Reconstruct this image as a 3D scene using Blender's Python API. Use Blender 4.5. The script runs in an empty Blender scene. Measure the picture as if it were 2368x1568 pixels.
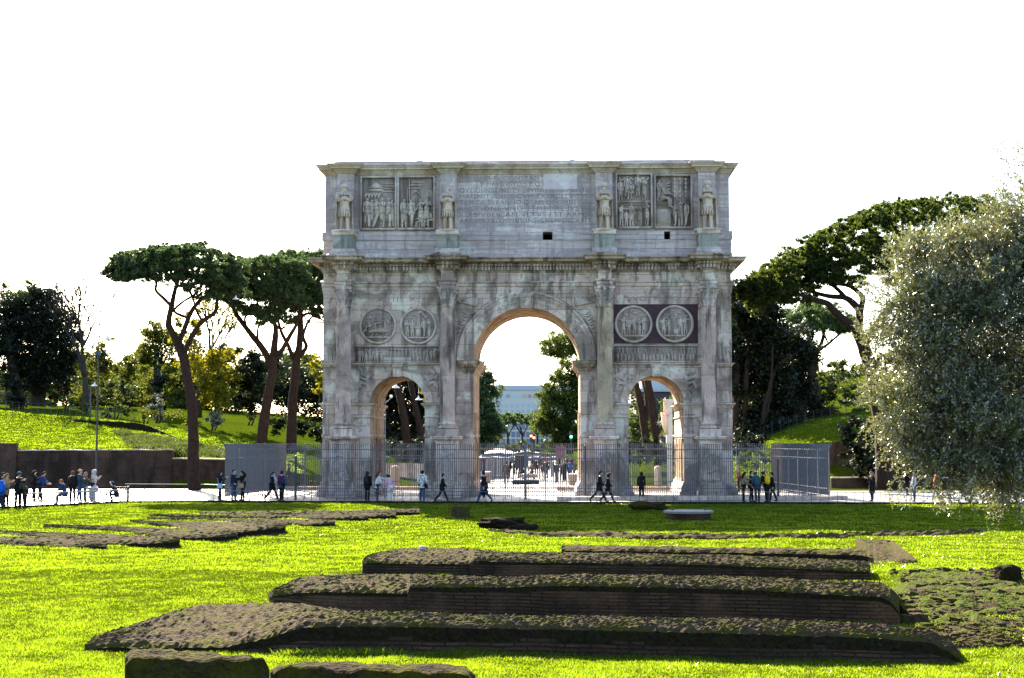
import bpy, bmesh, math, random
import numpy as np
from mathutils import Vector, Matrix, noise
PI = math.pi
sc = bpy.context.scene
C = sc.collection
# ------------------------------------------------------------------ camera model (photo measured on a 2367 px wide grid)
FP, CX, CY, HC = 3500.0, 1183.5, 784.0, 3.4
PITCH = math.radians(3.86)
SUN_EL, SUN_AZ = math.radians(28.7), math.radians(-18.9)   # azimuth from +Y, positive towards +X
cp_, sp_ = math.cos(PITCH), math.sin(PITCH)
def ray(px, py):
    x = (px - CX) / FP; y = (CY - py) / FP
    return Vector((x, cp_ - y * sp_, sp_ + y * cp_))
def at(px, py, Y):
    d = ray(px, py); t = Y / d.y
    return Vector((d.x * t, Y, HC + d.z * t))
def gnd(px, py, z=0.0):
    d = ray(px, py); t = (z - HC) / d.z
    return Vector((d.x * t, d.y * t, z))
def interp(x, xs, ys):
    return float(np.interp(x, xs, ys))
# ------------------------------------------------------------------ object helpers
def link(o, parent=None):
    C.objects.link(o)
    if parent is not None: o.parent = parent
    return o
def tag(o, label=None, cat=None, group=None, kind=None):
    if label: o['label'] = label
    if cat: o['category'] = cat
    if group: o['group'] = group
    if kind: o['kind'] = kind
    return o
def thing(name, label, cat, loc=(0, 0, 0), rz=0.0, group=None):
    o = bpy.data.objects.new(name, None); o.empty_display_size = 0.3
    C.objects.link(o); o.location = loc; o.rotation_euler = (0, 0, rz)
    return tag(o, label, cat, group)
def copy_tree(o, parent=None):
    c = o.copy(); C.objects.link(c); c.parent = parent
    for ch in list(o.children): copy_tree(ch, c)
    return c
def smooth(me, flag=True):
    me.polygons.foreach_set('use_smooth', [flag] * len(me.polygons)); return me
class MB:
    def __init__(s): s.v = []; s.f = []; s.m = []
    def add(s, v, f, mi=0, M=None):
        b = len(s.v)
        s.v += [tuple(M @ Vector(p)) for p in v] if M is not None else [tuple(p) for p in v]
        s.f += [tuple(i + b for i in q) for q in f]; s.m += [mi] * len(f); return s
    def box(s, x0, x1, y0, y1, z0, z1, mi=0, M=None):
        v = [(x0,y0,z0),(x1,y0,z0),(x1,y1,z0),(x0,y1,z0),(x0,y0,z1),(x1,y0,z1),(x1,y1,z1),(x0,y1,z1)]
        return s.add(v, [(3,2,1,0),(4,5,6,7),(0,1,5,4),(1,2,6,5),(2,3,7,6),(3,0,4,7)], mi, M)
    def tube(s, pts, rads, n=8, mi=0, cap=True):
        pts = [Vector(p) for p in pts]
        if not hasattr(rads, '__len__'): rads = [rads] * len(pts)
        v = []; f = []; up = None
        for i, p in enumerate(pts):
            d = (pts[min(i+1, len(pts)-1)] - pts[max(i-1, 0)])
            if d.length < 1e-9: d = Vector((0,0,1))
            d.normalize()
            if up is None or abs(up.dot(d)) > .97: up = Vector((1,0,0)) if abs(d.x) < .8 else Vector((0,1,0))
            a = d.cross(up).normalized(); b = d.cross(a).normalized(); up = a.cross(d) if False else up
            for k in range(n):
                t = 2 * PI * k / n
                v.append(p + (a * math.cos(t) + b * math.sin(t)) * rads[i])
        for i in range(len(pts)-1):
            for k in range(n):
                k2 = (k+1) % n
                f.append((i*n+k, i*n+k2, (i+1)*n+k2, (i+1)*n+k))
        if cap:
            f.append(tuple(range(n-1, -1, -1))); f.append(tuple((len(pts)-1)*n + k for k in range(n)))
        return s.add(v, f, mi)
    def lathe(s, prof, cx=0, cy=0, n=20, mi=0, mod=None, M=None):
        v = []; f = []
        for r, z in prof:
            for k in range(n):
                t = 2*PI*k/n; rr = r * (mod(k, z) if mod else 1)
                v.append((cx + rr*math.cos(t), cy + rr*math.sin(t), z))
        for i in range(len(prof)-1):
            for k in range(n):
                k2 = (k+1) % n
                f.append((i*n+k, i*n+k2, (i+1)*n+k2, (i+1)*n+k))
        f.append(tuple(range(n-1, -1, -1))); f.append(tuple((len(prof)-1)*n + k for k in range(n)))
        return s.add(v, f, mi, M)
    def prism(s, poly, y0, y1, mi=0, M=None):            # poly in (x, z), extruded along y
        n = len(poly)
        v = [(x, y0, z) for x, z in poly] + [(x, y1, z) for x, z in poly]
        f = [tuple(range(n)), tuple(range(2*n-1, n-1, -1))]
        f += [(i, i+n, (i+1) % n + n, (i+1) % n) for i in range(n)]
        return s.add(v, f, mi, M)
    def sweep(s, prof, plan, mi=0, closed=True):          # rectilinear plan, prof = [(out, z)]
        n = len(plan); v = []; f = []
        for i in range(n):
            p = Vector(plan[i]).to_2d(); a = Vector(plan[i-1]).to_2d(); b = Vector(plan[(i+1) % n]).to_2d()
            d1 = (p - a).normalized(); d2 = (b - p).normalized()
            n1 = Vector((d1.y, -d1.x)); n2 = Vector((d2.y, -d2.x))
            o = n1 + n2 if abs(d1.dot(d2)) < .5 else n1
            for out, z in prof: v.append((p.x + o.x*out, p.y + o.y*out, z))
        m = len(prof)
        for i in range(n):
            j = (i+1) % n
            for k in range(m-1): f.append((i*m+k, j*m+k, j*m+k+1, i*m+k+1))
        return s.add(v, f, mi)
    def build(s, name, mats, parent=None, sm=False):
        me = bpy.data.meshes.new(name); me.from_pydata(s.v, [], s.f)
        for m in (mats if isinstance(mats, (list, tuple)) else [mats]): me.materials.append(m)
        if any(s.m): me.polygons.foreach_set('material_index', s.m)
        if sm: smooth(me)
        me.update()
        return link(bpy.data.objects.new(name, me), parent)
def recalc(o):
    bm = bmesh.new(); bm.from_mesh(o.data); bmesh.ops.recalc_face_normals(bm, faces=bm.faces); bm.to_mesh(o.data); bm.free(); return o
def np_quads(name, V, mat, parent=None, k=4):
    n = len(V) // k
    me = bpy.data.meshes.new(name)
    me.vertices.add(len(V)); me.vertices.foreach_set('co', np.asarray(V, np.float32).ravel())
    me.loops.add(len(V)); me.loops.foreach_set('vertex_index', np.arange(len(V), dtype=np.int32))
    me.polygons.add(n); me.polygons.foreach_set('loop_start', np.arange(0, n*k, k, dtype=np.int32))
    me.materials.append(mat); me.update(calc_edges=True)
    return link(bpy.data.objects.new(name, me), parent)
# ------------------------------------------------------------------ materials
class NT:
    def __init__(s, name):
        s.mat = bpy.data.materials.new(name); s.mat.use_nodes = True
        s.t = s.mat.node_tree; s.t.nodes.clear()
        s.out = s.n('ShaderNodeOutputMaterial')
    def n(s, kind, **kw):
        x = s.t.nodes.new(kind)
        for k, v in kw.items(): setattr(x, k, v)
        return x
    def set(s, node, **kw):
        for k, v in kw.items():
            node.inputs[k.replace('_', ' ')].default_value = v
        return node
    def l(s, a, b): s.t.links.new(a, b)
    def val(s, inp, v):
        if hasattr(v, 'is_output') or isinstance(v, bpy.types.NodeSocket): s.l(v, inp)
        else: inp.default_value = v
    def coord(s, scale=(1,1,1), obj=True):
        c = s.n('ShaderNodeTexCoord'); m = s.n('ShaderNodeMapping'); m.inputs['Scale'].default_value = scale
        s.l(c.outputs['Object'], m.inputs['Vector']); return m.outputs['Vector']
    def world(s, scale=(1,1,1)):
        c = s.n('ShaderNodeNewGeometry'); m = s.n('ShaderNodeMapping'); m.inputs['Scale'].default_value = scale
        s.l(c.outputs['Position'], m.inputs['Vector']); return m.outputs['Vector']
    def noise(s, vec, scale, detail=4, rough=.55, dist=0):
        x = s.n('ShaderNodeTexNoise'); s.l(vec, x.inputs['Vector'])
        x.inputs['Scale'].default_value = scale; x.inputs['Detail'].default_value = detail
        x.inputs['Roughness'].default_value = rough; x.inputs['Distortion'].default_value = dist
        return x.outputs['Fac']
    def ramp(s, fac, stops):
        r = s.n('ShaderNodeValToRGB'); el = r.color_ramp.elements
        while len(el) < len(stops): el.new(.5)
        for e, (p, c) in zip(el, stops):
            e.position = p; e.color = (c[0], c[1], c[2], 1) if hasattr(c, '__len__') else (c, c, c, 1)
        s.l(fac, r.inputs['Fac']); return r.outputs['Color']
    def mix(s, fac, a, b, mode='MIX'):
        m = s.n('ShaderNodeMix', data_type='RGBA', blend_type=mode)
        s.val(m.inputs[0], fac)
        for inp, v in ((m.inputs[6], a), (m.inputs[7], b)):
            s.val(inp, v if not isinstance(v, tuple) else (v[0], v[1], v[2], 1))
        return m.outputs[2]
    def math(s, op, a, b=0.0):
        m = s.n('ShaderNodeMath', operation=op); s.val(m.inputs[0], a); s.val(m.inputs[1], b); return m.outputs[0]
    def bump(s, h, strength=.4, dist=.05, nrm=None):
        b = s.n('ShaderNodeBump'); b.inputs['Strength'].default_value = strength; b.inputs['Distance'].default_value = dist
        s.l(h, b.inputs['Height'])
        if nrm is not None: s.l(nrm, b.inputs['Normal'])
        return b.outputs['Normal']
    def pbr(s, col, rough=.8, spec=.3, nrm=None, metal=0.0):
        p = s.n('ShaderNodeBsdfPrincipled'); s.val(p.inputs['Base Color'], col if not isinstance(col, tuple) else (col[0], col[1], col[2], 1))
        s.val(p.inputs['Roughness'], rough); p.inputs['Specular IOR Level'].default_value = spec; p.inputs['Metallic'].default_value = metal
        if nrm is not None: s.l(nrm, p.inputs['Normal'])
        s.l(p.outputs[0], s.out.inputs['Surface']); return p
def plain(name, col, rough=.7, spec=.3, metal=0.0, var=.25, scale=6.0):
    t = NT(name); v = t.coord(); n = t.noise(v, scale, 4)
    c = t.ramp(n, [(.3, tuple(x*(1-var) for x in col)), (.7, tuple(min(1, x*(1+var)) for x in col))])
    t.pbr(c, rough, spec, t.bump(n, .15, .02), metal); return t.mat
_pc = {}
def cloth(col):
    k = tuple(col)
    if k not in _pc: _pc[k] = plain('cloth', col, .9, .1, var=.2, scale=14)
    return _pc[k]
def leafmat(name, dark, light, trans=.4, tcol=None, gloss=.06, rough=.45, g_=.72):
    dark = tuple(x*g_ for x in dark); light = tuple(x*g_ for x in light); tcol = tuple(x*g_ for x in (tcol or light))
    t = NT(name); g = t.n('ShaderNodeNewGeometry')
    col = t.ramp(g.outputs['Random Per Island'], [(0.0, dark), (.55, tuple((a+b)/2 for a, b in zip(dark, light))), (1.0, light)])
    d = t.n('ShaderNodeBsdfDiffuse'); t.l(col, d.inputs['Color'])
    tr = t.n('ShaderNodeBsdfTranslucent'); t.l(t.mix(.5, col, tcol or light), tr.inputs['Color'])
    m = t.n('ShaderNodeMixShader'); m.inputs[0].default_value = trans
    t.l(d.outputs[0], m.inputs[1]); t.l(tr.outputs[0], m.inputs[2])
    gl = t.n('ShaderNodeBsdfGlossy'); gl.inputs['Roughness'].default_value = rough; gl.inputs['Color'].default_value = (.9,.92,.85,1)
    m2 = t.n('ShaderNodeMixShader'); m2.inputs[0].default_value = gloss
    t.l(m.outputs[0], m2.inputs[1]); t.l(gl.outputs[0], m2.inputs[2]); t.l(m2.outputs[0], t.out.inputs['Surface'])
    return t.mat
def stone(name, light, mid, dark, bw=1.9, bh=.72, stripes=0.0, streak=.5, mortar=.012, stain=(.17,.13,.10), stain_amt=.6):
    t = NT(name)
    tc = t.n('ShaderNodeTexCoord'); sep = t.n('ShaderNodeSeparateXYZ'); t.l(tc.outputs['Object'], sep.inputs[0])
    s = t.math('ADD', sep.outputs[0], sep.outputs[1])
    cmb = t.n('ShaderNodeCombineXYZ'); t.l(s, cmb.inputs[0]); t.l(sep.outputs[2], cmb.inputs[1])
    br = t.n('ShaderNodeTexBrick', offset=.43, offset_frequency=2, squash=1.35, squash_frequency=3)
    wob = t.n('ShaderNodeMapping'); t.l(cmb.outputs[0], wob.inputs['Vector'])
    t.l(wob.outputs[0], br.inputs['Vector'])
    for k, v in (('Scale', 1), ('Brick Width', bw), ('Row Height', bh), ('Mortar Size', mortar), ('Mortar Smooth', .3), ('Bias', 0)): br.inputs[k].default_value = v
    br.inputs['Color1'].default_value = (*light, 1); br.inputs['Color2'].default_value = (*mid, 1); br.inputs['Mortar'].default_value = (*[x*.55 for x in dark], 1)
    obj = tc.outputs['Object']
    n1 = t.noise(obj, .30, 5, .62, .6); n2 = t.noise(obj, 1.7, 6, .68, .3); n3 = t.noise(obj, 14, 4)
    mp = t.n('ShaderNodeMapping'); mp.inputs['Scale'].default_value = (1.1, 1.1, .13); t.l(obj, mp.inputs['Vector'])
    ns = t.noise(mp.outputs[0], 1.5, 6, .65)
    col = br.outputs['Color']
    n4 = t.noise(obj, .62, 5, .6, .3)
    col = t.mix(t.ramp(n4, [(.52, 0.0), (.58, .8)]), col, tuple(min(.8, x*1.22) for x in light))
    col = t.mix(t.ramp(n2, [(.55, 0.0), (.62, .6)]), col, dark)
    col = t.mix(t.ramp(n1, [(.51, 0.0), (.60, stain_amt)]), col, stain)
    col = t.mix(t.ramp(ns, [(.52, 0.0), (.60, min(1, streak*1.25))]), col, tuple(x*.32 for x in dark))
    if stripes > 0:
        mp2 = t.n('ShaderNodeMapping'); mp2.inputs['Scale'].default_value = (.25, .25, 3.2); mp2.inputs['Rotation'].default_value = (0, .1, 0); t.l(obj, mp2.inputs['Vector'])
        nn = t.noise(mp2.outputs[0], 1.6, 5, .6, .8)
        col = t.mix(t.ramp(nn, [(.42, 0.0), (.62, stripes)]), col, tuple(x*.75 for x in mid))
    col = t.mix(t.ramp(n3, [(.35, .35), (.6, 0.0)]), col, tuple(x*.6 for x in mid))
    h = t.math('ADD', t.math('MULTIPLY', br.outputs['Fac'], -1.6), t.math('ADD', t.math('MULTIPLY', n2, .9), t.math('MULTIPLY', n3, .5)))
    t.pbr(col, .82, .2, t.bump(h, .55, .05)); return t.mat
M = {}
M['marble'] = stone('weathered_marble', (.76,.595,.50), (.49,.36,.295), (.20,.125,.095), stain_amt=.72)
M['attic'] = stone('grey_veined_marble', (.74,.60,.565), (.49,.395,.38), (.28,.22,.215), bw=2.3, bh=.85, stripes=.8, streak=.3, stain_amt=.22, stain=(.24,.19,.16))
M['moulding'] = stone('moulding_marble', (.70,.56,.46), (.50,.39,.315), (.25,.18,.135), bw=2.6, bh=5, streak=.35, stain=(.2,.15,.08), stain_amt=.5)
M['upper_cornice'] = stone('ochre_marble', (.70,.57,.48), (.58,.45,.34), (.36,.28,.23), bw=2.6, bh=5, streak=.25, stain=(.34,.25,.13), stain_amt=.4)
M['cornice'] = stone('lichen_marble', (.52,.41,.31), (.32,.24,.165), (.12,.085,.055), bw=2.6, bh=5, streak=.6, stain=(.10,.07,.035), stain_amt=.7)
M['column'] = stone('yellow_marble', (.56,.455,.32), (.44,.34,.23), (.26,.18,.12), bw=9, bh=4.3, streak=.65, stain=(.16,.11,.08), stain_amt=.4)
M['column_pink'] = stone('pink_marble', (.66,.50,.425), (.50,.375,.315), (.27,.18,.145), bw=9, bh=3.7, streak=.7, stain=(.14,.10,.08), stain_amt=.5)
M['capital'] = stone('capital_marble', (.64,.53,.48), (.46,.37,.33), (.19,.14,.12), bw=9, bh=9, streak=.6, stain_amt=.7)
M['relief'] = stone('relief_marble', (.64,.53,.46), (.51,.41,.35), (.30,.22,.18), bw=9, bh=9, streak=.35, stain=(.18,.13,.09), stain_amt=.5)
M['relief_bg'] = stone('shaded_relief_ground', (.42,.335,.28), (.33,.255,.21), (.19,.14,.11), bw=9, bh=9, streak=.5, stain=(.10,.07,.05), stain_amt=.5)  # recess shade behind the carved figures, put into a darker stone colour
M['statue'] = stone('statue_marble', (.70,.55,.45), (.58,.45,.36), (.36,.27,.21), bw=9, bh=9, streak=.35, stain_amt=.3)
M['green_marble'] = stone('green_marble', (.37,.365,.315), (.27,.27,.23), (.14,.14,.115), bw=9, bh=9, stripes=.6, streak=.5, stain_amt=.2)
M['porphyry'] = plain('porphyry', (.050,.019,.027), .6, .3, var=.4, scale=3)
M['letter'] = plain('letter_grime', (.275,.235,.225), .9, .1, var=.35, scale=2.2)
M['passage'] = stone('ochre_passage_stone', (.56,.42,.29), (.42,.30,.20), (.22,.14,.09), bw=1.4, bh=.7, streak=.6, stain=(.12,.07,.045), stain_amt=.7)  # ochre stone; warm sunlight bounce is also put into its colour
M['slab'] = stone('clean_marble', (.70,.60,.60), (.64,.54,.55), (.52,.44,.44), bw=9, bh=9, streak=.1, stain_amt=.15)
M['hole'] = plain('dark_cavity', (.006,.006,.007), 1, 0)
M['iron'] = plain('fence_iron', (.066,.076,.100), .32, .6, .0, .2, 3)
M['iron_dark'] = plain('dark_iron', (.03,.032,.036), .5, .4, 0, .2, 3)
M['bark'] = None
def barkmat(name, a, b):
    t = NT(name); v = t.coord((1,1,.35)); n = t.noise(v, 9, 6, .65); n2 = t.noise(v, 2.2, 3)
    c = t.mix(n2, t.ramp(n, [(.35, a), (.65, b)]), tuple((x+y)*.4 for x, y in zip(a, b)))
    t.pbr(c, .95, .1, t.bump(n, .9, .06)); return t.mat
M['bark'] = barkmat('pine_bark', (.014,.010,.008), (.062,.038,.029))
M['bark_grey'] = barkmat('grey_bark', (.022,.020,.018), (.085,.076,.066))
M['pine'] = leafmat('pine_needles', (.016,.042,.017), (.078,.140,.050), .38, (.17,.26,.055), .03)
M['pine_y'] = leafmat('sunlit_pine_needles', (.012,.030,.008), (.080,.120,.022), .42, (.20,.27,.024), .02)
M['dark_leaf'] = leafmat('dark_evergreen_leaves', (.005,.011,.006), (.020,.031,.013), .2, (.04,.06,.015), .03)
M['yellow_leaf'] = leafmat('yellow_autumn_leaves', (.10,.10,.010), (.27,.245,.015), .5, (.40,.36,.010), .01)
M['yelgreen_leaf'] = leafmat('yellow_green_leaves', (.030,.046,.009), (.115,.135,.025), .5, (.21,.24,.02), .01)
M['bush_leaf'] = leafmat('bush_leaves', (.014,.030,.009), (.075,.105,.026), .38, (.16,.21,.028), .03)
M['grey_leaf'] = leafmat('grey_green_leaves', (.045,.06,.045), (.14,.16,.125), .3, (.2,.22,.12), .10)
M['olive'] = leafmat('olive_leaves', (.024,.030,.011), (.22,.23,.12), .36, (.31,.32,.055), .13, .36)
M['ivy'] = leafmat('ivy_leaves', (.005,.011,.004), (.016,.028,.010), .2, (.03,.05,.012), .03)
def grassmat():
    t = NT('grass_blades'); g = t.n('ShaderNodeNewGeometry'); w = g.outputs['Position']
    n1 = t.noise(w, .9, 4, .6); n2 = t.noise(w, .13, 3, .5)
    col = t.ramp(g.outputs['Random Per Island'], [(0.0, (.023,.052,.002)), (.5, (.033,.066,.002)), (1.0, (.048,.079,.003))])
    col = t.mix(t.ramp(n1, [(.45, 0.0), (.66, .55)]), col, (.085,.095,.005)); col = t.mix(t.ramp(n2, [(.42, 0.0), (.62, .5)]), col, (.022,.055,.002)); n5 = t.noise(w, 2.6, 3, .6); col = t.mix(t.ramp(n5, [(.52, 0.0), (.66, .65)]), col, (.016,.048,.003))
    d = t.n('ShaderNodeBsdfDiffuse'); t.l(col, d.inputs['Color']); tr = t.n('ShaderNodeBsdfTranslucent'); t.l(t.mix(.5, t.mix(.5, col, col, 'ADD'), (.325,.455,.006)), tr.inputs['Color'])
    m = t.n('ShaderNodeMixShader'); m.inputs[0].default_value = .72; t.l(d.outputs[0], m.inputs[1]); t.l(tr.outputs[0], m.inputs[2])
    gl = t.n('ShaderNodeBsdfGlossy'); gl.inputs['Roughness'].default_value = .22; gl.inputs['Color'].default_value = (.95,.97,.7,1)
    m2 = t.n('ShaderNodeMixShader'); m2.inputs[0].default_value = .03; t.l(m.outputs[0], m2.inputs[1]); t.l(gl.outputs[0], m2.inputs[2]); t.l(m2.outputs[0], t.out.inputs['Surface']); return t.mat
M['grass'] = grassmat()
def grassground():
    t = NT('lawn'); w = t.world()
    n1 = t.noise(w, .16, 4); n2 = t.noise(w, 1.3, 5, .65); n3 = t.noise(w, 9, 4, .7); n4 = t.noise(w, 34, 3, .7)
    c = t.ramp(n3, [(.28, (.022,.042,.002)), (.5, (.040,.068,.003)), (.72, (.060,.088,.004))])
    c = t.mix(t.ramp(n2, [(.45, 0.0), (.68, .55)]), c, (.080,.075,.010))
    c = t.mix(t.ramp(n1, [(.48, 0.0), (.66, .5)]), c, (.024,.048,.003))
    c = t.mix(t.ramp(n4, [(.62, 0.0), (.75, .7)]), c, (.03,.045,.008))
    h = t.math('ADD', t.math('MULTIPLY', n3, 1.0), t.math('MULTIPLY', n4, .6))
    d = t.n('ShaderNodeBsdfDiffuse'); t.l(c, d.inputs['Color']); t.l(t.bump(h, 1.0, .12), d.inputs['Normal'])
    t.l(d.outputs[0], t.out.inputs['Surface']); return t.mat
M['lawn'] = grassground()
def paving(name, a, b, joint, scale, rough=.55):
    t = NT(name); w = t.world()
    vo = t.n('ShaderNodeTexVoronoi', feature='DISTANCE_TO_EDGE'); t.l(w, vo.inputs['Vector']); vo.inputs['Scale'].default_value = scale
    vc = t.n('ShaderNodeTexVoronoi'); t.l(w, vc.inputs['Vector']); vc.inputs['Scale'].default_value = scale
    n = t.noise(w, .5, 5); n2 = t.noise(w, 7, 4)
    c = t.mix(vc.outputs['Color'], a, b); c = t.mix(t.ramp(n, [(.42, 0.0), (.60, .7)]), c, tuple(x*.55 for x in b))
    e = t.ramp(vo.outputs['Distance'], [(.02, 0.0), (.10, 1.0)])
    c = t.mix(e, joint, c)
    t.pbr(c, rough, .5, t.bump(t.math('ADD', e, t.math('MULTIPLY', n2, .5)), .5, .03)); return t.mat
M['plaza'] = paving('pale_cobbles', (.22,.208,.192), (.13,.124,.12), (.07,.066,.062), 3.2)
M['road'] = paving('road_stone', (.065,.065,.065), (.045,.045,.047), (.09,.09,.09), 2.2)
def rubble(name, base, moss, amt, lo=.42, hi=.62):
    t = NT(name); w = t.world()
    n = t.noise(w, 11, 6, .7); n2 = t.noise(w, 1.7, 4, .6); n3 = t.noise(w, 42, 3, .7)
    vo = t.n('ShaderNodeTexVoronoi'); t.l(w, vo.inputs['Vector']); vo.inputs['Scale'].default_value = 15
    c = t.ramp(n, [(.28, tuple(x*.35 for x in base)), (.5, base), (.72, tuple(x*1.7 for x in base))])
    c = t.mix(t.math('MULTIPLY', t.ramp(n2, [(lo, 0.0), (hi, amt)]), t.ramp(n3, [(.3, .4), (.6, 1.0)])), c, moss)
    c = t.mix(t.ramp(vo.outputs['Distance'], [(.12, .45), (.3, 0.0)]), c, tuple(x*2.0 for x in base))
    h = t.math('ADD', n, t.math('ADD', t.math('MULTIPLY', n3, .5), vo.outputs['Distance']))
    t.pbr(c, 1.0, .02, t.bump(h, .9, .06)); return t.mat
M['rubble'] = rubble('mossy_rubble', (.060,.044,.028), (.058,.062,.005), 1.0)
M['rubble_dark'] = rubble('earth_and_shade_rubble', (.020,.015,.010), (.020,.022,.004), .5)  # dark earth and rubble; on ruin faces its colour carries the shade
M['dirt'] = rubble('rubble_soil', (.050,.038,.022), (.055,.085,.004), 1.0, .34, .52)
M['mossrock'] = rubble('moss_topped_tuff', (.028,.021,.013), (.065,.067,.004), .9)
def bricks(name, a, b, mortar, bw, bh, ms, patch, use_world=True, pa=.6):
    t = NT(name); g = t.n('ShaderNodeNewGeometry'); sep = t.n('ShaderNodeSeparateXYZ'); t.l(g.outputs['Position'], sep.inputs[0])
    cmb = t.n('ShaderNodeCombineXYZ'); t.l(t.math('ADD', sep.outputs[0], sep.outputs[1]), cmb.inputs[0]); 
    w = g.outputs['Position']
    nz = t.noise(w, 1.1, 3); t.l(t.math('ADD', sep.outputs[2], t.math('MULTIPLY', nz, bh*.9)), cmb.inputs[1])
    br = t.n('ShaderNodeTexBrick'); t.l(cmb.outputs[0], br.inputs['Vector'])
    for k, v in (('Scale', 1), ('Brick Width', bw), ('Row Height', bh), ('Mortar Size', ms), ('Mortar Smooth', .4), ('Bias', -.1)): br.inputs[k].default_value = v
    br.inputs['Color1'].default_value = (*a, 1); br.inputs['Color2'].default_value = (*b, 1); br.inputs['Mortar'].default_value = (*mortar, 1)
    n = t.noise(w, 1.0, 5, .65); n2 = t.noise(w, 18, 4)
    c = t.mix(t.ramp(n, [(.42, 0.0), (.66, pa)]), br.outputs['Color'], patch)
    mpv = t.n('ShaderNodeMapping'); mpv.inputs['Scale'].default_value = (.5,.5,.12); t.l(w, mpv.inputs['Vector']); nv = t.noise(mpv.outputs[0], 1.6, 5, .65)
    c = t.mix(t.ramp(nv, [(.46, 0.0), (.60, .75)]), c, tuple(x*.45 for x in patch)); n6 = t.noise(w, .45, 5, .6); c = t.mix(t.ramp(n6, [(.52, 0.0), (.62, .6)]), c, tuple(x*1.35 for x in a))
    c = t.mix(t.ramp(n2, [(.4, .5), (.6, 0.0)]), c, tuple(x*.5 for x in a))
    t.pbr(c, .92, .1, t.bump(t.math('ADD', t.math('MULTIPLY', br.outputs['Fac'], -1.2), n2), .9, .03)); return t.mat
M['brick'] = bricks('roman_brick', (.092,.050,.030), (.044,.026,.018), (.010,.008,.006), .34, .068, .014, (.030,.026,.018))
M['wallbrick'] = bricks('retaining_brick', (.105,.066,.050), (.072,.048,.038), (.050,.040,.034), .6, .12, .016, (.022,.018,.016))
def flat(name, col, rough=.6, spec=.4, metal=0.0): return plain(name, col, rough, spec, metal, .12, 4)
# ------------------------------------------------------------------ figures (skinned skeletons, baked in one pass)
JOBS = []
def skin(name, V, E, R, mat, parent=None, sub=1, root=0, scale=1.0):
    me = bpy.data.meshes.new(name); me.from_pydata([tuple(v) for v in V], E, [])
    me.materials.append(mat)
    o = link(bpy.data.objects.new(name, me), parent)
    sk = o.modifiers.new('skin', 'SKIN'); sk.use_smooth_shade = True; sk.branch_smoothing = .3
    for i, r in enumerate(R):
        d = me.skin_vertices[0].data[i]; d.radius = (r, r) if not hasattr(r, '__len__') else r; d.use_root = (i == root)
    if sub:
        ss = o.modifiers.new('sub', 'SUBSURF'); ss.levels = sub; ss.render_levels = sub
    JOBS.append((o, scale)); return o
def bake():
    dg = bpy.context.evaluated_depsgraph_get(); dg.update(); res = []
    for o, s in JOBS:
        m = bpy.data.meshes.new_from_object(o.evaluated_get(dg)); res.append(m)
    for (o, s), m in zip(JOBS, res):
        o.modifiers.clear(); o.data = m; m.name = o.name.split('.')[0]
        if s != 1.0: m.transform(Matrix.Scale(s, 4))
        smooth(m)
    JOBS.clear()
POSES = {
 'stand': dict(), 'back': dict(arms=((6,8,14,0),(4,8,12,0))),
 'phone': dict(arms=((38,4,88,26),(40,4,86,26)), head=22),
 'photo': dict(arms=((62,12,72,22),(64,12,70,22)), head=-4),
 'walk': dict(th=(26,-20), kn=(6,26), arms=((-18,7,18,0),(22,7,24,0)), lean=4),
 'walk_long': dict(th=(30,-26), kn=(8,22), arms=((-20,7,16,0),(22,7,26,0)), lean=6),
 'amble': dict(th=(12,-12), kn=(4,12), arms=((-8,7,14,0),(10,7,20,0)), lean=2),
 'bend': dict(lean=26, head=14, arms=((20,6,60,10),(24,6,62,10)), th=(-4,4)),
 'leanrail': dict(lean=18, head=10, arms=((42,10,40,8),(40,10,44,8))),
 'pocket': dict(arms=((-6,16,48,22),(-6,16,48,22)), head=4),
 'reach': dict(arms=((78,10,12,0),(20,8,50,10)), lean=6),
 'fold': dict(arms=((24,6,96,58),(24,6,96,58))),
 'sit': dict(th=(78,84), kn=(80,84), lean=14, head=38, arms=((38,6,58,22),(36,6,60,22)), drop=0),
 'squat': dict(th=(100,96), kn=(128,122), lean=22, head=12, arms=((40,8,50,20),(44,8,46,20))),
}
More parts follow.
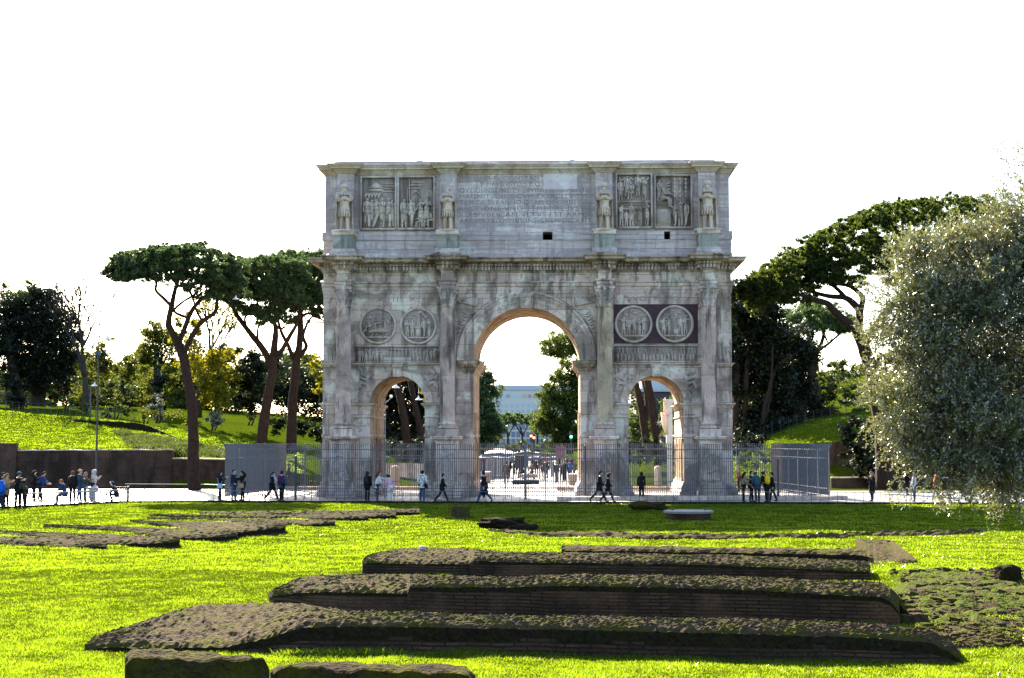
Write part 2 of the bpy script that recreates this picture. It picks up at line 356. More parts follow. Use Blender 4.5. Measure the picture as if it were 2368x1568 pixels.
def skeleton(pose, fingers=True):
    p = dict(lean=0, th=(3,-2), kn=(2,3), arms=((5,8,14,2),(7,8,16,2)), head=6); p.update(POSES[pose]); R_ = math.radians
    V = {}; lean = Matrix.Rotation(R_(p['lean']), 4, 'Y'); pv = Vector((0,0,.95))
    def up(x, y, z): return pv + lean @ (Vector((x,y,z)) - pv)
    V['pelvis'] = pv.copy()
    for n, z in (('waist',1.08),('chest',1.27),('upper',1.40),('neck',1.49)): V[n] = up(0 if n != 'chest' else .01, 0, z)
    hb = up(.015,0,1.545); hr = lean @ Matrix.Rotation(R_(p['head']), 4, 'Y')
    V['skull'] = hb.copy()
    for n, q in (('head',(.025,0,.075)),('crown',(.012,0,.15)),('chin',(.075,0,.015)),('nose',(.118,0,.066)),('earl',(.02,.086,.068)),('earr',(.02,-.086,.068))):
        V[n] = hb + hr @ Vector(q)
    V['_hb'] = hb; V['_hr'] = hr
    for i, sd in enumerate((1,-1)):
        k = 'lr'[i]; th = R_(p['th'][i]); kn = R_(p['kn'][i])
        V['hip'+k] = Vector((0, sd*.092, .91))
        V['knee'+k] = V['hip'+k] + Vector((math.sin(th), .01*sd, -math.cos(th)))*.43
        V['ankle'+k] = V['knee'+k] + Vector((math.sin(th-kn), 0, -math.cos(th-kn)))*.41
        V['toe'+k] = V['ankle'+k] + Matrix.Rotation(max(0, (kn-th))*.8 if pose.startswith('walk') else 0, 4, 'Y') @ Vector((.16, .02*sd, -.055))
        ph, ab, el, inn = [R_(a) for a in p['arms'][i]]
        s = up(0, sd*.175, 1.41); V['clav'+k] = up(0, sd*.09, 1.43); V['sh'+k] = s
        d = Vector((math.sin(ph)*math.cos(ab), sd*math.sin(ab), -math.cos(ph)*math.cos(ab))); d = lean @ d
        e = s + d*.285; V['elb'+k] = e
        d2 = lean @ Vector((math.sin(ph+el)*math.cos(inn), -sd*math.sin(inn), -math.cos(ph+el)*math.cos(inn)))
        V['wri'+k] = e + d2*.25; V['palm'+k] = e + d2*.295; V['knu'+k] = e + d2*.335
        a = d2.cross(Vector((0,sd,0))); a = a.normalized() if a.length > .1 else Vector((1,0,0)); b = d2.cross(a).normalized()*-sd
        if fingers:
            for j, (off, ln) in enumerate(((.030,.070),(.010,.080),(-.010,.075),(-.029,.058))):
                q = V['palm'+k] + a*off + d2*.036; V['f%d%sa' % (j,k)] = q
                V['f%d%sb' % (j,k)] = q + d2*ln*.55 + b*.008; V['f%d%sc' % (j,k)] = q + d2*ln*.9 + b*.034
            q = e + d2*.275 + a*.030; V['t'+k+'a'] = q; V['t'+k+'b'] = q + d2*.03 + a*.022; V['t'+k+'c'] = q + d2*.058 + a*.026 + b*.012
    lo = min(V['anklel'].z, V['ankler'].z) - .075
    for k in V:
        if k[0] != '_' or k == '_hb': V[k] = V[k] - Vector((0,0,lo))
    return V
RB = dict(pelvis=.115,waist=.10,chest=.118,upper=.085,neck=.05,skull=.062,head=.088,crown=.062,chin=.036,nose=.014,earl=.014,earr=.014,
          hip=.082,knee=.052,ankle=.038,toe=.032,clav=.07,sh=.056,elb=.040,wri=.028,palm=.034,knu=.030)
def sub_skin(name, V, chains, rad, mat, parent, sub, scale):
    idx = {}; P = []; E = []; R = []
    for ch in chains:
        for a in ch:
            if a not in idx:
                idx[a] = len(P); P.append(V[a]); b = a[:-1] if a[-1] in 'lr' and a not in ('pelvis','collar') and a[:-1] in RB else a
                R.append(rad.get(a, rad.get(b, .0085)))
        E += [(idx[x], idx[y]) for x, y in zip(ch, ch[1:])]
    return skin(name, P, E, R, mat, parent, sub, 0, scale)
SKIN = plain('skin', (.46,.29,.21), .6, .3, var=.08)
def body_chains(fingers):
    ch = [['pelvis','waist','chest','upper','neck','skull','head','crown'], ['head','nose'], ['skull','chin'], ['head','earl'], ['head','earr']]
    for k in 'lr':
        ch += [['pelvis','hip'+k,'knee'+k,'ankle'+k,'toe'+k], ['upper','clav'+k,'sh'+k,'elb'+k,'wri'+k,'palm'+k]]
        if fingers:
            ch += [['palm'+k, 'f%d%sa' % (j,k), 'f%d%sb' % (j,k), 'f%d%sc' % (j,k)] for j in range(4)] + [['palm'+k,'t'+k+'a','t'+k+'b','t'+k+'c']]
        else: ch[-1].append('knu'+k)
    return ch
NPER = [0]
def person(px, py, h, face, pose, label, jacket, trousers, hair=(.02,.015,.012), coat=.0, long_hair=False, hat=None, hood=None, pack=None, bag=None,
           scarf=None, shoes=(.03,.03,.03), fingers=True, group='visitors around the arch', z=0.0, loc=None, slim=1.0, mask=None, cat='person', phone=False):
    NPER[0] += 1
    s = h / 1.70; loc = loc or gnd(px, py, z)
    r = thing('person', label, cat, loc, math.radians(face), group)
    V = skeleton(pose, fingers)
    sub_skin('body', V, body_chains(fingers), RB, SKIN, r, 1, s)
    hem = max(.40, .80 - coat)
    V['hem1'] = V['pelvis'] + Vector((0,0,-.08)); V['hem2'] = V['pelvis'] + Vector((.0,0,-(.16 + coat)))
    rj = dict(RB); w = slim
    rj.update(pelvis=.150*w, waist=.138*w, chest=.155*w, upper=.11*w, neck=.066, hem1=.158*w, hem2=(.165+coat*.12)*w, clav=.088*w, sh=.082*w, elb=.063, wri=.050)
    ch = [['pelvis','waist','chest','upper','neck'], ['pelvis','hem1','hem2']] + [['upper','clav'+k,'sh'+k,'elb'+k,'wri'+k] for k in 'lr']
    sitting = pose in ('sit', 'squat')
    if sitting: ch.pop(1)
    sub_skin('jacket', V, ch, rj, cloth(jacket), r, 1, s)
    rt = dict(RB); rt.update(pelvis=.138*w, hip=.105*w, knee=.074, ankle=.062)
    sub_skin('trousers', V, [['pelvis','hip'+k,'knee'+k,'ankle'+k] for k in 'lr'], rt, cloth(trousers), r, 1, s)
    for k in 'lr':
        V['heel'+k] = V['ankle'+k] + (V['ankle'+k]-V['toe'+k]).normalized()*.05 + Vector((0,0,-.03))
        V['mid'+k] = V['ankle'+k]*.5 + V['toe'+k]*.5 + Vector((0,0,-.0))
        sub_skin('shoe', V, [['heel'+k,'mid'+k,'toe'+k]], {'heel'+k:.044,'mid'+k:.05,'toe'+k:.042}, cloth(shoes), r, 1, s)
    hb, hr = V['_hb'], V['_hr']; H = Matrix.Translation(hb*s) @ hr.to_4x4() @ Matrix.Scale(s, 4)
    if not (hood and hood[0] == 'up'):
        mb = MB(); pr = []
        for i in range(9):
            t = PI*i/8; pr.append((.112*math.sin(t)+.001, .085+.118*-math.cos(t)))
        vs = MB().lathe(pr, n=12)
        vv = []
        for x, y, zz in vs.v:
            if x > .015 and zz < .125: x = .015 - .02
            vv.append((x-.012, y*.92, zz))
        mb.add(vv, vs.f, 0, H)
        if long_hair:
            q = [H @ Vector(a) for a in ((-.05,0,.08),(-.085,0,-.02),(-.10,0,-.14),(-.09,0,-.25))]
            mb.tube(q, [x*s for x in (.085,.10,.095,.04)], 10)
        ho = mb.build('hair', cloth(hair), r, True)
    if hat:
        mb = MB(); pr = [(.118,.085),(.126,.10),(.124,.115),(.112,.15),(.085,.19),(.04,.212),(.002,.218)]
        mb.lathe([(a, b) for a, b in pr], 0, 0, 14, 0, None, H @ Matrix.Translation((.002,0,0))); mb.build('hat', cloth(hat), r, True)
    if hood:
        up = hood[0] == 'up'
        if up:
            mb = MB(); pr = [(.128*math.sin(PI*i/8)+.001, .075-.142*math.cos(PI*i/8)) for i in range(9)]
            vs = MB().lathe(pr, n=12); vv = [((x if x < .03 else .03 + (x-.03)*.15)-.02, y, zz) for x, y, zz in vs.v]
            mb.add(vv, vs.f, 0, H); mb.build('hood', cloth(hood[1]), r, True)
        ring = [H @ Vector((.045 if up else -.05+.05*math.cos(2*PI*i/14), .118*math.sin(2*PI*i/14), (.08+.13*math.cos(2*PI*i/14)) if up else -.02+.04*math.cos(2*PI*i/14))) for i in range(15)]
        MB().tube(ring, .040*s, 7).build('fur_trim' if len(hood) > 2 else 'hood_rim', cloth(hood[2] if len(hood) > 2 else hood[1]), r, True)
    if scarf:
        c0 = V['neck']*s
        ring = [c0 + Vector((.085*s*math.cos(a), .085*s*math.sin(a), 0)) for a in [2*PI*i/12 for i in range(13)]]
        mb = MB(); mb.tube(ring, .045*s, 7)
        for sd in (.06, -.06): mb.tube([c0 + Vector((.10, sd, -.02))*s, c0 + Vector((.17, sd*1.2, -.22))*s, c0 + Vector((.17, sd*1.3, -.52))*s], [.04*s,.05*s,.05*s], 7)
        mb.build('scarf', cloth(scarf), r, True)
    if mask:
        MB().lathe([(.001,-.03),(.045,-.02),(.052,.015),(.04,.05),(.001,.058)], 0, 0, 10, 0, None, H @ Matrix.Translation((.072,0,.022))).build('face_mask', cloth(mask), r, True)
    W = Matrix.Translation(loc) @ Matrix.Rotation(math.radians(face), 4, 'Z')
    if phone:
        a = (V['palml']+V['palmr'])*.5*s
        MB().box(-.006,.006,-.04,.04,-.075,.075, 0, W @ Matrix.Translation(a + Vector((.05,0,.05))) @ Matrix.Rotation(-.5,4,'Y')).build('phone', M['iron_dark']); t = C.objects[-1]
        tag(t, 'dark phone held up by the ' + label[:1].lower() + label[1:] if False else phone, 'phone')
    if pack:
        col, lb = pack; c0 = V['chest']*s
        prof = [(.001,-.25),(.12,-.25),(.15,-.20),(.16,-.05),(.15,.12),(.11,.20),(.03,.235),(.001,.235)]
        mb = MB(); mb.lathe(prof, 0, 0, 12, 0, None, W @ Matrix.Translation(c0 + Vector((-.20,0,-.02))*s) @ Matrix.Diagonal((.72*s, 1.0*s, 1.0*s, 1)))
        mb.lathe([(.001,-.12),(.10,-.12),(.11,0),(.09,.06),(.001,.07)], 0, 0, 10, 0, None, W @ Matrix.Translation(c0 + Vector((-.29,0,-.10))*s) @ Matrix.Diagonal((.5*s, 1.0*s, 1.0*s, 1)))
        for sd in (.11,-.11):
            mb.tube([W @ (c0 + Vector(q)*s) for q in ((-.14,sd,.16),(.02,sd,.20),(.16,sd,.08),(.12,sd*1.3,-.12),(-.12,sd*1.2,-.2))], .02*s, 6)
        tag(mb.build('backpack', cloth(col), None, True), lb, 'backpack')
    if bag:
        col, lb, sd = bag[:3]; c0 = Vector((.0, sd*.24, .88))*s
        mb = MB(); mb.lathe([(.001,-.13),(.13,-.13),(.155,-.08),(.15,.06),(.12,.12),(.001,.125)], 0, 0, 12, 0, None, W @ Matrix.Translation(c0) @ Matrix.Diagonal((1.05*s, .42*s, 1.05*s, 1)))
        sh = V['sh'+('r' if sd > 0 else 'l')]*s
        mb.tube([W @ (c0 + Vector((.05,0,.1))*s), W @ (V['chest']*s + Vector((.17*s, sd*.02, .0))), W @ (sh + Vector((.03, -sd*-.03*s, .085*s)))], .014*s, 6)
        mb.tube([W @ (c0 + Vector((-.05,0,.1))*s), W @ (V['chest']*s + Vector((-.17*s, sd*.02, .0))), W @ (sh + Vector((-.03, -sd*-.03*s, .085*s)))], .014*s, 6)
        tag(mb.build('shoulder_bag', cloth(col), None, True), lb, 'bag')
    return r
# carved figures: returns (verts, faces) for reliefs, standing on z=0, about 1.7 m tall
def carved(pose, coat=.25, cape=False, cap=False, wings=False):
    V = skeleton(pose, False); out = []
    V['hem1'] = V['pelvis'] + Vector((0,0,-.10)); V['hem2'] = V['pelvis'] + Vector((0,0,-.18-coat))
    rad = dict(RB); rad.update(pelvis=.15,waist=.135,chest=.155,upper=.11,neck=.062,head=.098,crown=.07,chin=.05,hem1=.17,hem2=.20,clav=.09,sh=.08,elb=.062,wri=.048,palm=.045,knu=.035,hip=.11,knee=.085,ankle=.06,toe=.045)
    a = sub_skin('carved', V, body_chains(False), rad, SKIN, None, 1, 1.0)
    b = sub_skin('carved', V, [['pelvis','waist','chest','upper'],['pelvis','hem1','hem2']], rad, SKIN, None, 1, 1.0)
    return [a, b], V
# ------------------------------------------------------------------ the arch
YAW = math.radians(-1.7)
AO = gnd(1217.3, 1148.5); AY = AO.y
AM = Matrix.Translation(AO) @ Matrix.Rotation(YAW, 4, 'Z'); AMI = AM.inverted()
def fac(px, py, v=0.0):                                   # photo pixel -> (u, z) on the plane at depth v of the facade
    o = AMI @ Vector((0,0,HC)); d = AMI.to_3x3() @ ray(px, py); t = (v - o.y) / d.y
    q = o + d*t; return q.x, q.z
def zp(py, v=0.0): return fac(1217, py, v)[1]
KIND = {}
for nm, ps, kw in (('toga','stand',dict(coat=.45)),('soldier','amble',dict(coat=.12)),('fold','fold',dict(coat=.2)),('reach','reach',dict(coat=.3)),
                   ('robe','phone',dict(coat=.40)),('rider','sit',dict(coat=.0)),('walk','walk',dict(coat=.1)),('up','photo',dict(coat=.3))):
    KIND[nm] = carved(ps, **kw)
bake()
FIG = {}
for nm, (obs, V) in KIND.items():
    vs = []; fs = []
    for o in obs:
        b = len(vs); vs += [tuple(v.co) for v in o.data.vertices]; fs += [tuple(i+b for i in p.vertices) for p in o.data.polygons]
        bpy.data.objects.remove(o)
    FIG[nm] = (np.array(vs), fs)
rnd = random.Random(7)
def put_fig(mb, kind, u, v, z, h, turn=0.0, squash=.5, tilt=0.0, mi=0):   # turn 0 faces the viewer
    vs, fs = FIG[kind]; s = h/1.70; a = -PI/2 + turn
    x = vs[:,0]*math.cos(a) - vs[:,1]*math.sin(a); y = vs[:,0]*math.sin(a) + vs[:,1]*math.cos(a); zz = vs[:,2]
    if tilt:
        x, zz = x*math.cos(tilt) + zz*math.sin(tilt), -x*math.sin(tilt) + zz*math.cos(tilt)
    P = np.stack([u + x*s, v + y*s*squash, z + zz*s], 1)
    mb.add(P.tolist(), fs, mi)
arch = thing('triumphal_arch', 'weathered marble triumphal arch with three openings, columns and an inscribed attic', 'arch', AO, YAW)
H = 12.62; DEP = 7.4
Z_ATT0, Z_ATT1, Z_TOP = zp(598), zp(403), zp(381)
Z_ARB, Z_ART, Z_FRT, Z_COT = zp(678.5), zp(651), zp(631), zp(598)
Z_CAPB, Z_CAPT = zp(711), zp(668)
Z_PLB, Z_PED, Z_DIE0 = zp(992,-1), zp(1008.5,-1), zp(1111,-1.8)
UC = (-11.22, -4.82, 4.80, 11.14); VC = -.92             # column axes
OPEN = ((-7.97, 1.69, zp(932)), (0.0, 3.30, zp(834)), (7.96, 1.69, zp(932)))
def arc(cu, r, zs, n=28, a0=PI, a1=0): return [(cu + r*math.cos(a0+(a1-a0)*i/n), zs + r*math.sin(a0+(a1-a0)*i/n)) for i in range(n+1)]
ztop = Z_ATT0
poly = [(-H, 0), (-H, ztop), (H, ztop), (H, 0)]
for cu, r, zs in reversed(OPEN):
    poly += [(cu+r, 0)] + list(reversed(arc(cu, r, zs))) + [(cu-r, 0)]
mb = MB(); mb.prism(poly, 0, DEP)
body = recalc(mb.build('masonry', [M['marble'], M['passage']], arch))
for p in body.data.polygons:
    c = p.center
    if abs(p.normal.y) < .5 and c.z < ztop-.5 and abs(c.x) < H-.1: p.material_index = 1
# attic: upper wall, base courses, roof slab
HA = fac(750, 480)[0]; HA1 = fac(1685, 480)[0]; HAm = (HA1-HA)/2; 
mb = MB()
Z_AB = zp(536); z55 = zp(555)
holes = [(fac(1254.6,540)[0], fac(1277,540)[0], zp(552), zp(531)), (fac(1535,540)[0], fac(1549.5,540)[0], zp(549), zp(529))]
mb.box(-HAm, HAm, .12, DEP-.12, Z_AB, Z_ATT1+.2)
hb = HAm + .17
# base course with two openings built as blocks round them
xs = [-hb, holes[0][0], holes[0][1], holes[1][0], holes[1][1], hb]
for a, b, hol in ((xs[0],xs[1],0),(xs[2],xs[3],0),(xs[4],xs[5],0)): mb.box(a, b, -.06, DEP+.06, z55, Z_AB)
for a, b, q0, q1 in holes: mb.box(a, b, 1.6, DEP+.06, z55, Z_AB)
mb.box(-hb+.07, hb-.07, .0, DEP, Z_ATT0, z55-.004)
mb.box(-hb+.02, hb-.02, -.03, DEP+.03, zp(586)-.9, zp(586))
att = mb.build('attic_wall', M['attic'], arch)
for a, b, q0, q1 in holes: MB().box(a+.003, b-.003, 1.55, 1.59, q0+.003, q1-.003).build('wall_opening', M['hole'], arch)
def plan(hw, dep, bump_w=None, bump_v=None, v0=0.0):
    P = [(-hw, v0)]
    if bump_w:
        for u in UC:
            a, b = max(u-bump_w, -hw+.02), min(u+bump_w, hw-.02)
            P += [(a, v0), (a, bump_v), (b, bump_v), (b, v0)]
    P += [(hw, v0), (hw, dep), (-hw, dep)]
    return P
# attic piers behind the statues + upper cornice
mb = MB()
for u in UC: MB().box(u-.52, u+.52, -.40, .5, Z_AB-.02, Z_ATT1+.02).build('attic_pier', M['attic'], arch)
za, zb = Z_ATT1, Z_TOP; dz = zb-za
prof = [(-.2,za-.02),(.02,za),(.05,za+.10*dz),(.07,za+.16*dz),(.16,za+.30*dz),(.22,za+.42*dz),(.24,za+.45*dz),(.38,za+.50*dz),(.40,za+.66*dz),(.44,za+.70*dz),(.52,za+.88*dz),(.56,za+.91*dz),(.56,zb),(-.3,zb+.01)]
mb = MB(); mb.sweep(prof, plan(HAm, DEP-.12, .54, -.40, .12)); 
mb.box(-HAm, HAm, .2, DEP-.2, za, zb-.02)
for u in UC: mb.box(u-.5, u+.5, -.35, .3, za, zb-.02)
mb.build('upper_cornice', M['upper_cornice'], arch)
mb = MB(); mb.box(-HAm+.06, HAm-.3, -.05, DEP+.05, zb-.04, zb+.15); mb.box(-HAm+.55, HAm-.85, .2, DEP-.2, zb+.14, zb+.30); mb.build('roof_slab', M['attic'], arch)
# entablature: architrave + frieze over each column and along the wall
mb = MB(); d = Z_ART-Z_ARB
prof = [(-.3,Z_ARB-.02),(.04,Z_ARB),(.04,Z_ARB+.26*d),(.075,Z_ARB+.27*d),(.075,Z_ARB+.54*d),(.11,Z_ARB+.55*d),(.11,Z_ARB+.82*d),(.19,Z_ARB+.90*d),(.20,Z_ART),(-.3,Z_ART+.01)]
mb.sweep(prof, plan(H, DEP, .40, -1.28)); 
for u in UC: mb.box(u-.42, u+.42, -1.3, .1, Z_ARB+.005, Z_ART-.005)
mb.build('architrave', M['marble'], arch)
mb = MB()
for u in UC: mb.box(u-.40, u+.40, -1.27, .1, Z_ART-.02, Z_FRT+.02)
mb.box(-H+.0-.004, H+.004, -.012, DEP+.01, Z_ART+.0, Z_FRT)
mb.build('frieze_band', M['marble'], arch)
z0, z1 = Z_FRT, Z_COT; dz = z1-z0
prof = [(-.3,z0-.01),(.05,z0),(.09,z0+.10*dz),(.12,z0+.16*dz),(.12,z0+.40*dz),(.30,z0+.42*dz),(.24,z0+.44*dz),(.24,z0+.60*dz),(.40,z0+.64*dz),(.40,z0+.66*dz),(.74,z0+.70*dz),(.80,z0+.72*dz),(.80,z0+.86*dz),(.90,z0+.93*dz),(.92,z1),(-.4,z1+.02)]
mb = MB(); PL = plan(H, DEP, .40, -1.26); mb.sweep(prof, PL)
for u in UC: mb.box(u-.40,u+.40,-1.26,.2,z0,z1)
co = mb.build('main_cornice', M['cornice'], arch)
# broken, lumpy crest of the cornice over each column
for u in UC:
    n = 40; P = []
    mb = MB(); w0, w1 = u-1.12, u+1.12; nx, ny = 26, 14
    vs = []
    for j in range(ny+1):
        for i in range(nx+1):
            a = i/nx; b = j/ny; x = w0+(w1-w0)*a; y = -2.05 + 2.0*b
            ed = min(a, 1-a)*5; ef = b*4
            k = min(1, ed)*min(1, ef+.25)
            nz = noise.noise(Vector((x*1.9+u*3, y*2.1, 1.3)))*.11 + noise.noise(Vector((x*5, y*5, u)))*.05
            vs.append((x + noise.noise(Vector((x*3,y*3,9)))*.06, y + noise.noise(Vector((x*2.4,u,5)))*.14*(1-b), z1-.10 + (.36+nz)*k**.5 - .06))
    fs = [(j*(nx+1)+i, j*(nx+1)+i+1, (j+1)*(nx+1)+i+1, (j+1)*(nx+1)+i) for j in range(ny) for i in range(nx)]
    mb.add(vs, fs)
    # skirt down
    k0 = len(mb.v); sk = [(x, y, z1-.26) for x, y, z in vs[:nx+1]]; mb.add(sk, [])
    mb.f += [(i, k0+i, k0+i+1, i+1) for i in range(nx)]; mb.m += [0]*nx
    for side in (0, nx):
        k1 = len(mb.v); ids = [j*(nx+1)+side for j in range(ny+1)]
        mb.add([(vs[q][0], vs[q][1], z1-.26) for q in ids], [])
        mb.f += [(ids[j], ids[j+1], k1+j+1, k1+j) if side == 0 else (ids[j+1], ids[j], k1+j, k1+j+1) for j in range(ny)]; mb.m += [0]*ny
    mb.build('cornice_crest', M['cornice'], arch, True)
# dentils (lower, square) and rosettes (upper, round) along the cornice, modillions under the corona on the left bay
def along(planpts, out, step, fn):
    n = len(planpts)
    for i in range(n-2):
        a, b = Vector(planpts[i]).to_2d(), Vector(planpts[i+1]).to_2d(); d = b-a; L = d.length
        if L < .3: continue
        d.normalize(); nr = Vector((d.y, -d.x)); k = max(1, int(L/step))
        for j in range(k):
            p = a + d*((j+.5)*L/k); fn(p + nr*out, d, nr)
mb = MB()
def dent(p, d, nr):
    R = Matrix(((d.x, nr.x, 0, p.x), (d.y, nr.y, 0, p.y), (0,0,1,0), (0,0,0,1)))
    mb.box(-.052,.052,-.05,.15, z0+.17*dz, z0+.40*dz, 0, R)
along(PL, .12, .20, dent); mb.build('dentils', M['capital'], arch)
mb = MB()
def egg(p, d, nr):
    mb.lathe([(.001, z0+.43*dz),(.055, z0+.45*dz),(.078, z0+.53*dz),(.06, z0+.60*dz),(.001, z0+.63*dz)], p.x, p.y, 8)
along(PL, .27, .20, egg); mb.build('egg_moulding', M['capital'], arch, True)
mb = MB()
def modi(p, d, nr):
    if -11 < p.x < -5 or p.x > 5.3:
        R = Matrix(((d.x, nr.x, 0, p.x), (d.y, nr.y, 0, p.y), (0,0,1,0), (0,0,0,1)))
        mb.box(-.11,.11,-.2,.38, z0+.655*dz, z0+.80*dz, 0, R)
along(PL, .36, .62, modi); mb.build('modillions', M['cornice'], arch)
# ---- pilasters behind columns, columns, pedestals
for i, u in enumerate(UC):
    mb = MB(); mb.box(u-.47, u+.47, -.10, .1, Z_PLB, Z_CAPB); mb.box(u-.53,u+.53,-.16,.1,Z_CAPB-.05,Z_CAPB+.1); mb.box(u-.58,u+.58,-.20,.1,Z_CAPT-.25,Z_ARB-.01)
    mb.build('pilaster', M['marble'], arch)
    zb0, zb1 = zp(976,-1), Z_CAPB
    r0, r1 = .475, .425; prof = []
    for k in range(19):
        t = k/18; r = r0 + (r1-r0)*t - .0 + .012*math.sin(PI*t); prof.append((r, zb0 + (zb1-zb0)*t))
    mb = MB(); n = 24*6
    fl = lambda k, z: 1.0 if (k % 6) == 0 else (.96 if (k % 6) in (1, 5) else (.89 if (k % 6) in (2, 4) else .865))
    mb.lathe(prof, u, VC, n, 0, lambda k, z: fl(k, z) if zb0 + 3.2*(0 if i % 2 else .05) + .15 < z < zb1-.12 else 1.0)
    mb.lathe([(.43,zb1-.1),(.47,zb1-.07),(.47,zb1-.02),(.43,zb1)], u, VC, 24)
    sh = mb.build('column_shaft', M['column'] if i in (2,) else M['column_pink'], arch, False)
    mb = MB(); q0, q1 = Z_PLB, zb0; h = q1-q0
    mb.box(u-.66,u+.66,VC-.66,VC+.6,Z_PED-.01,Z_PLB)
    mb.lathe([(.50,q0),(.64,q0+.03),(.67,q0+.2*h),(.63,q0+.38*h),(.55,q0+.42*h),(.53,q0+.55*h),(.58,q0+.62*h),(.60,q0+.75*h),(.56,q0+.88*h),(.50,q0+.92*h),(.49,q1)], u, VC, 28)
    mb.build('column_base', M['marble'], arch)
    # Corinthian capital
    mb = MB(); c0, c1 = Z_CAPB, Z_CAPT; h = c1-c0
    mb.lathe([(.42,c0),(.44,c0+.3*h),(.46,c0+.6*h),(.56,c0+.86*h),(.60,c0+.88*h)], u, VC, 20)
    for row, (zz, hh, rr, off) in enumerate(((0,.42,.44,0),(.24,.44,.45,.5),(.52,.36,.47,0))):
        for k in range(8):
            a = 2*PI*(k+off)/8; ca, sa = math.cos(a), math.sin(a)
            pts = [(rr, .26), (rr+.05, .30), (rr+.10, .26), (rr+.19, .18), (rr+.20, .08)]
            zs = [0, .45, .8, 1.0, .86]; V = []
            for (ro, wd), t in zip(pts, zs):
                for sd in (-1, -.5, 0, .5, 1):
                    lo = wd*.5*sd; rr2 = ro - abs(sd)*.05
                    V.append((u + rr2*ca - lo*sa, VC + rr2*sa + lo*ca, c0 + (zz + hh*t)*h))
            F = [(r_*5+c_, r_*5+c_+1, r_*5+c_+6, r_*5+c_+5) for r_ in range(4) for c_ in range(4)]
            mb.add(V, F)
    for sx in (-1,1):
        for sy in (-1,1):
            for t, rr in enumerate((.115,.075)):
                mb.lathe([(.001,-.05-t*.02),(rr,-.05-t*.02),(rr,.05+t*.02),(.001,.05+t*.02)], 0, 0, 12, 0, None, Matrix.Translation((u+sx*.47, VC+sy*.47, c0+.80*h)) @ Matrix.Rotation(sx*sy*PI/4,4,'Z') @ Matrix.Rotation(PI/2,4,'X'))
    ab = [(-.62,-.62),(-.3,-.52),(0,-.49),(.3,-.52),(.62,-.62),(.52,-.3),(.49,0),(.52,.3),(.62,.62),(.3,.52),(0,.49),(-.3,.52),(-.62,.62),(-.52,.3),(-.49,0),(-.52,-.3)]
    nn = len(ab); mb.add([(u+x*1.0, VC+y*1.0, c1-.12*h) for x, y in ab] + [(u+x*1.04, VC+y*1.04, c1) for x, y in ab], [tuple(range(nn-1,-1,-1)), tuple(range(nn,2*nn))] + [(k,(k+1)%nn,(k+1)%nn+nn,k+nn) for k in range(nn)])
    mb.lathe([(.001,-.05),(.09,-.04),(.10,.02),(.001,.06)],0,0,8,0,None,Matrix.Translation((u,VC-.52,c1-.06*h)) @ Matrix.Rotation(PI/2,4,'X'))
    mb.build('capital', M['capital'], arch)
    # pedestal
    ped = MB(); zt = Z_PED; zc = zp(1022,-1.8); 
    ped.box(u-.68,u+.68,-1.66,.05,.9,zc)
    ped.box(u-.86,u+.86,-1.84,.05,.0,.42); ped.box(u-.80,u+.80,-1.78,.05,.42,.78); ped.box(u-.74,u+.74,-1.72,.05,.78,.92)
    pl = [(u-.68,.1),(u-.68,-1.66),(u+.68,-1.66),(u+.68,.1)]
    pl = [(u-.68,-1.66),(u+.68,-1.66),(u+.68,.1),(u-.68,.1)]
    ped.sweep([(-.1,zc-.02),(.04,zc),(.07,zc+.08),(.20,zc+.14),(.27,zc+.20),(.27,zt-.05),(.24,zt),(-.4,zt+.005)], pl)
    po = ped.build('pedestal', M['marble'], arch)
    rel = MB(); zr0, zr1 = 1.02, zc-.08
    for a, b, c, dd in ((u-.62,u-.54,zr0,zr1),(u+.54,u+.62,zr0,zr1)): rel.box(a,b,-1.715,-1.65,c,dd)
    rel.box(u-.538,u+.538,-1.712,-1.65,zr0,zr0+.07); rel.box(u-.538,u+.538,-1.712,-1.65,zr1-.07,zr1)
    put_fig(rel, ('reach','toga','up','robe')[i], u-.08, -1.66, zr0+.5, 1.55, rnd.uniform(-.5,.5), .42)
    put_fig(rel, 'rider', u+.28, -1.66, zr0+.06, 1.25, rnd.uniform(-1.2,.2), .4); put_fig(rel, 'fold', u-.36, -1.66, zr0+.06, 1.0, .6, .4)
    for sd in (-1,1):                                     # wing / palm ridges
        for k in range(5): rel.tube([(u-.08, -1.68, zr0+1.72), (u-.08+sd*(.22+.05*k), -1.69, zr0+1.62-.12*k), (u-.08+sd*(.30+.04*k), -1.68, zr0+1.25-.17*k)], [.03,.035,.012], 5)
    rel.build('pedestal_relief', M['relief'], arch, True)
    # bronze-age green block + statue plinth on the attic
    zs0, zs1, zs2 = zp(586,-1), zp(545,-1), zp(534,-1)
    mb = MB(); mb.box(u-.62,u+.62,-1.42,-.03,zs0+.26,zs1+.01); g = mb.build('statue_pedestal', M['green_marble'], arch)
    mb = MB(); mb.box(u-.74,u+.74,-1.54,-.032,Z_COT-.02,zs0+.27); mb.build('pedestal_foot', M['attic'], g)
    mb = MB(); mb.sweep([(-.1,zs1),(.06,zs1+.02),(.10,zs1+.08),(.10,zs2-.03),(-.6,zs2)], [(u-.60,-1.40),(u+.60,-1.40),(u+.60,-.2),(u-.60,-.2)]); mb.box(u-.6,u+.6,-1.4,-.03,zs1,zs2-.005); mb.build('pedestal_cap', M['statue'], g)
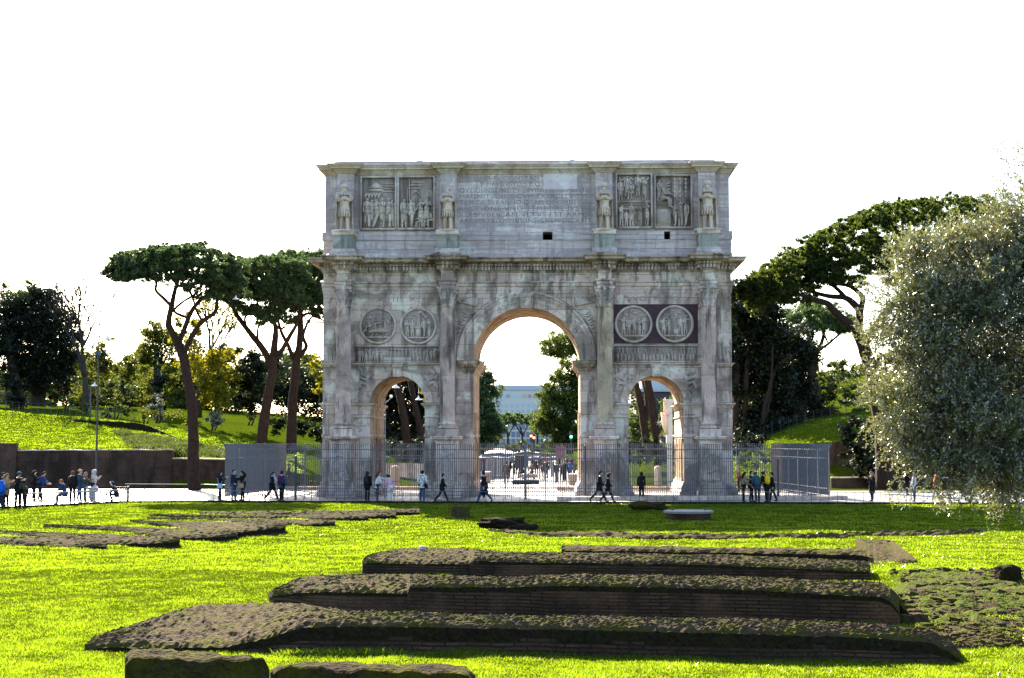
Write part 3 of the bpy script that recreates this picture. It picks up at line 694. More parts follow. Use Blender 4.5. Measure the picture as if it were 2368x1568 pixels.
# ---- archivolts, keystones, imposts
def archivolt(cu, r, zs, w, name):
    steps = [(r-.004, .02), (r, -.07), (r+.30*w, -.08), (r+.31*w, -.115), (r+.60*w, -.125), (r+.61*w, -.16), (r+.80*w, -.17), (r+.86*w, -.22), (r+w, -.23), (r+w, .05)]
    n = 44; V = []; F = []
    for i in range(n+1):
        a = PI - PI*i/n
        for rr, v in steps: V.append((cu+rr*math.cos(a), v, zs+rr*math.sin(a)))
    m = len(steps)
    for i in range(n):
        for k in range(m-1): F.append((i*m+k, i*m+k+1, (i+1)*m+k+1, (i+1)*m+k))
    F.append(tuple(range(m))); F.append(tuple(n*m + k for k in range(m-1,-1,-1)))
    mb = MB(); mb.add(V, F); return recalc(mb.build(name, M['marble'], arch))
for cu, r, zs in OPEN:
    big = r > 2; w = 1.0 if big else .50
    archivolt(cu, r, zs, w, 'archivolt')
    mb = MB(); zk0 = zs+r-.06; zk1 = Z_ARB-.02 if big else zs+r+.68
    k0, k1 = (.34, .50) if big else (.24, .34)
    mb.prism([(cu-k0, zk0), (cu+k0, zk0), (cu+k1, zk1), (cu-k1, zk1)], -.42 if big else -.34, .3)
    mb.prism([(cu-k0*.8, zk0+.12), (cu+k0*.8, zk0+.12), (cu+k1*.85, zk1-.12), (cu-k1*.85, zk1-.12)], -.50 if big else -.40, -.1)
    if big: put_fig(mb, 'toga', cu, -.45, zk0+.18, zk1-zk0-.35, 0, .5)
    else: put_fig(mb, 'fold', cu, -.36, zk0+.10, zk1-zk0-.2, 0, .5)
    mb.build('keystone', M['marble'], arch)
    hI = .80 if big else .36; z1_ = zs; z0_ = zs-hI
    for sd in (-1, 1):
        mb = MB(); e = cu + sd*r
        ow = .55 if big else 1.05                          # outward run of the impost along the face
        a, b = (e-ow, e) if sd < 0 else (e, e+ow)
        if big: a, b = (max(a, -4.3), b) if sd < 0 else (a, min(b, 4.3))
        pl = [(a, -.03), (b, -.03), (b, DEP+.03), (a, DEP+.03)]
        pj = 1.0 if big else .55
        pr = [(-.25,z0_-.01),(.03,z0_),(.03,z0_+.12*hI),(.10*pj,z0_+.2*hI),(.14*pj,z0_+.42*hI),(.26*pj,z0_+.52*hI),(.30*pj,z0_+.6*hI),(.42*pj,z0_+.78*hI),(.42*pj,z1_-.06*hI),(.46*pj,z1_),(-.2,z1_+.005)]
        mb.sweep(pr, pl)
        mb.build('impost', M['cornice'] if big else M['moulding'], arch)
    if not big:
        for sd in (-1,1):
            e = cu + sd*r; a, b = (e-1.05, e) if sd < 0 else (e, e+1.05)
            mb = MB(); mb.sweep([(-.2,z0_-.56),(.03,z0_-.55),(.07,z0_-.5),(.07,z0_-.44),(-.2,z0_-.42)], [(a,-.03),(b,-.03),(b,DEP+.03),(a,DEP+.03)]); mb.build('impost_necking', M['moulding'], arch)
# passage: panels and niches in relief on the jambs give the inside its broken texture
for cu, r, zs in OPEN:
    for sd in (-1,1):
        e = cu + sd*r
        for k in range(3):
            mb = MB(); y0 = .9 + k*2.0; x0, x1 = (e-.05, e+.07) if sd < 0 else (e-.07, e+.05)
            mb.box(x0, x1, y0, y0+1.5, 0.0, 1.1); mb.box(x0, x1, y0+.15, y0+.5, 1.1, zs*.62); mb.box(x0, x1, y0+1.0, y0+1.35, 1.1, zs*.62); mb.build('passage_panel', M['passage'], arch)
# side piers: string courses at impost heights on the outer strips, plus base mouldings of every pier
spans = ((-H, -9.66), (-6.28, -3.30), (3.30, 6.27), (9.65, H))
for a, b in spans:
    mb = MB(); mb.sweep([(.0,.0),(.30,.0),(.30,.32),(.22,.36),(.20,.62),(.10,.74),(.06,.92),(-.2,.95)], [(a,-.02),(b,-.02),(b,DEP+.02),(a,DEP+.02)]); mb.build('base_moulding', M['marble'], arch)
for sgn in (-1,1):
    for zt, hh, pj in ((zp(932),.3,.20),(zp(840),.2,.16)):
        a, b = sorted((sgn*H, sgn*(H-.85)))
        mb = MB(); mb.sweep([(-.2,zt-hh),(.03,zt-hh),(pj*.5,zt-hh*.5),(pj,zt-hh*.3),(pj,zt),(-.2,zt+.005)], [(a,-.02),(b,-.02),(b,DEP+.02),(a,DEP+.02)]); mb.build('string_course', M['moulding'], arch)
# course lines at the top of the pedestal zone
for a, b in spans: mb = MB(); mb.sweep([(-.2,zp(1010)-.02),(.05,zp(1010)),(.05,zp(1004)),(-.2,zp(1003))], [(a,-.004),(b,-.004),(b,DEP+.004),(a,DEP+.004)]); mb.build('wall_course', M['marble'], arch)
# ---- side bays: string course, frieze relief, roundels, panels, texts
def bay(sgn, uL, uR):
    mb = MB(); mb.sweep([(-.2,zp(847)),(.05,zp(846)),(.12,zp(843.5)),(.20,zp(842)),(.20,zp(840)),(-.2,zp(839.5))], [(uL,-.02),(uR,-.02),(uR,.3),(uL,.3)]); mb.build('string_course', M['moulding'], arch)
    # narrow frieze with a crowd
    mb = MB(); z0_, z1_ = zp(838.5), zp(799.5); hgt = z1_-z0_
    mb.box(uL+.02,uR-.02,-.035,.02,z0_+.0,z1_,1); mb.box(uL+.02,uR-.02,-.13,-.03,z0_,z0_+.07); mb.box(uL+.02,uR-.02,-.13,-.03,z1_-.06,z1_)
    n = 22; r = random.Random(3+sgn)
    for k in range(n):
        x = uL+.15 + (uR-uL-.3)*(k+.5)/n + r.uniform(-.04,.04)
        if sgn < 0 and .32 < k/n < .68: put_fig(mb, r.choice(('toga','robe','reach')), x, -.05, z0_+.36, .56, r.uniform(-.7,.7), .95)
        elif sgn > 0:
            put_fig(mb, r.choice(('toga','robe','soldier')), x, -.05, z0_+.08, .50, r.uniform(-.7,.7), .95); put_fig(mb, r.choice(('rider','fold','robe')), x+.1, -.05, z0_+.54, .42, r.uniform(-.9,.9), .9)
        else: put_fig(mb, r.choice(('toga','robe','soldier','walk','reach')), x, -.05, z0_+.08, .80+r.uniform(-.06,.06), r.uniform(-.8,.8), .95)
    if sgn < 0: mb.box(uL+1.7, uR-1.7, -.10, -.03, z0_+.07, z0_+.34)
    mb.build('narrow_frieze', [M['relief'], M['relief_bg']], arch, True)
    mb = MB(); mb.box(uL, uR, -.05, .02, zp(704.5), zp(680)); mb.build('inscribed_slab', M['marble'], arch)
    # roundels
    for k, (px, py) in enumerate((((873.7,753.3),(967.2,754)) if sgn < 0 else ((1464.2,750),(1559.5,749.5)))):
        cu, cz = fac(px, py); R = 1.165
        mb = MB(); T = Matrix.Translation((cu, -.02, cz)) @ Matrix.Rotation(PI/2, 4, 'X')
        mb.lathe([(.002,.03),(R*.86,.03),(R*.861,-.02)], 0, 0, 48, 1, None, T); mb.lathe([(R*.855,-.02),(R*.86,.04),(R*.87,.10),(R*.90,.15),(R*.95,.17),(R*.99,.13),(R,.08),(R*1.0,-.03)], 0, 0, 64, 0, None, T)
        rr = random.Random(11*k+sgn); zb = cz - R*.58
        mb.box(cu-R*.62, cu+R*.62, -.16, -.03, zb-.10, zb)
        if sgn < 0 and k == 0:
            for x, kd, tn, zz, hh in ((-.5,'rider',-1.2,.3,1.0),(.05,'rider',-1.0,.5,1.0),(.42,'reach',-.9,.28,.9),(-.75,'walk',-1.2,.2,.7)): put_fig(mb, kd, cu+x, -.10, zb+zz, hh, tn, .95)
            mb.tube([(cu-.55,-.14,zb+.28),(cu-.1,-.18,zb+.36),(cu+.35,-.17,zb+.36),(cu+.66,-.13,zb+.3)], [.07,.15,.17,.06], 8)
            for x in (-.4,-.15,.25,.45): mb.tube([(cu+x,-.13,zb+.3),(cu+x+.1,-.12,zb+.12),(cu+x,-.12,zb)], [.06,.035,.03], 6)
        else:
            xs_ = (-.68,-.36,.36,.66) if k or sgn < 0 else (-.62,-.3,.05,.36,.62)
            for x in xs_: put_fig(mb, rr.choice(('toga','robe','soldier','reach','fold')), cu+x, -.10, zb, 1.12+rr.uniform(-.1,.1), rr.uniform(-.7,.7), 1.0)
            if sgn < 0:
                put_fig(mb, 'up', cu+.02, -.10, zb+.62, .85, 0, .6); mb.box(cu-.2,cu+.2,-.22,-.05,zb+.5,zb+.62); mb.box(cu-.15,cu+.15,-.2,-.05,zb,zb+.5)
            elif k: 
                mb.box(cu-.08,cu+.22,-.2,-.05,zb,zb+.36); put_fig(mb, 'rider', cu+.1, -.1, zb+.85, .7, -1, .6)
        for j in range(16):
            a = rr.uniform(.15, PI-.15); q = R*rr.uniform(.55,.78)
            mb.lathe([(.001,-.05),(.07,-.03),(.09,0),(.06,.04),(.001,.05)],0,0,6,0,None,Matrix.Translation((cu+q*math.cos(a),-.07,cz+q*math.sin(a))))
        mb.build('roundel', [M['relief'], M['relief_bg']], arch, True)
    # spandrel reliefs over the small arch
    cs = OPEN[0 if sgn < 0 else 2]; zsp = cs[2]
    for s2 in (-1,1):
        mb = MB(); x = cs[0] + s2*1.95; z_ = zsp+.75
        put_fig(mb, 'rider', x+s2*.25, -.04, z_-.1, 1.75, s2*1.1, .4, -s2*.45)
        for k in range(8): 
            x0 = x+s2*rnd.uniform(-.3,.7); zz = zsp+rnd.uniform(.2,1.9)
            if (x0-cs[0])**2+(zz-zsp)**2 < 2.28**2: continue
            mb.tube([(x0,-.03,zz),(x0+rnd.uniform(-.2,.2),-.06,zz+.2),(x0+rnd.uniform(-.3,.3),-.03,zz+.4)], [.05,.10,.04], 6)
        for v in range(len(mb.v)):
            x, y, z_ = mb.v[v]; lim = (uL+.05, uR-.05); mb.v[v] = (min(max(x, lim[0]), lim[1]), max(y, -.20), min(z_, zp(848)))
        mb.build('spandrel_relief', M['relief'], arch, True)
uL1, uR1 = UC[0]+.60, UC[1]-.60; uL2, uR2 = UC[2]+.60, UC[3]-.60
bay(-1, uL1, uR1); bay(1, uL2, uR2)
mb = MB(); mb.box(uL2-.02, uR2+.02, -.022, .02, zp(795), zp(701)); mb.build('porphyry_panel', M['porphyry'], arch)
# small reliefs at the outer ends of the narrow frieze
for sgn in (-1,1):
    mb = MB()
    for k in range(3): put_fig(mb, ('robe','soldier','toga')[k], sgn*(H-.25-.24*k), -.03, zp(838), .95, rnd.uniform(-.6,.6), .5)
    mb.build('end_relief', M['relief'], arch, True)
# flying victories in the spandrels of the main arch
cu, r, zs = OPEN[1]
for sgn in (-1,1):
    mb = MB(); put_fig(mb, 'reach', sgn*3.55, -.02, zs+2.15, 2.35, -sgn*.9, .4, -sgn*1.0)
    for k in range(7):                                     # wing feathers and fluttering drapery
        a = math.radians(18+11*k); x0, z0_ = sgn*3.05, zs+3.4; L = 1.25-.06*k
        mb.tube([(x0,-.03,z0_),(x0+sgn*math.cos(a)*L*.6,-.09,z0_+math.sin(a)*L*.45),(x0+sgn*math.cos(a)*L,-.03,z0_+math.sin(a)*L*.62)], [.07,.08,.025], 6)
    for k in range(9):
        x0 = sgn*(3.5+.08*k); z0_ = zs+2.9-.17*k
        mb.tube([(x0-sgn*.35,-.03,z0_+.1),(x0+sgn*.15,-.10,z0_-.02+.04*math.sin(k*2)),(min(4.25,abs(x0)+.42)*sgn,-.03,z0_+.12)], [.03,.07,.03], 6)
    put_fig(mb, 'toga', sgn*4.0, -.03, zs+.35, 1.35, sgn*.4, .45)
    mb.box(sgn*4.0-.3, sgn*4.0+.3, -.15, .0, zs+.18, zs+.34)
    for v in range(len(mb.v)):
        x, y, z_ = mb.v[v]; x = max(min(x, 4.30), -4.30); rr = math.hypot(x-cu, z_-zs)
        if rr < 4.33 and z_ > zs: f = 4.33/max(rr,1e-3); x, z_ = cu+(x-cu)*f, zs+(z_-zs)*f
        x = max(min(x, 4.30), -4.30)
        mb.v[v] = (x, max(y, -.24), min(z_, Z_ARB-.06))
    mb.build('spandrel_relief', M['relief'], arch, True)
# ---- attic relief panels
def panel(px0, px1, py0, py1, seed, style):
    u0, z1_ = fac(px0, py0); u1, z0_ = fac(px1, py1); rr = random.Random(seed); w = u1-u0; h = z1_-z0_
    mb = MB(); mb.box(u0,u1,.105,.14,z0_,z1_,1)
    f = .11
    mb.box(u0-f,u0,-.10,.13,z0_-f,z1_+f); mb.box(u1,u1+f,-.10,.13,z0_-f,z1_+f); mb.box(u0,u1,-.11,.13,z0_-f-.02,z0_); mb.box(u0,u1,-.10,.13,z1_,z1_+f)
    if style == 0:
        for x, kd, t in ((.16,'soldier',.2),(.46,'walk',-.7),(.62,'robe',-.4),(.80,'soldier',0)): put_fig(mb, kd, u0+w*x, .02, z0_+.02, h*.60, t, 1.05)
        for x in (.3,.9): put_fig(mb, 'toga', u0+w*x, .08, z0_+.1, h*.54, .3, .5)
        mb.prism([(u0+.35,z0_+h*.80),(u0+1.35,z0_+h*.80),(u0+.85,z0_+h*.93)], .06, .1); mb.box(u0+.4,u0+1.3,.05,.1,z0_+h*.74,z0_+h*.78)
        for k in range(4): mb.box(u0+w*.60,u1-.1,.04,.1,z0_+h*(.72+.055*k),z0_+h*(.735+.055*k))
        for k in range(5): mb.tube([(u0+.2+.2*k,.05,z0_+h*.58),(u0+.25+.2*k,.0,z0_+h*.66),(u0+.4+.2*k,.06,z0_+h*.70)], [.05,.09,.03], 6)
    elif style == 1:
        for x, kd, t in ((.15,'toga',.5),(.36,'soldier',-.4),(.64,'reach',-.3),(.80,'up',.2)): put_fig(mb, kd, u0+w*x, .02, z0_+.02, h*.57, t, 1.05)
        for x, zz in ((.62,.0),(.85,.02),(.95,.1)): put_fig(mb, 'rider', u0+w*x, .05, z0_+.02+zz, h*.36, -1, .7)
        for x, t in ((.30,1.0),(.24,.8)): mb.tube([(u0+w*x,.05,z0_+.2),(u0+w*x,.02,z0_+h*t)], .03, 6)
        for k in range(3): mb.box(u0+w*(.22+.06*k),u0+w*(.62+.06*k),.03,.1,z0_+h*(.78+.06*k),z0_+h*(.80+.06*k))
        mb.tube([(u0+w*.4,.06,z0_+h*.66),(u0+w*.5,.02,z0_+h*.73),(u0+w*.62,.06,z0_+h*.66)], .04, 6)
    elif style == 2:
        mb.box(u0,u1,.0,.1,z0_+h*.47,z0_+h*.50)
        for x, kd, t, zz, hh in ((.1,'toga',.3,.49,.42),(.30,'toga',0,.56,.42),(.44,'rider',-.4,.50,.46),(.62,'toga',.1,.58,.42),(.80,'robe',-.3,.49,.46)): put_fig(mb, kd, u0+w*x, .02, z0_+h*zz, h*hh, t, 1.05)
        for x, kd, t, hh in ((.12,'reach',.6,.42),(.27,'toga',.2,.30),(.42,'toga',.8,.46),(.68,'robe',-.6,.44),(.88,'up',-.5,.46)): put_fig(mb, kd, u0+w*x, .02, z0_+.02, h*hh, t, 1.05)
        for k in range(5):
            c = u0+w*(.14+.18*k); pts = [(c+.16*math.cos(a), .03, z1_-.14+.17*math.sin(a)) for a in [PI+PI*i/8 for i in range(9)]]; mb.tube(pts, .045, 6)
    else:
        mb.box(u0+.02,u0+w*.42,-.02,.1,z0_,z0_+h*.35); put_fig(mb, 'rider', u0+w*.22, .02, z0_+h*.36, h*.62, .9, .7); put_fig(mb, 'toga', u0+w*.1, .06, z0_+h*.5, h*.44, .5, .6)
        for x, t, hh in ((.55,-.7,.50),(.70,-.4,.54),(.86,-.8,.5)): put_fig(mb, rr.choice(('soldier','reach','robe')), u0+w*x, .02, z0_+.02, h*hh, t, 1.05)
        for k in range(3):
            x = u0+w*(.54+.16*k); mb.tube([(x,.05,z0_+h*.5),(x,.03,z0_+h*.96)], .035, 6)
            for j in range(5): mb.lathe([(.001,-.06),(.07,-.05),(.08,0),(.07,.05),(.001,.06)],0,0,8,0,None,Matrix.Translation((x,.01,z0_+h*(.60+.085*j))))
        for k in range(3): mb.tube([(u0+w*.30,.06,z0_+h*(.72+.06*k)),(u0+w*.42,.02,z0_+h*(.76+.06*k))], .06, 6)
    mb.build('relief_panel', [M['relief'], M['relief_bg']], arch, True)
panel(837,912.5,412,527.5,1,0); panel(922.5,1001.5,411,527,2,1); panel(1426.5,1504.5,405,524,3,2); panel(1516,1597,408,524,4,3)
# ---- inscriptions (raised a few millimetres as grime-filled letters)
def text(body, u, z, size, width, parent, name, v=-.012, squash=None):
    cu = bpy.data.curves.new(name, 'FONT'); cu.body = body; cu.size = size; cu.extrude = .004; cu.align_x = 'CENTER'; cu.align_y = 'CENTER'; cu.space_character = 1.12
    o = bpy.data.objects.new(name, cu); C.objects.link(o); bpy.context.view_layer.update()
    me = bpy.data.meshes.new_from_object(o.evaluated_get(bpy.context.evaluated_depsgraph_get())); bpy.data.objects.remove(o)
    xs = [p.co.x for p in me.vertices]; f = width/(max(xs)-min(xs)); cx = (max(xs)+min(xs))/2
    me.transform(Matrix.Translation((u, v, z)) @ Matrix.Rotation(PI/2, 4, 'X') @ Matrix.Diagonal((f,1,1,1)) @ Matrix.Translation((-cx,0,0)))
    return me
lines = ['IMP·CAES·FL·CONSTANTINO·MAXIMO','P·F·AVGVSTO·S·P·Q·R','QVOD·INSTINCTV·DIVINITATIS·MENTIS','MAGNITVDINE·CVM·EXERCITV·SVO','TAM·DE·TYRANNO·QVAM·DE·OMNI·EIVS','FACTIONE·VNO·TEMPORE·IVSTIS','REMPVBLICAM·VLTVS·EST·ARMIS','ARCVM·TRIVMPHIS·INSIGNEM·DICAVIT']
bmx = bmesh.new()
for k, tx in enumerate(lines):
    u0 = fac(1062 if k != 1 else 1112,450)[0]; u1 = fac(1366 if k != 1 else 1262,450)[0]
    me = text(tx, (u0+u1)/2, zp(411.5+14.1*k), .40, (u1-u0), arch, 'inscription', .112); bmx.from_mesh(me); bpy.data.meshes.remove(me)
me = bpy.data.meshes.new('inscription'); bmx.to_mesh(me); bmx.free(); me.materials.append(M['letter']); link(bpy.data.objects.new('inscription', me), arch)
uA, zA = fac(1256,401,.1); uB, zB = fac(1334,438,.1); MB().box(uA,uB,.09,.13,zB,zA-.03).build('replacement_slab', M['slab'], arch)
for tx, px0, px1 in (('VOTIS  X', 872, 962), ('VOTIS  XX', 1462, 1577)):
    u0, u1 = fac(px0,681)[0], fac(px1,681)[0]
    me = text(tx, (u0+u1)/2, zp(692), .40, u1-u0, arch, 'inscription', -.056); me.materials.append(M['letter']); link(bpy.data.objects.new('inscription', me), arch)
# ---- four statues standing on the attic pedestals
def statue(u, hpx, label, bare, hatted, turn):
    zs2 = zp(534,-1); r = thing('statue', label, 'statue', AM @ Vector((u, -.95, zs2-.01)), YAW - PI/2 + turn, 'statues on the attic of the arch')
    s = hpx/37.6/1.74; V = skeleton('fold', False)
    rad = dict(RB); rad.update(pelvis=.15,waist=.145,chest=.17,upper=.13,neck=.075,head=.118,crown=.095,chin=.08,nose=.022,clav=.125,sh=.125,elb=.09,wri=.055,palm=.05,knu=.045,hip=.11,knee=.085,ankle=.065,toe=.055)
    for k, sd in (('l',1),('r',-1)):
        V['knee'+k].y += sd*.02; V['ankle'+k].y += sd*.035; V['toe'+k].y += sd*.09; V['sh'+k].y += sd*.05; V['elb'+k].y += sd*.06
    sub_skin('body', V, body_chains(False), rad, M['statue'], r, 1, s)
    V['hem1'] = V['pelvis'] + Vector((0,0,-.12)); V['hem2'] = V['pelvis'] + Vector((0,0,-.36))
    sub_skin('tunic', V, [['pelvis','waist','chest','upper'],['pelvis','hem1','hem2']], dict(rad, pelvis=.185, waist=.165, chest=.19, upper=.15, hem1=.20, hem2=.225), M['statue'], r, 1, s)
    mb = MB(); n = 17; rows = 12                            # cloak hanging down the back to the feet
    vs = []
    for j in range(rows+1):
        t = j/rows; z = (1.50-1.46*t)
        for i in range(n):
            a = math.radians(-105 + 210*i/(n-1)); rr = .285 + .03*t + .024*math.sin(i*2.3+j*.2); 
            vs.append((-math.cos(a)*rr*.62 - .02, math.sin(a)*rr*(1.05 if z < 1.30 else .98), z))
    fs = [(j*n+i, j*n+i+1, (j+1)*n+i+1, (j+1)*n+i) for j in range(rows) for i in range(n-1)]
    mb.add([tuple(c*s for c in v) for v in vs], fs)
    for a in range(7): 
        t = a/6*PI; mb.tube([Vector((.02+.10*math.sin(t), .19*math.cos(t), 1.45+.0*a))*s, Vector((.06+.16*math.sin(t), .15*math.cos(t), 1.36))*s], [.05*s,.04*s], 6)
    ck = mb.build('cloak', M['statue'], r, True); md = ck.modifiers.new('t','SOLIDIFY'); md.thickness = .04
    mb = MB()
    for k in range(14):                                    # kilt folds
        a = 2*PI*k/14; mb.tube([Vector((.16*math.cos(a), .17*math.sin(a), .92))*s, Vector((.215*math.cos(a), .225*math.sin(a), .55))*s], [.02*s,.035*s], 5)
    mb.build('tunic_folds', M['statue'], r, True)
    mb = MB(); hb, hr = V['_hb'], V['_hr']; Hm = Matrix.Translation(hb*s) @ hr.to_4x4() @ Matrix.Scale(s,4)
    mb.lathe([(.001,-.10),(.04,-.09),(.075,-.03),(.085,.03),(.06,.05)],0,0,10,0,None,Hm @ Matrix.Translation((.06,0,.0)))
    vs = MB().lathe([(.125*math.sin(PI*i/8)+.001, .09-.125*math.cos(PI*i/8)) for i in range(9)], n=12); mb.add([((x if not (x > .02 and z < .13) else .0)-.012, y, z) for x, y, z in vs.v], vs.f, 0, Hm)
    mb.build('hair_and_beard', M['statue'], r, True)
    if hatted:
        mb = MB(); mb.lathe([(.125,.11),(.14,.13),(.13,.18),(.10,.24),(.05,.27),(.001,.275)],0,0,14,0,None,Hm); mb.build('cap', M['statue'], r, True)
    mb = MB(); mb.lathe([(.42,-.02),(.42,.05),(.38,.06),(.001,.06)], 0,0,16); 
    mb.v = [(x*s*.95, y*s*1.15, z*s) for x, y, z in mb.v]; mb.build('plinth', M['statue'], r)
statue(UC[0], 108, 'cloaked marble statue in a pale domed cap on the far left attic pedestal', 0, 1, .15)
statue(UC[1], 104, 'bareheaded bearded statue left of the inscription on a green stone pedestal', 1, 0, -.1)
statue(UC[2], 108, 'marble statue with folded arms just right of the inscription', 0, 1, .1)
statue(UC[3], 112, 'marble statue in a cap on the far right attic pedestal with mottled green stone', 0, 1, -.15)
# ------------------------------------------------------------------ terrain
EDGE = [gnd(*q) for q in ((-700,1184),(0,1175.5),(140,1169.5),(285,1162.5),(480,1161.5),(1300,1164.5),(2367,1166),(3200,1168))]
EX = [p.x for p in EDGE]; EY = [p.y for p in EDGE]
def edge_y(x): return interp(x, EX, EY)
def hillL(x, y):
    if y < 113.35 or x > 0: return 0.0
    zw = interp(x, [-60,-25.6,-25.2,-21,-16,-8], [2.70,2.70,2.1,2.0,1.0,0.0])
    z1 = interp(x, [-80,-46,-36,-25.6,-20,-14,-8,-4.6], [7.2,6.2,5.35,3.95,2.7,1.3,0.25,0])
    z2 = interp(x, [-80,-40,-25,-14,-8.5], [8.0,7.3,5.9,3.2,0])
    return interp(y, [113.3,135,138,142,175,240,420], [zw,z1,z1-.25,z1-.1,z2,z2*1.1,z2*1.2])
def hillR(x, y):
    if y < 112 or x < 14: return 0.0
    s = interp(x, [14,18,22.5,26,29,40,70], [0,.9,3.4,4.7,5.25,6.6,8])
    return interp(y, [112,116,131,150,230,400], [0.1*s,.45*s,s,s*1.1,s*1.9,s*2.2])
def ground_z(x, y):
    e = edge_y(x)
    if y < e - .2:
        a = min(1.0, (e-.2-y)/6)
        return a*(.06*noise.noise(Vector((x*.30, y*.30, 2.0))) + .045*noise.noise(Vector((x*1.1, y*.9, 5.0))))
    z = max(hillL(x, y), hillR(x, y))
    if z > .05: z += min(1, z)*(.10*noise.noise(Vector((x*.35, y*.35, 3.0))) + .05*noise.noise(Vector((x*1.3,y*1.3,1))))
    return z - .012
def lines(segs):
    out = []
    for a, b, st in segs: 
        n = max(1, int(round((b-a)/st))); out += [a + (b-a)*i/n for i in range(n)]
    return out + [segs[-1][1]]
gx = lines([(-4000,-400,600),(-400,-90,40),(-90,-50,2.5),(-50,-14,.8),(-14,22,.3),(22,45,.8),(45,90,2.5),(90,400,40),(400,4000,600)])
gy = lines([(-300,0,60),(0,17,4),(17,48,.35),(48,86,.7),(86,113.0,1.5)]) [:-1] + lines([(113.0,113.4,.4),(113.4,182,1.3),(182,420,8),(420,1000,60),(1000,6000,800)])
V = [(x, y, ground_z(x, y)) for y in gy for x in gx]; nx = len(gx)
F = [(j*nx+i, j*nx+i+1, (j+1)*nx+i+1, (j+1)*nx+i) for j in range(len(gy)-1) for i in range(nx-1)]
g = MB().add(V, F).build('ground', M['lawn'], None, True); tag(g, kind='structure')
def sheet(name, pts, z, mat, n=1):
    o = MB().add([(x, y, z) for x, y in pts], [tuple(range(len(pts)))]).build(name, mat); return tag(o, kind='structure')
back_l = [(-7.5,103),(-19,103),(-27,104.5),(-60,107)]
pz = [(p.x, p.y) for p in EDGE[1:-1]] + [(60, edge_y(60)), (60,104), (20,104.5), (7.2,104.5), (7.6,150), (8.5,700), (-9.5,700), (-6.2,150), (-3.2,104.5)] + [(-15.5,105.8), (-21,107.5), (-27,109), (-48,109.2), (-60,109.5), (-60, edge_y(-60))]
sheet('plaza', pz, .004, M['plaza'])
# ------------------------------------------------------------------ ruins in the lawn
def lerp_tab(x, tab, k): return interp(x, [t[0] for t in tab], [t[k] for t in tab])
def ruin(name, label, tab, cat='ruin wall', top='rubble', step=.09, brick_h=.6, rough=.05, hmin=.05, group='ruined foundation walls', seed=0, endslope=.35):
    """tab rows: photo x, y of the foot of the face, y of its upper edge, y of the far edge of the top"""
    x0, x1 = tab[0][0], tab[-1][0]
    dist = gnd((x0+x1)/2, lerp_tab((x0+x1)/2, tab, 1)).y
    n = max(8, int((x1-x0)/FP*dist/step))
    prof_n_face = 7; V = []; FM = []; rows = []
    ntop = None
    for i in range(n+1):
        px = x0 + (x1-x0)*i/n
        yb, yt, yk = (lerp_tab(px, tab, k) for k in (1,2,3))
        f = gnd(px, yb); h = max(hmin, at(px, yt, f.y).z); 
        # far edge seen along the same column of the picture
        d = ray(px, min(yk, yt-.6)); t = (h-HC)/d.z; kx, ky = d.x*t, d.y*t
        rows.append((f, h, kx, max(ky, f.y+.25)))
    wid = max(r[3]-r[0].y for r in rows); ntop = max(5, min(48, int(wid/step)))
    for i, (f, h, kx, ky) in enumerate(rows):
        ring = []
        for k in range(prof_n_face+1):
            t = k/prof_n_face; ring.append((f.x, f.y - .02 + .05*t*h, -.12 + (h+.12-.05)*t, 0))
        for k in range(ntop+1):
            t = k/ntop; cr = .05*math.sin(PI*t)
            ring.append((f.x + (kx-f.x)*t, f.y + .05 + (ky-f.y-.05)*t, h + cr - .06*(1-min(1, t*ntop/1.5)), 1))
        for k in (1, 2): ring.append((kx, ky + .04*k, h*(1-k/2) - .12*(k == 2), 2))
        for q, (x, y, z, w) in enumerate(ring):
            p = Vector((x, y, z)); a = rough*(1.0 if w == 1 else .35)
            z2 = z + (a*.12*noise.noise(p*5.5 + Vector((seed,0,0))) + a*.75*noise.noise(p*12) + a*.85*noise.noise(p*22) + a*.35*noise.noise(p*1.3) if w == 1 or q == prof_n_face else 0)
            y2 = y + (.5*rough*noise.noise(p*4+Vector((0,seed,0))) if w < 2 else 0)
            x2 = x + .4*rough*noise.noise(p*4+Vector((3,seed,7)))
            V.append((x2, y2, z2))
        m = len(ring)
    F = []; MI = []
    for i in range(n):
        for k in range(m-1):
            F.append((i*m+k, (i+1)*m+k, (i+1)*m+k+1, i*m+k+1))
            zf = (k+.5)/prof_n_face; ni = noise.noise(Vector((V[i*m+k][0]*1.4, seed, 0)))*.14
            MI.append(0 if (k < prof_n_face and zf < brick_h + ni) else (2 if k < prof_n_face else 1))  # face above the bricks: shade painted in with the darker rubble
    F.append(tuple(range(m-1,-1,-1))); MI.append(1); F.append(tuple(n*m+k for k in range(m))); MI.append(1)
    mb = MB(); mb.v = V; mb.f = F; mb.m = MI
    o = recalc(mb.build(name, [M['brick'], M[top], M['rubble_dark']], None, False))
    return tag(o, label, cat, group)
ruin('ruin_wall', 'longest and nearest brick foundation wall, its left end a rubble mound', [
    (193,1503,1501.5,1500),(215,1503,1494,1477),(250,1504,1489,1462),(300,1504,1490,1447),(400,1505,1491,1414),(460,1505,1490,1399),(525,1505,1488,1396),(620,1505,1468,1394),(695,1505,1445,1396),(760,1506,1442,1405),(800,1506,1441,1413),(1183,1510,1446,1425),
    (1683,1522,1457,1432),(2033,1526,1468,1445),(2150,1527,1479,1460),(2195,1527,1500,1480),(2222,1528,1522,1512)], step=.05, brick_h=.62, seed=1)
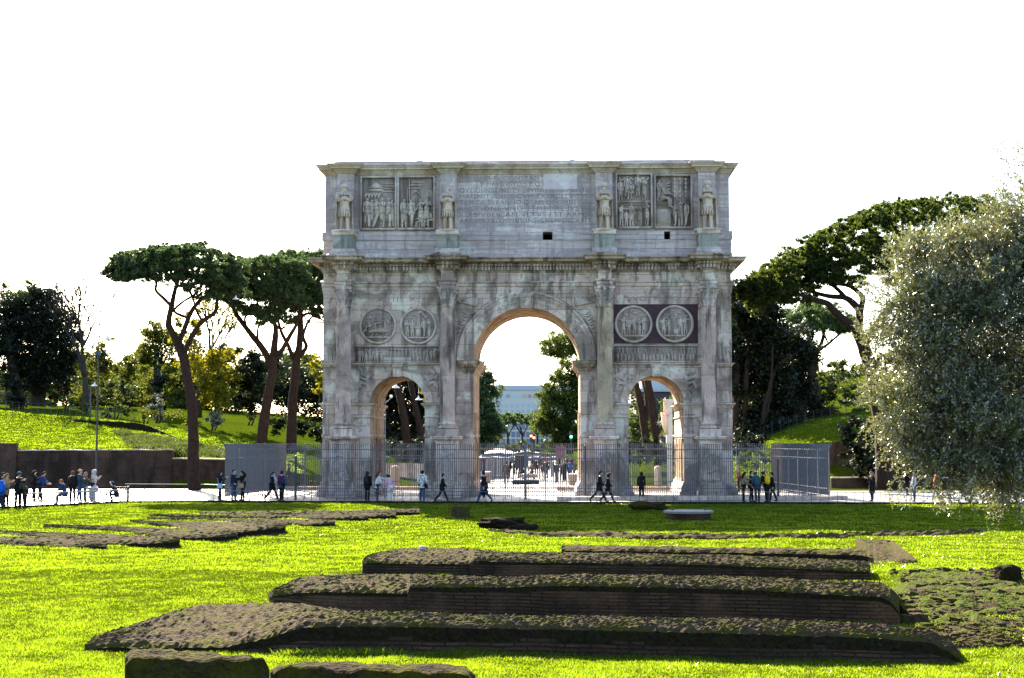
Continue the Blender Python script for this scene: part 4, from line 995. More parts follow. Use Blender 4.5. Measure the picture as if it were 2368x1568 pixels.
ruin('ruin_wall', 'second brick foundation wall from the front, with thin exposed courses and a wider left block', [
    (620,1393,1384,1378),(630,1398,1372,1367),(685,1405,1366,1337),(740,1413,1363,1329),(800,1417,1363,1328),(940,1417,1367,1329),(946,1419,1352,1330),(1183,1424,1352,1336),(1308,1428,1348,1329),
    (1683,1434,1356,1334),(2033,1443,1374,1347),(2060,1444,1385,1362),(2079,1445,1410,1382)], step=.055, brick_h=.86, seed=2)
ruin('ruin_wall', 'third brick foundation wall from the front, its left block lower and rounded', [
    (837,1326,1303,1298),(850,1327,1297,1284),(875,1327,1297,1277),(925,1328,1299,1269),(1085,1331,1299,1268),(1092,1333,1292,1270),(1183,1334,1295,1279),(1298,1335,1296,1277),(1533,1338,1299,1283),(1683,1339,1303,1284),(2003,1342,1317,1299),(2012,1342,1322,1306)], step=.065, brick_h=.9, seed=3)
ruin('ruin_wall', 'fourth, narrow dark foundation wall lying just behind the third', [
    (1298,1279,1270,1266),(1313,1279,1269,1261),(1683,1288,1274,1268),(1993,1301,1279,1271),(2004,1302,1283,1276)], step=.12, brick_h=.2, seed=4)
# sunlit slab at the right end
ruin('ruin_wall', 'broad sunlit rubble slab at the right-hand end of the narrow foundation wall', [
    (1979,1262,1256,1247),(1990,1280,1272,1247),(2004,1305,1300,1247.5),(2060,1304,1300,1248),(2085,1304,1300,1266),(2119,1303,1301,1296)], step=.09, brick_h=.3, seed=5)
ruin('ruin_wall', 'thin broken kerb of stones crossing the lawn at the edge of the shadow', [
    (1130,1231,1229,1226),(1260,1240,1237,1232),(1320,1239,1235,1230),(1493,1247,1240.5,1235),(1683,1249,1241,1236),(1760,1247,1242,1238),(1980,1242,1237.5,1234),(2120,1239,1235,1230),(2283,1233,1229.5,1226)], step=.16, brick_h=.0, rough=.09, seed=6)
LW = ('low mossy foundation wall on the left lawn, %s')
for k, (nm, tab) in enumerate((
    ('nearest to the camera and cut by the left picture edge', [(-160,1262,1255,1238),(0,1260,1254,1242),(120,1266,1259,1243),(200,1268,1260,1247),(246,1270,1259,1252)]),
    ('second of the row, with a long squared end', [(-60,1236,1234,1226),(60,1241,1238,1230),(170,1249,1245,1233),(250,1260,1253,1236),(340,1267,1254,1240),(400,1267,1249,1241),(415,1265,1248,1244)]),
    ('third of the row, ending in a straight brick face', [(100,1219,1217.5,1214),(200,1224,1221,1215),(300,1232,1228,1219),(420,1249,1241,1223),(500,1252,1238,1226),(549,1250,1236,1228)]),
    ('fourth of the row, the tallest with the broadest top', [(300,1208,1206.5,1204),(380,1216,1213,1206),(475,1232,1227,1207),(550,1243,1228,1208),(620,1241,1220,1209),(660,1236,1217,1211)]),
    ('fifth of the row, narrow and partly overgrown', [(340,1202,1200.5,1198),(500,1206,1204,1200),(650,1212,1208,1201),(720,1218,1210,1203),(774,1217,1208,1204)]),
    ('sixth of the row, long and thin with a broken end', [(345,1195,1193.5,1191),(520,1197,1195,1192),(700,1199,1196,1191),(780,1204,1196,1190),(851,1206,1195,1191)]),
    ('seventh of the row, a short piece with a blunt end', [(720,1191,1189,1186),(800,1195,1190,1187),(870,1201,1191,1187),(915,1200,1190,1187)]),
    ('last of the row, farthest back beside the shadow', [(460,1189,1187.5,1184),(600,1190,1187,1183),(800,1190,1186,1182),(900,1191,1182,1178),(970,1192,1182,1178)]))):
    ruin('ruin_wall', LW % nm, tab, step=.10, brick_h=.55, rough=.05, seed=20+k, hmin=.04)
def rock(name, label, px, py, w, d, h, mat, cat='stone block', seed=0, rot=0, nz=.10, sub=4, flat_top=False, z=0.0, group=None, box=.55):
    bm = bmesh.new(); bmesh.ops.create_cube(bm, size=1); bmesh.ops.subdivide_edges(bm, edges=bm.edges[:], cuts=2**sub-1 if sub < 4 else 13, use_grid_fill=True)
    for v in bm.verts:
        p = v.co.copy(); sph = p.normalized()*.62; q = p.lerp(sph, 1-box)
        n = noise.noise(p*2.2+Vector((seed,0,0)))*nz + noise.noise(p*6+Vector((0,seed,0)))*nz*.45 + noise.noise(p*15)*nz*.2
        q = q*(1+n)
        v.co = Vector((q.x*w, q.y*d, (q.z+.5)*h - .04))
    me = bpy.data.meshes.new(name); bm.to_mesh(me); bm.free(); me.materials.append(mat); smooth(me)
    o = link(bpy.data.objects.new(name, me)); o.location = gnd(px, py, z) + Vector((0, d/2, 0)); o.rotation_euler = (0, 0, rot)
    return tag(o, label, cat, group)
# two squared tuff blocks at the bottom edge of the picture
def block(label, px0, px1, yk0, yk1, yt0, yt1, D, seed, h):
    p0, p1 = at(px0, yt0, D), at(px1, yt1, D); h0, h1 = p0.z, p1.z
    d0 = ray(px0, yk0); d1 = ray(px1, yk1); b0 = (h0-HC)/d0.z*d0; b1 = (h1-HC)/d1.z*d1; b0.z += HC; b1.z += HC
    n, m = 56, 22; V = []; 
    for j in range(m+9):
        for i in range(n+1):
            a = i/n
            if j < 9: 
                t = j/8; f = p0.lerp(p1, a); q = Vector((f.x, f.y - .05*(1-t), -.1 + (f.z+.1)*t))
            else:
                t = (j-8)/m; q = p0.lerp(p1, a).lerp(b0.lerp(b1, a), t)
            e = min(a, 1-a)*n/3.5; ez = min(1, e)
            nn = noise.noise(q*3.2+Vector((seed,0,0)))*.05 + noise.noise(q*9)*.022 + noise.noise(q*22)*.008
            q = q + Vector((nn*.7, nn*.8, nn)); q.z -= .10*(1-ez)**2; q.x += (.5-a)*.10*abs(noise.noise(q*2))
            if j >= 9 and t > .93: q.z -= .05
            if j in (8, 9): q.z -= .02
            V.append(tuple(q))
    F = [(j*(n+1)+i, j*(n+1)+i+1, (j+1)*(n+1)+i+1, (j+1)*(n+1)+i) for j in range(m+8) for i in range(n)]
    base = len(V)
    R = m+9
    L = [j*(n+1) for j in range(R)]; Rr = [j*(n+1)+n for j in range(R)]
    V += [(V[q][0], V[q][1], -.12) for q in L] + [(V[q][0], V[q][1], -.12) for q in Rr]
    F += [(L[j], L[j+1], base+j+1, base+j) for j in range(R-1)] + [(Rr[j+1], Rr[j], base+R+j, base+R+j+1) for j in range(R-1)]
    tb = len(V); V += [(V[(R-1)*(n+1)+i][0], V[(R-1)*(n+1)+i][1], -.12) for i in range(n+1)]
    F += [((R-1)*(n+1)+i, (R-1)*(n+1)+i+1, tb+i+1, tb+i) for i in range(n)]
    o = MB().add(V, F).build('stone_block', M['mossrock'], None, True); return tag(o, label, 'stone block')
block('squared mossy tuff block at the bottom left, taller of the two in front', 290, 621, 1496, 1519, 1518, 1531, 20.0, 3, .5)
block('flat weathered stone block to the right of the tall mossy tuff block in front', 625, 1098, 1531, 1537, 1543, 1556, 20.2, 8, .4)
rock('boulder', 'angular dark boulder resting at the far right edge of the rubble ground', 2336, 1348, .52, .4, .42, M['rubble_dark'], 'boulder', 5, .3, .22)
rock('boulder', 'flat dark stone leaning in front of the angular boulder at the far right', 2330, 1358, .60, .3, .13, M['rubble_dark'], 'boulder', 9, -.1, .2)
rock('stone_block', 'grey stone stump standing alone in the arch shadow on the lawn', 1064, 1197, .82, .6, .52, M['rubble'], 'stone block', 12, .1, .10, box=.8)
rock('stone_block', 'small pebble-like stone lying on top of the third foundation wall', 976, 1271, .17, .15, .14, M['relief'], 'stone', 14, .2, .15, z=.42)
rock('rubble_heap', 'dark broken rubble heap at the left end of the thin stone kerb', 1165, 1222, 1.5, 1.0, .40, M['rubble_dark'], 'rubble heap', 17, .1, .5, box=.2)
rock('rubble_heap', 'small dark lump of rubble beside the broken rubble heap', 1210, 1226, .9, .6, .22, M['rubble_dark'], 'rubble heap', 18, .1, .45, box=.2)
rock('brick_mound', 'low mound of old bricks in the shade before the right-hand columns', 1500, 1181, 1.6, 1.2, .42, M['mossrock'], 'brick mound', 21, 0, .3, box=.3)
for k, (px, py, w) in enumerate(((2082,1420,.22),(2100,1432,.30),(2116,1440,.26),(2128,1446,.22),(2096,1445,.2))):
    rock('kerb_stone', ('tilted pale stone in the row right of the second foundation wall, %s' % ('leftmost','largest','beside the largest','rightmost','lowest')[k]), px, py, w, .32, .33-.03*k, M['rubble'], 'stone', 31+k, .2*k, .14, box=.7, group='pale stones at the end of the second wall')
# flat round well cover
c = gnd(1598, 1203); wc = thing('well_cover', 'round pale stone well cover on a low brick rim in the shaded lawn', 'well cover', (c.x, c.y+1.0, 0))
MB().lathe([(.98,-.1),(.98,.24),(.90,.25),(.001,.25)], 0, 0, 40).build('rim', M['brick'], wc)
MB().lathe([(1.0,.26),(1.08,.27),(1.10,.36),(1.04,.38),(.001,.385)], 0, 0, 48).build('lid', flat('grey_stone',(.17,.17,.165)), wc)
mb = MB(); mb.lathe([(.05,.385),(.06,.43),(.001,.44)], -.7, 0, 8); mb.lathe([(.05,.385),(.06,.43),(.001,.44)], .75, .1, 8); mb.build('lid_stud', M['iron_dark'], wc)
# scattered stones and soil at the right of the ruins
rr = random.Random(5); mbs = MB()
for k in range(2600):
    px = rr.triangular(2040, 2420, 2200); py = rr.uniform(1318, 1500)
    if px < 2080 and py > 1330: continue
    if py > 1330 + (px-2050)*1.0 + 60: continue
    p = gnd(px, py); s = rr.uniform(.015,.07)*(1 if rr.random() < .92 else 1.9)
    vs = [(s*x*rr.uniform(.6,1.3), s*y*rr.uniform(.6,1.3), s*z*rr.uniform(.4,.9)) for x, y, z in ((1,1,-1),(-1,1,-1),(-1,-1,-1),(1,-1,-1),(.8,.7,1),(-.8,.8,1),(-.7,-.8,1),(.7,-.7,1))]
    a = rr.uniform(0, 6.28); ca, sa = math.cos(a), math.sin(a)
    mbs.add([(p.x+x*ca-y*sa, p.y+x*sa+y*ca, .02+z) for x, y, z in vs], [(3,2,1,0),(4,5,6,7),(0,1,5,4),(1,2,6,5),(2,3,7,6),(3,0,4,7)])
tag(mbs.build('rubble_stones', M['rubble']), 'loose stones and crumbs of rubble strewn over the bare ground on the right', 'rubble', kind='stuff')
pts = [gnd(*q) for q in ((2050,1345),(2090,1308),(2200,1312),(2367,1325),(2600,1345),(2620,1430),(2420,1452),(2330,1470),(2250,1505),(2205,1500),(2110,1450),(2085,1425))]
nP = len(pts); cxx = sum(p.x for p in pts)/nP; cyy = sum(p.y for p in pts)/nP; V = []; F = []; K = 40
for i in range(nP*14):
    a = i/14; p = pts[int(a) % nP].lerp(pts[(int(a)+1) % nP], a-int(a)); 
    for k in range(K+1):
        t = k/K; x = p.x+(cxx-p.x)*t; y = p.y+(cyy-p.y)*t; wob = .6*noise.noise(Vector((x*1.3,y*1.3,0)))*(1-t)
        x += wob; V.append((x, y, -.02 + .07*min(1, t*4)*(1+1.6*noise.noise(Vector((x*2.1,y*2.1,4)))+.9*noise.noise(Vector((x*6,y*6,1)))) - .06*(k == 0)))
n6 = nP*14
F = [(i*(K+1)+k, i*(K+1)+k+1, ((i+1) % n6)*(K+1)+k+1, ((i+1) % n6)*(K+1)+k) for i in range(n6) for k in range(K)]
tag(recalc(MB().add(V, F).build('bare_soil', M['dirt'], None, True)), kind='structure')
# ------------------------------------------------------------------ grass blades
rg = np.random.default_rng(3)
def tufts(name, label, P, hmean, blades, wid, spread):
    n = len(P); P = np.repeat(P, blades, 0); N = len(P)
    P = P + np.concatenate([rg.normal(0, spread, (N,2)), np.zeros((N,1))], 1)
    a = rg.uniform(0, 2*PI, N); fld = np.sin(P[:,0]*1.9+np.sin(P[:,1]*1.3)*2)*np.sin(P[:,1]*1.7+np.sin(P[:,0]*.9)*2)+.6*np.sin(P[:,0]*5.1+P[:,1]*3.3)*np.sin(P[:,1]*4.7); h = hmean*rg.uniform(.45, 1.45, N)*(1+.42*fld); lean = rg.normal(0, .95, (N,2))*h[:,None]
    w = wid*rg.uniform(.6,1.4,N); dx = np.stack([np.cos(a)*w, np.sin(a)*w, np.zeros(N)], 1)
    tip = P + np.concatenate([lean, h[:,None]], 1); base = P - np.array([0,0,.02])
    V = np.stack([base-dx, base+dx, tip], 1).reshape(-1,3)
    o = np_quads(name, V, M['grass'], None, 3); return tag(o, label, 'grass', kind='stuff')
def lawn_points(n, py0, py1, power=1.0):
    px = rg.uniform(-220, 2640, n); t = rg.uniform(0,1,n)**power; py = py0 + (py1-py0)*t
    out = []
    for a, b in zip(px, py):
        if a > 2060 and 1322 < b < 1490 and b < 1330+(a-2050)*1.0+55 and rg.random() < .15: continue
        p = gnd(a, b); 
        if p.y > edge_y(p.x) - .25: continue
        out.append((p.x, p.y, ground_z(p.x, p.y)))
    return np.array(out)
tufts('grass', 'short bright grass of the near lawn around the foundation walls', lawn_points(112000, 1228, 1640, .95), .032, 5, .0055, .045)
tufts('grass', 'short grass of the farther lawn up to the low railing', lawn_points(72000, 1163, 1320, 1.5), .038, 4, .012, .12)
tufts('grass', 'taller uncut grass fringe along the foot of the nearest foundation wall', np.array([(p.x, p.y, .0) for p in (gnd(rg.uniform(640,2250), 1508+rg.uniform(0,1)*6+ (rg.uniform(640,2250)*0)) for _ in range(2600)) if True]), .085, 4, .006, .05)
hp = []
for k in range(11000):
    px = rg.uniform(-20, 700); Y = rg.uniform(113.6, 136); x = (px-CX)/FP*Y; z = ground_z(x, Y)
    if z > .5: hp.append((x, Y, z))
for k in range(4500):
    x = rg.uniform(16, 34); Y = rg.uniform(116, 138); z = ground_z(x, Y)
    if z > .5: hp.append((x, Y, z))
tufts('grass', 'sunlit grass covering the hillside slopes', np.array(hp), .06, 4, .022, .2)
# slope planting and rubble bank on the hill
def leaves(name, blobs, size, mat, parent, density=1.0, seed=0, clump=.38, asp=.55, fill=.35, count=None, up=.35):
    r = np.random.default_rng(seed); out = []
    for (c, rad) in blobs:
        c = np.array(c); rad = np.array(rad); area = 4*PI*((rad[0]*rad[1])**1.6/3 + (rad[0]*rad[2])**1.6/3 + (rad[1]*rad[2])**1.6/3)**(1/1.6)
        n = int(density*area/(size*size)*3.1) if count is None else count
        k = max(8, int(n/70)); d = r.normal(size=(k,3)); d /= np.linalg.norm(d, axis=1)[:,None]
        rr_ = np.where(r.random(k) < fill, r.uniform(.25,.85,k), r.uniform(.80,1.06,k))
        sub = c + d*rad*rr_[:,None]; idx = r.integers(0, k, n)
        cs = clump*min(np.mean(rad), 2.0)*r.uniform(.5,1.2,k)
        p = sub[idx] + r.normal(size=(n,3))*cs[idx][:,None]*.5*np.array([1,1,.75])
        out.append(p)
    P = np.concatenate(out); n = len(P)
    nrm = r.normal(size=(n,3)); nrm[:,2] = np.abs(nrm[:,2]) + up; nrm /= np.linalg.norm(nrm, axis=1)[:,None]
    t = np.cross(nrm, r.normal(size=(n,3))); t /= np.linalg.norm(t, axis=1)[:,None]; b = np.cross(nrm, t)
    L = size*r.uniform(.6,1.4,n)[:,None]; W = L*asp
    V = np.stack([P - t*L*.5, P - b*W*.5, P + t*L*.5, P + b*W*.5], 1).reshape(-1,3)
    return np_quads(name, V, mat, parent, 4)
def limb(mb, pts, n=8, seed=0, sub=4, wob=.05):
    """pts: (px, py, Y, radius) -> smooth wobbling limb"""
    Q = [at(p[0], p[1], p[2]) for p in pts]; R = [p[3] for p in pts]; out = []; rad = []
    for i in range(len(Q)-1):
        a = Q[max(i-1,0)]; b = Q[i]; c = Q[i+1]; d = Q[min(i+2,len(Q)-1)]
        for k in range(sub):
            t = k/sub; t2 = t*t; t3 = t2*t
            p = .5*((2*b) + (c-a)*t + (2*a-5*b+4*c-d)*t2 + (3*b-a-3*c+d)*t3)
            p += Vector((noise.noise(p*.9+Vector((seed,0,0))), noise.noise(p*.9+Vector((0,seed,0))), 0))*wob
            out.append(p); rad.append((R[i]+(R[i+1]-R[i])*t)*(1+.12*noise.noise(p*1.7)))
    out.append(Q[-1]); rad.append(R[-1]); mb.tube(out, rad, n)
def B(px, py, Y, rx, rz, ry=None, dx=0):
    """blob given in photo pixels (radii in px at that distance; depth radius in metres)"""
    s = Y/FP; c = at(px, py, Y); return (tuple(c), (rx*s, ry if ry else rx*s, rz*s))
def tree(name, label, cat, base, limbs, blobs, size, mat, bark='bark', group=None, density=1.0, seed=0, asp=.55, clump=.38, fill=.35, extra=None, up=.35, wob=.05, twigs=0):
    c = at(*base); r = thing(name, label, cat, (0,0,0), 0, group)
    r.location = (c.x, c.y, c.z)
    inv = Matrix.Translation(-Vector(r.location))
    mb = MB()
    for k, l in enumerate(limbs): limb(mb, l, 9 if l[0][3] > .15 else 6, seed+k, wob=wob)
    rb_ = random.Random(seed)
    for k in range(twigs):                                 # thin boughs running from the limbs up into the crown
        l = rb_.choice(limbs[1:]); p = l[-1 - (rb_.random() < .5)]; a = at(p[0], p[1], p[2])
        bl = sorted(blobs, key=lambda b: (Vector(b[0])-a).length*rb_.uniform(.6,1.5))[rb_.randrange(0, 5)]; q = Vector(bl[0])
        m_ = a.lerp(q, .5) + Vector((rb_.uniform(-.5,.5), rb_.uniform(-.5,.5), -.25)); mb.tube([a, a.lerp(m_,.5), m_, m_.lerp(q,.6), q], [.07,.06,.05,.04,.025], 5)
    if limbs:
        t = mb.build('trunk', M[bark], r, True); t.data.transform(inv)
    if blobs:
        cr = leaves('crown', blobs, size, M[mat], r, density, seed, clump, asp, fill, up=up); cr.data.transform(inv)
    if extra:
        for nm, bl, sz, mt, dn in extra:
            e = leaves(nm, bl, sz, M[mt], r, dn, seed+9, clump, asp, fill); e.data.transform(inv)
    return r
# ------------------------------------------------------------------ trees
def dome(Y, outline_top, outline_bot, n, rx, rz, depth, seed, jitter=6, layers=3):
    """umbrella crown: flattened blobs filling the region between an upper and a lower outline (photo px), spread in depth as a disc"""
    r = random.Random(seed); out = []; x0, x1 = outline_top[0][0], outline_top[-1][0]
    for k in range(n):
        px = x0 + (x1-x0)*(k+.5)/n*1.0 + r.uniform(-jitter, jitter); px = min(max(px, x0+4), x1-4)
        yt = interp(px, [p[0] for p in outline_top], [p[1] for p in outline_top]); yb = interp(px, [p[0] for p in outline_bot], [p[1] for p in outline_bot])
        e = 1 - abs((px-(x0+x1)/2)/((x1-x0)/2))**2
        for l in range(layers):
            t = (l+.5)/layers; py = yt + rz*.7 + max(0, (yb-yt-1.4*rz))*t*r.uniform(.72,1.12) + r.uniform(-4,4)
            for sdep in (-1, 0, 1):
                if e < .25 and sdep: continue
                out.append(B(px+r.uniform(-jitter,jitter), py+abs(sdep)*rz*.35, Y + sdep*depth*e*.55 + r.uniform(-.5,.5), rx*r.uniform(.8,1.2), rz*r.uniform(.75,1.15), rx*Y/FP*r.uniform(.9,1.2)))
    return out
GP = 'umbrella pines around the arch'
Y1 = 106
tree('umbrella_pine', 'tall umbrella pine on the left, its forked trunk rising before the brick wall', 'pine tree', (447,1131,Y1), [
    [(449,1134,Y1,.50),(447,1090,Y1,.42),(446,1000,Y1,.37),(441,925,Y1,.35),(426,837,Y1,.32),(412,796,Y1,.33)],
    [(414,800,Y1,.26),(394,761,Y1,.24),(389,749,Y1,.22),(395,710,Y1-.3,.19),(403,679,Y1-.5,.16),(410,652,Y1-.6,.12),(418,620,Y1-.6,.06)],
    [(396,708,Y1,.13),(378,690,Y1+.5,.12),(360,672,Y1+.8,.11),(361,655,Y1+.8,.09),(350,634,Y1+.8,.07),(335,615,Y1+1,.04)],
    [(413,798,Y1,.2),(438,729,Y1+.7,.17),(460,698,Y1+1,.14),(495,669,Y1+1.3,.11),(520,645,Y1+1.5,.06)],
    [(434,735,Y1+.6,.11),(403,720,Y1+1.2,.1),(420,700,Y1+1.6,.09),(450,680,Y1+2,.08),(470,650,Y1+2,.05)],
    [(424,818,Y1,.22),(440,785,Y1-.8,.19),(457,755,Y1-1,.17),(470,742,Y1-1.1,.16),(498,720,Y1-1.2,.14),(503,688,Y1-1.3,.12),(523,660,Y1-1.4,.09),(545,632,Y1-1.5,.05)],
    [(470,742,Y1-1,.10),(455,722,Y1-2,.09),(445,690,Y1-2.4,.08),(430,660,Y1-2.6,.05)]],
    dome(Y1, [(252,618),(275,585),(330,565),(400,556),(460,558),(515,572),(565,604)], [(252,642),(290,664),(345,648),(400,650),(470,682),(520,700),(565,705)], 22, 21, 11, 6.5, 1, layers=5),
    .18, 'pine', 'bark', GP, 1.1, 11, .42, .34, .3, twigs=40)
Y2 = 116
tree('umbrella_pine', 'middle umbrella pine of the left group, its leaning trunk splitting into a wide V', 'pine tree', (605,1030,Y2), [
    [(603,1050,Y2,.46),(609,985,Y2,.42),(617,925,Y2,.38),(629,869,Y2,.34),(631,821,Y2,.3),(638,761,Y2,.2),(625,735,Y2,.15),(603,715,Y2,.1),(590,690,Y2,.05)],
    [(628,850,Y2,.27),(612,815,Y2+.3,.26),(597,793,Y2+.4,.24),(571,761,Y2+.6,.2),(546,726,Y2+.8,.17),(536,707,Y2+.9,.14),(508,688,Y2+1,.08)],
    [(631,821,Y2,.2),(647,815,Y2-.5,.19),(666,783,Y2-.7,.17),(685,748,Y2-1,.14),(690,715,Y2-1,.09)],
    [(571,761,Y2+.6,.1),(566,735,Y2,.1),(580,720,Y2-.3,.09),(600,690,Y2-.6,.05)],
    [(597,793,Y2+.4,.1),(596,760,Y2-1,.09),(612,725,Y2-1.5,.07),(640,690,Y2-2,.04)]],
    dome(Y2, [(485,628),(520,604),(560,590),(610,582),(660,585),(705,592)], [(485,680),(520,692),(560,712),(610,745),(660,740),(705,730)], 20, 21, 12, 6, 2, layers=6),
    .18, 'pine', 'bark', GP, 1.0, 21, .42, .34, .3, twigs=40)
Y3 = 124
tree('umbrella_pine', 'straight umbrella pine partly hidden by the left edge of the arch', 'pine tree', (672,1030,Y3), [
    [(672,1050,Y3,.46),(674,985,Y3,.42),(677,925,Y3,.38),(685,837,Y3,.33),(692,796,Y3,.28),(695,726,Y3,.22),(693,690,Y3,.12)],
    [(685,840,Y3,.22),(676,822,Y3,.2),(666,799,Y3-.4,.17),(648,762,Y3-.7,.13),(640,720,Y3-1,.07)],
    [(687,832,Y3,.19),(700,815,Y3+.3,.18),(708,800,Y3+.4,.16),(701,778,Y3+.5,.13),(712,745,Y3+.5,.1),(735,715,Y3+.6,.05)],
    [(694,735,Y3,.13),(712,725,Y3,.11),(735,735,Y3,.09),(755,745,Y3,.05)], [(695,720,Y3,.12),(720,700,Y3+1,.08),(750,690,Y3+1,.04)]],
    dome(Y3, [(615,588),(650,574),(700,570),(750,572),(800,585)], [(615,715),(650,740),(700,745),(750,732),(800,710)], 17, 21, 12, 6, 3, layers=6),
    .19, 'pine', 'bark', GP, 1.0, 31, .42, .34, .3, twigs=36)
# dark oaks far left
YO = 160
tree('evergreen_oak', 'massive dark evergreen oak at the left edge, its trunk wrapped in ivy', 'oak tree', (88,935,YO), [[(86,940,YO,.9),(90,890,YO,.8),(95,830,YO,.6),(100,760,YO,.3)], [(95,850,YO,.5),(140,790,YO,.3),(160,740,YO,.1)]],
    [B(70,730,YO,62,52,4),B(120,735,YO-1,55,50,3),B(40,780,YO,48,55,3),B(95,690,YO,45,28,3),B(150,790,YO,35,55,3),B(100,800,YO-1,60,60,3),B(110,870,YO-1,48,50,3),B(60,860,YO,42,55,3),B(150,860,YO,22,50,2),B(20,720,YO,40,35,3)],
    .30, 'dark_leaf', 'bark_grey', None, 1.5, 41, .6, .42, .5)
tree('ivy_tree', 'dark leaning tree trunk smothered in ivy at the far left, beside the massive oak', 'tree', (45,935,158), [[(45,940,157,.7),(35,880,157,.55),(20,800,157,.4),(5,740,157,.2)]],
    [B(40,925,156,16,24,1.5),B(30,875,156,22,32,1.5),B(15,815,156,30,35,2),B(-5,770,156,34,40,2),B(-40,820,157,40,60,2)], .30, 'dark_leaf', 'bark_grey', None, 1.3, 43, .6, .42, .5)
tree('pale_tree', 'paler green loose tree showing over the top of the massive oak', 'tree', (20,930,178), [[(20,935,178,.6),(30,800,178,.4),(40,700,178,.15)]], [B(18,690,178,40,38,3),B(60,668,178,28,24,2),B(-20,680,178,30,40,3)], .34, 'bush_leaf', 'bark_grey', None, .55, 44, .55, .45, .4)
# bare tree by recursion
def bare(name, label, base, top, Y, r0, seed, leafmat_=None, depth=5, spread=.55, lean=0, leafn=0):
    rr = random.Random(seed); c = at(base[0], base[1], Y); t = thing(name, label, 'tree', c); mb = MB(); tips = []
    h = at(top[0], top[1], Y).z - c.z
    def grow(p, d, L, r, k):
        pts = [p]; q = p.copy(); dd = d.copy()
        for s in range(4):
            dd = (dd + Vector((rr.uniform(-.16,.16), rr.uniform(-.16,.16), rr.uniform(-.02,.12)))).normalized(); q = q + dd*L/4; pts.append(q.copy())
        mb.tube(pts, [max(x, .028) for x in (r, r*.92, r*.82, r*.74, r*.66)], 7 if k < 2 else 4)
        if k >= depth: tips.append(q); return
        for j in range(2 if k == 0 else rr.choice((2,3,3))):
            a = rr.uniform(0, 6.28); nd = (dd + Vector((math.cos(a)*spread, math.sin(a)*spread*.8, rr.uniform(-.05,.35)))).normalized()
            grow(pts[rr.choice((3,4,4))], nd, L*rr.uniform(.64,.84), r*.60, k+1)
    grow(Vector((0,0,-.2)), Vector((lean,0,1)).normalized(), h*.42, r0, 0)
    mb.build('trunk', M['bark_grey'], t, True)
    if leafmat_:
        bl = [((p.x, p.y, p.z), (.8,.8,.7)) for p in tips]; leaves('crown', bl, .2, M[leafmat_], t, 1, seed, .6, .6, .6, count=leafn)
    return t
bare('bare_tree', 'bare winter tree with fine twigs against the sky, right of the dark oak', (196,955), (240,745), 155, .40, 3, None, 6, .52, .10)
bare('thinning_tree', 'half-bare yellow tree with a grey trunk just right of the leading pine trunk', (459,960), (480,735), 150, .40, 8, 'yellow_leaf', 5, .5, .03, 26)
tree('yellow_tree', 'bright yellow autumn tree behind the leading pine, lowest and brightest of the group', 'tree', (500,960,148), [[(500,965,148,.25),(502,900,148,.2),(505,850,148,.1)]],
    [B(500,880,148,30,55,3),B(480,850,149,34,48,3),B(525,905,147,26,42,2.5),B(440,820,150,26,50,3),B(420,770,151,20,38,2),B(455,745,151,22,30,2),B(475,905,147,24,40,2),B(520,850,149,26,36,2)], .27, 'yellow_leaf', 'bark_grey', None, .62, 51, .7, .4, .4)
tree('yellow_green_tree', 'yellow-green round-topped tree left of the leading pine trunk', 'tree', (362,950,168), [[(362,955,168,.35),(360,880,168,.25),(358,800,168,.12)]],
    [B(358,770,168,26,26,2.5),B(350,805,168,30,34,3),B(380,800,168,26,40,3),B(395,850,166,22,40,2),B(335,830,168,20,30,2)], .27, 'yelgreen_leaf', 'bark_grey', None, .95, 52, .65, .42, .35)
tree('cypress', 'dark ivy-clad column tree standing in front of the yellow-green tree', 'tree', (368,948,156), [[(368,950,156,.3),(368,850,156,.15)]], [B(367,850,156,13,40,.8),B(368,890,156,17,36,1),B(369,925,156,17,26,1)], .28, 'dark_leaf', 'bark_grey', None, 1.3, 53, .6, .32, .5)
tree('cypress', 'small dark conifer tip among the pale trees left of the yellow-green tree', 'tree', (292,925,175), [[(292,930,175,.2),(292,860,175,.1)]], [B(292,853,175,7,18,.5),B(292,885,175,9,30,.6)], .25, 'dark_leaf', 'bark_grey', None, 1.2, 54, .6, .32, .5)
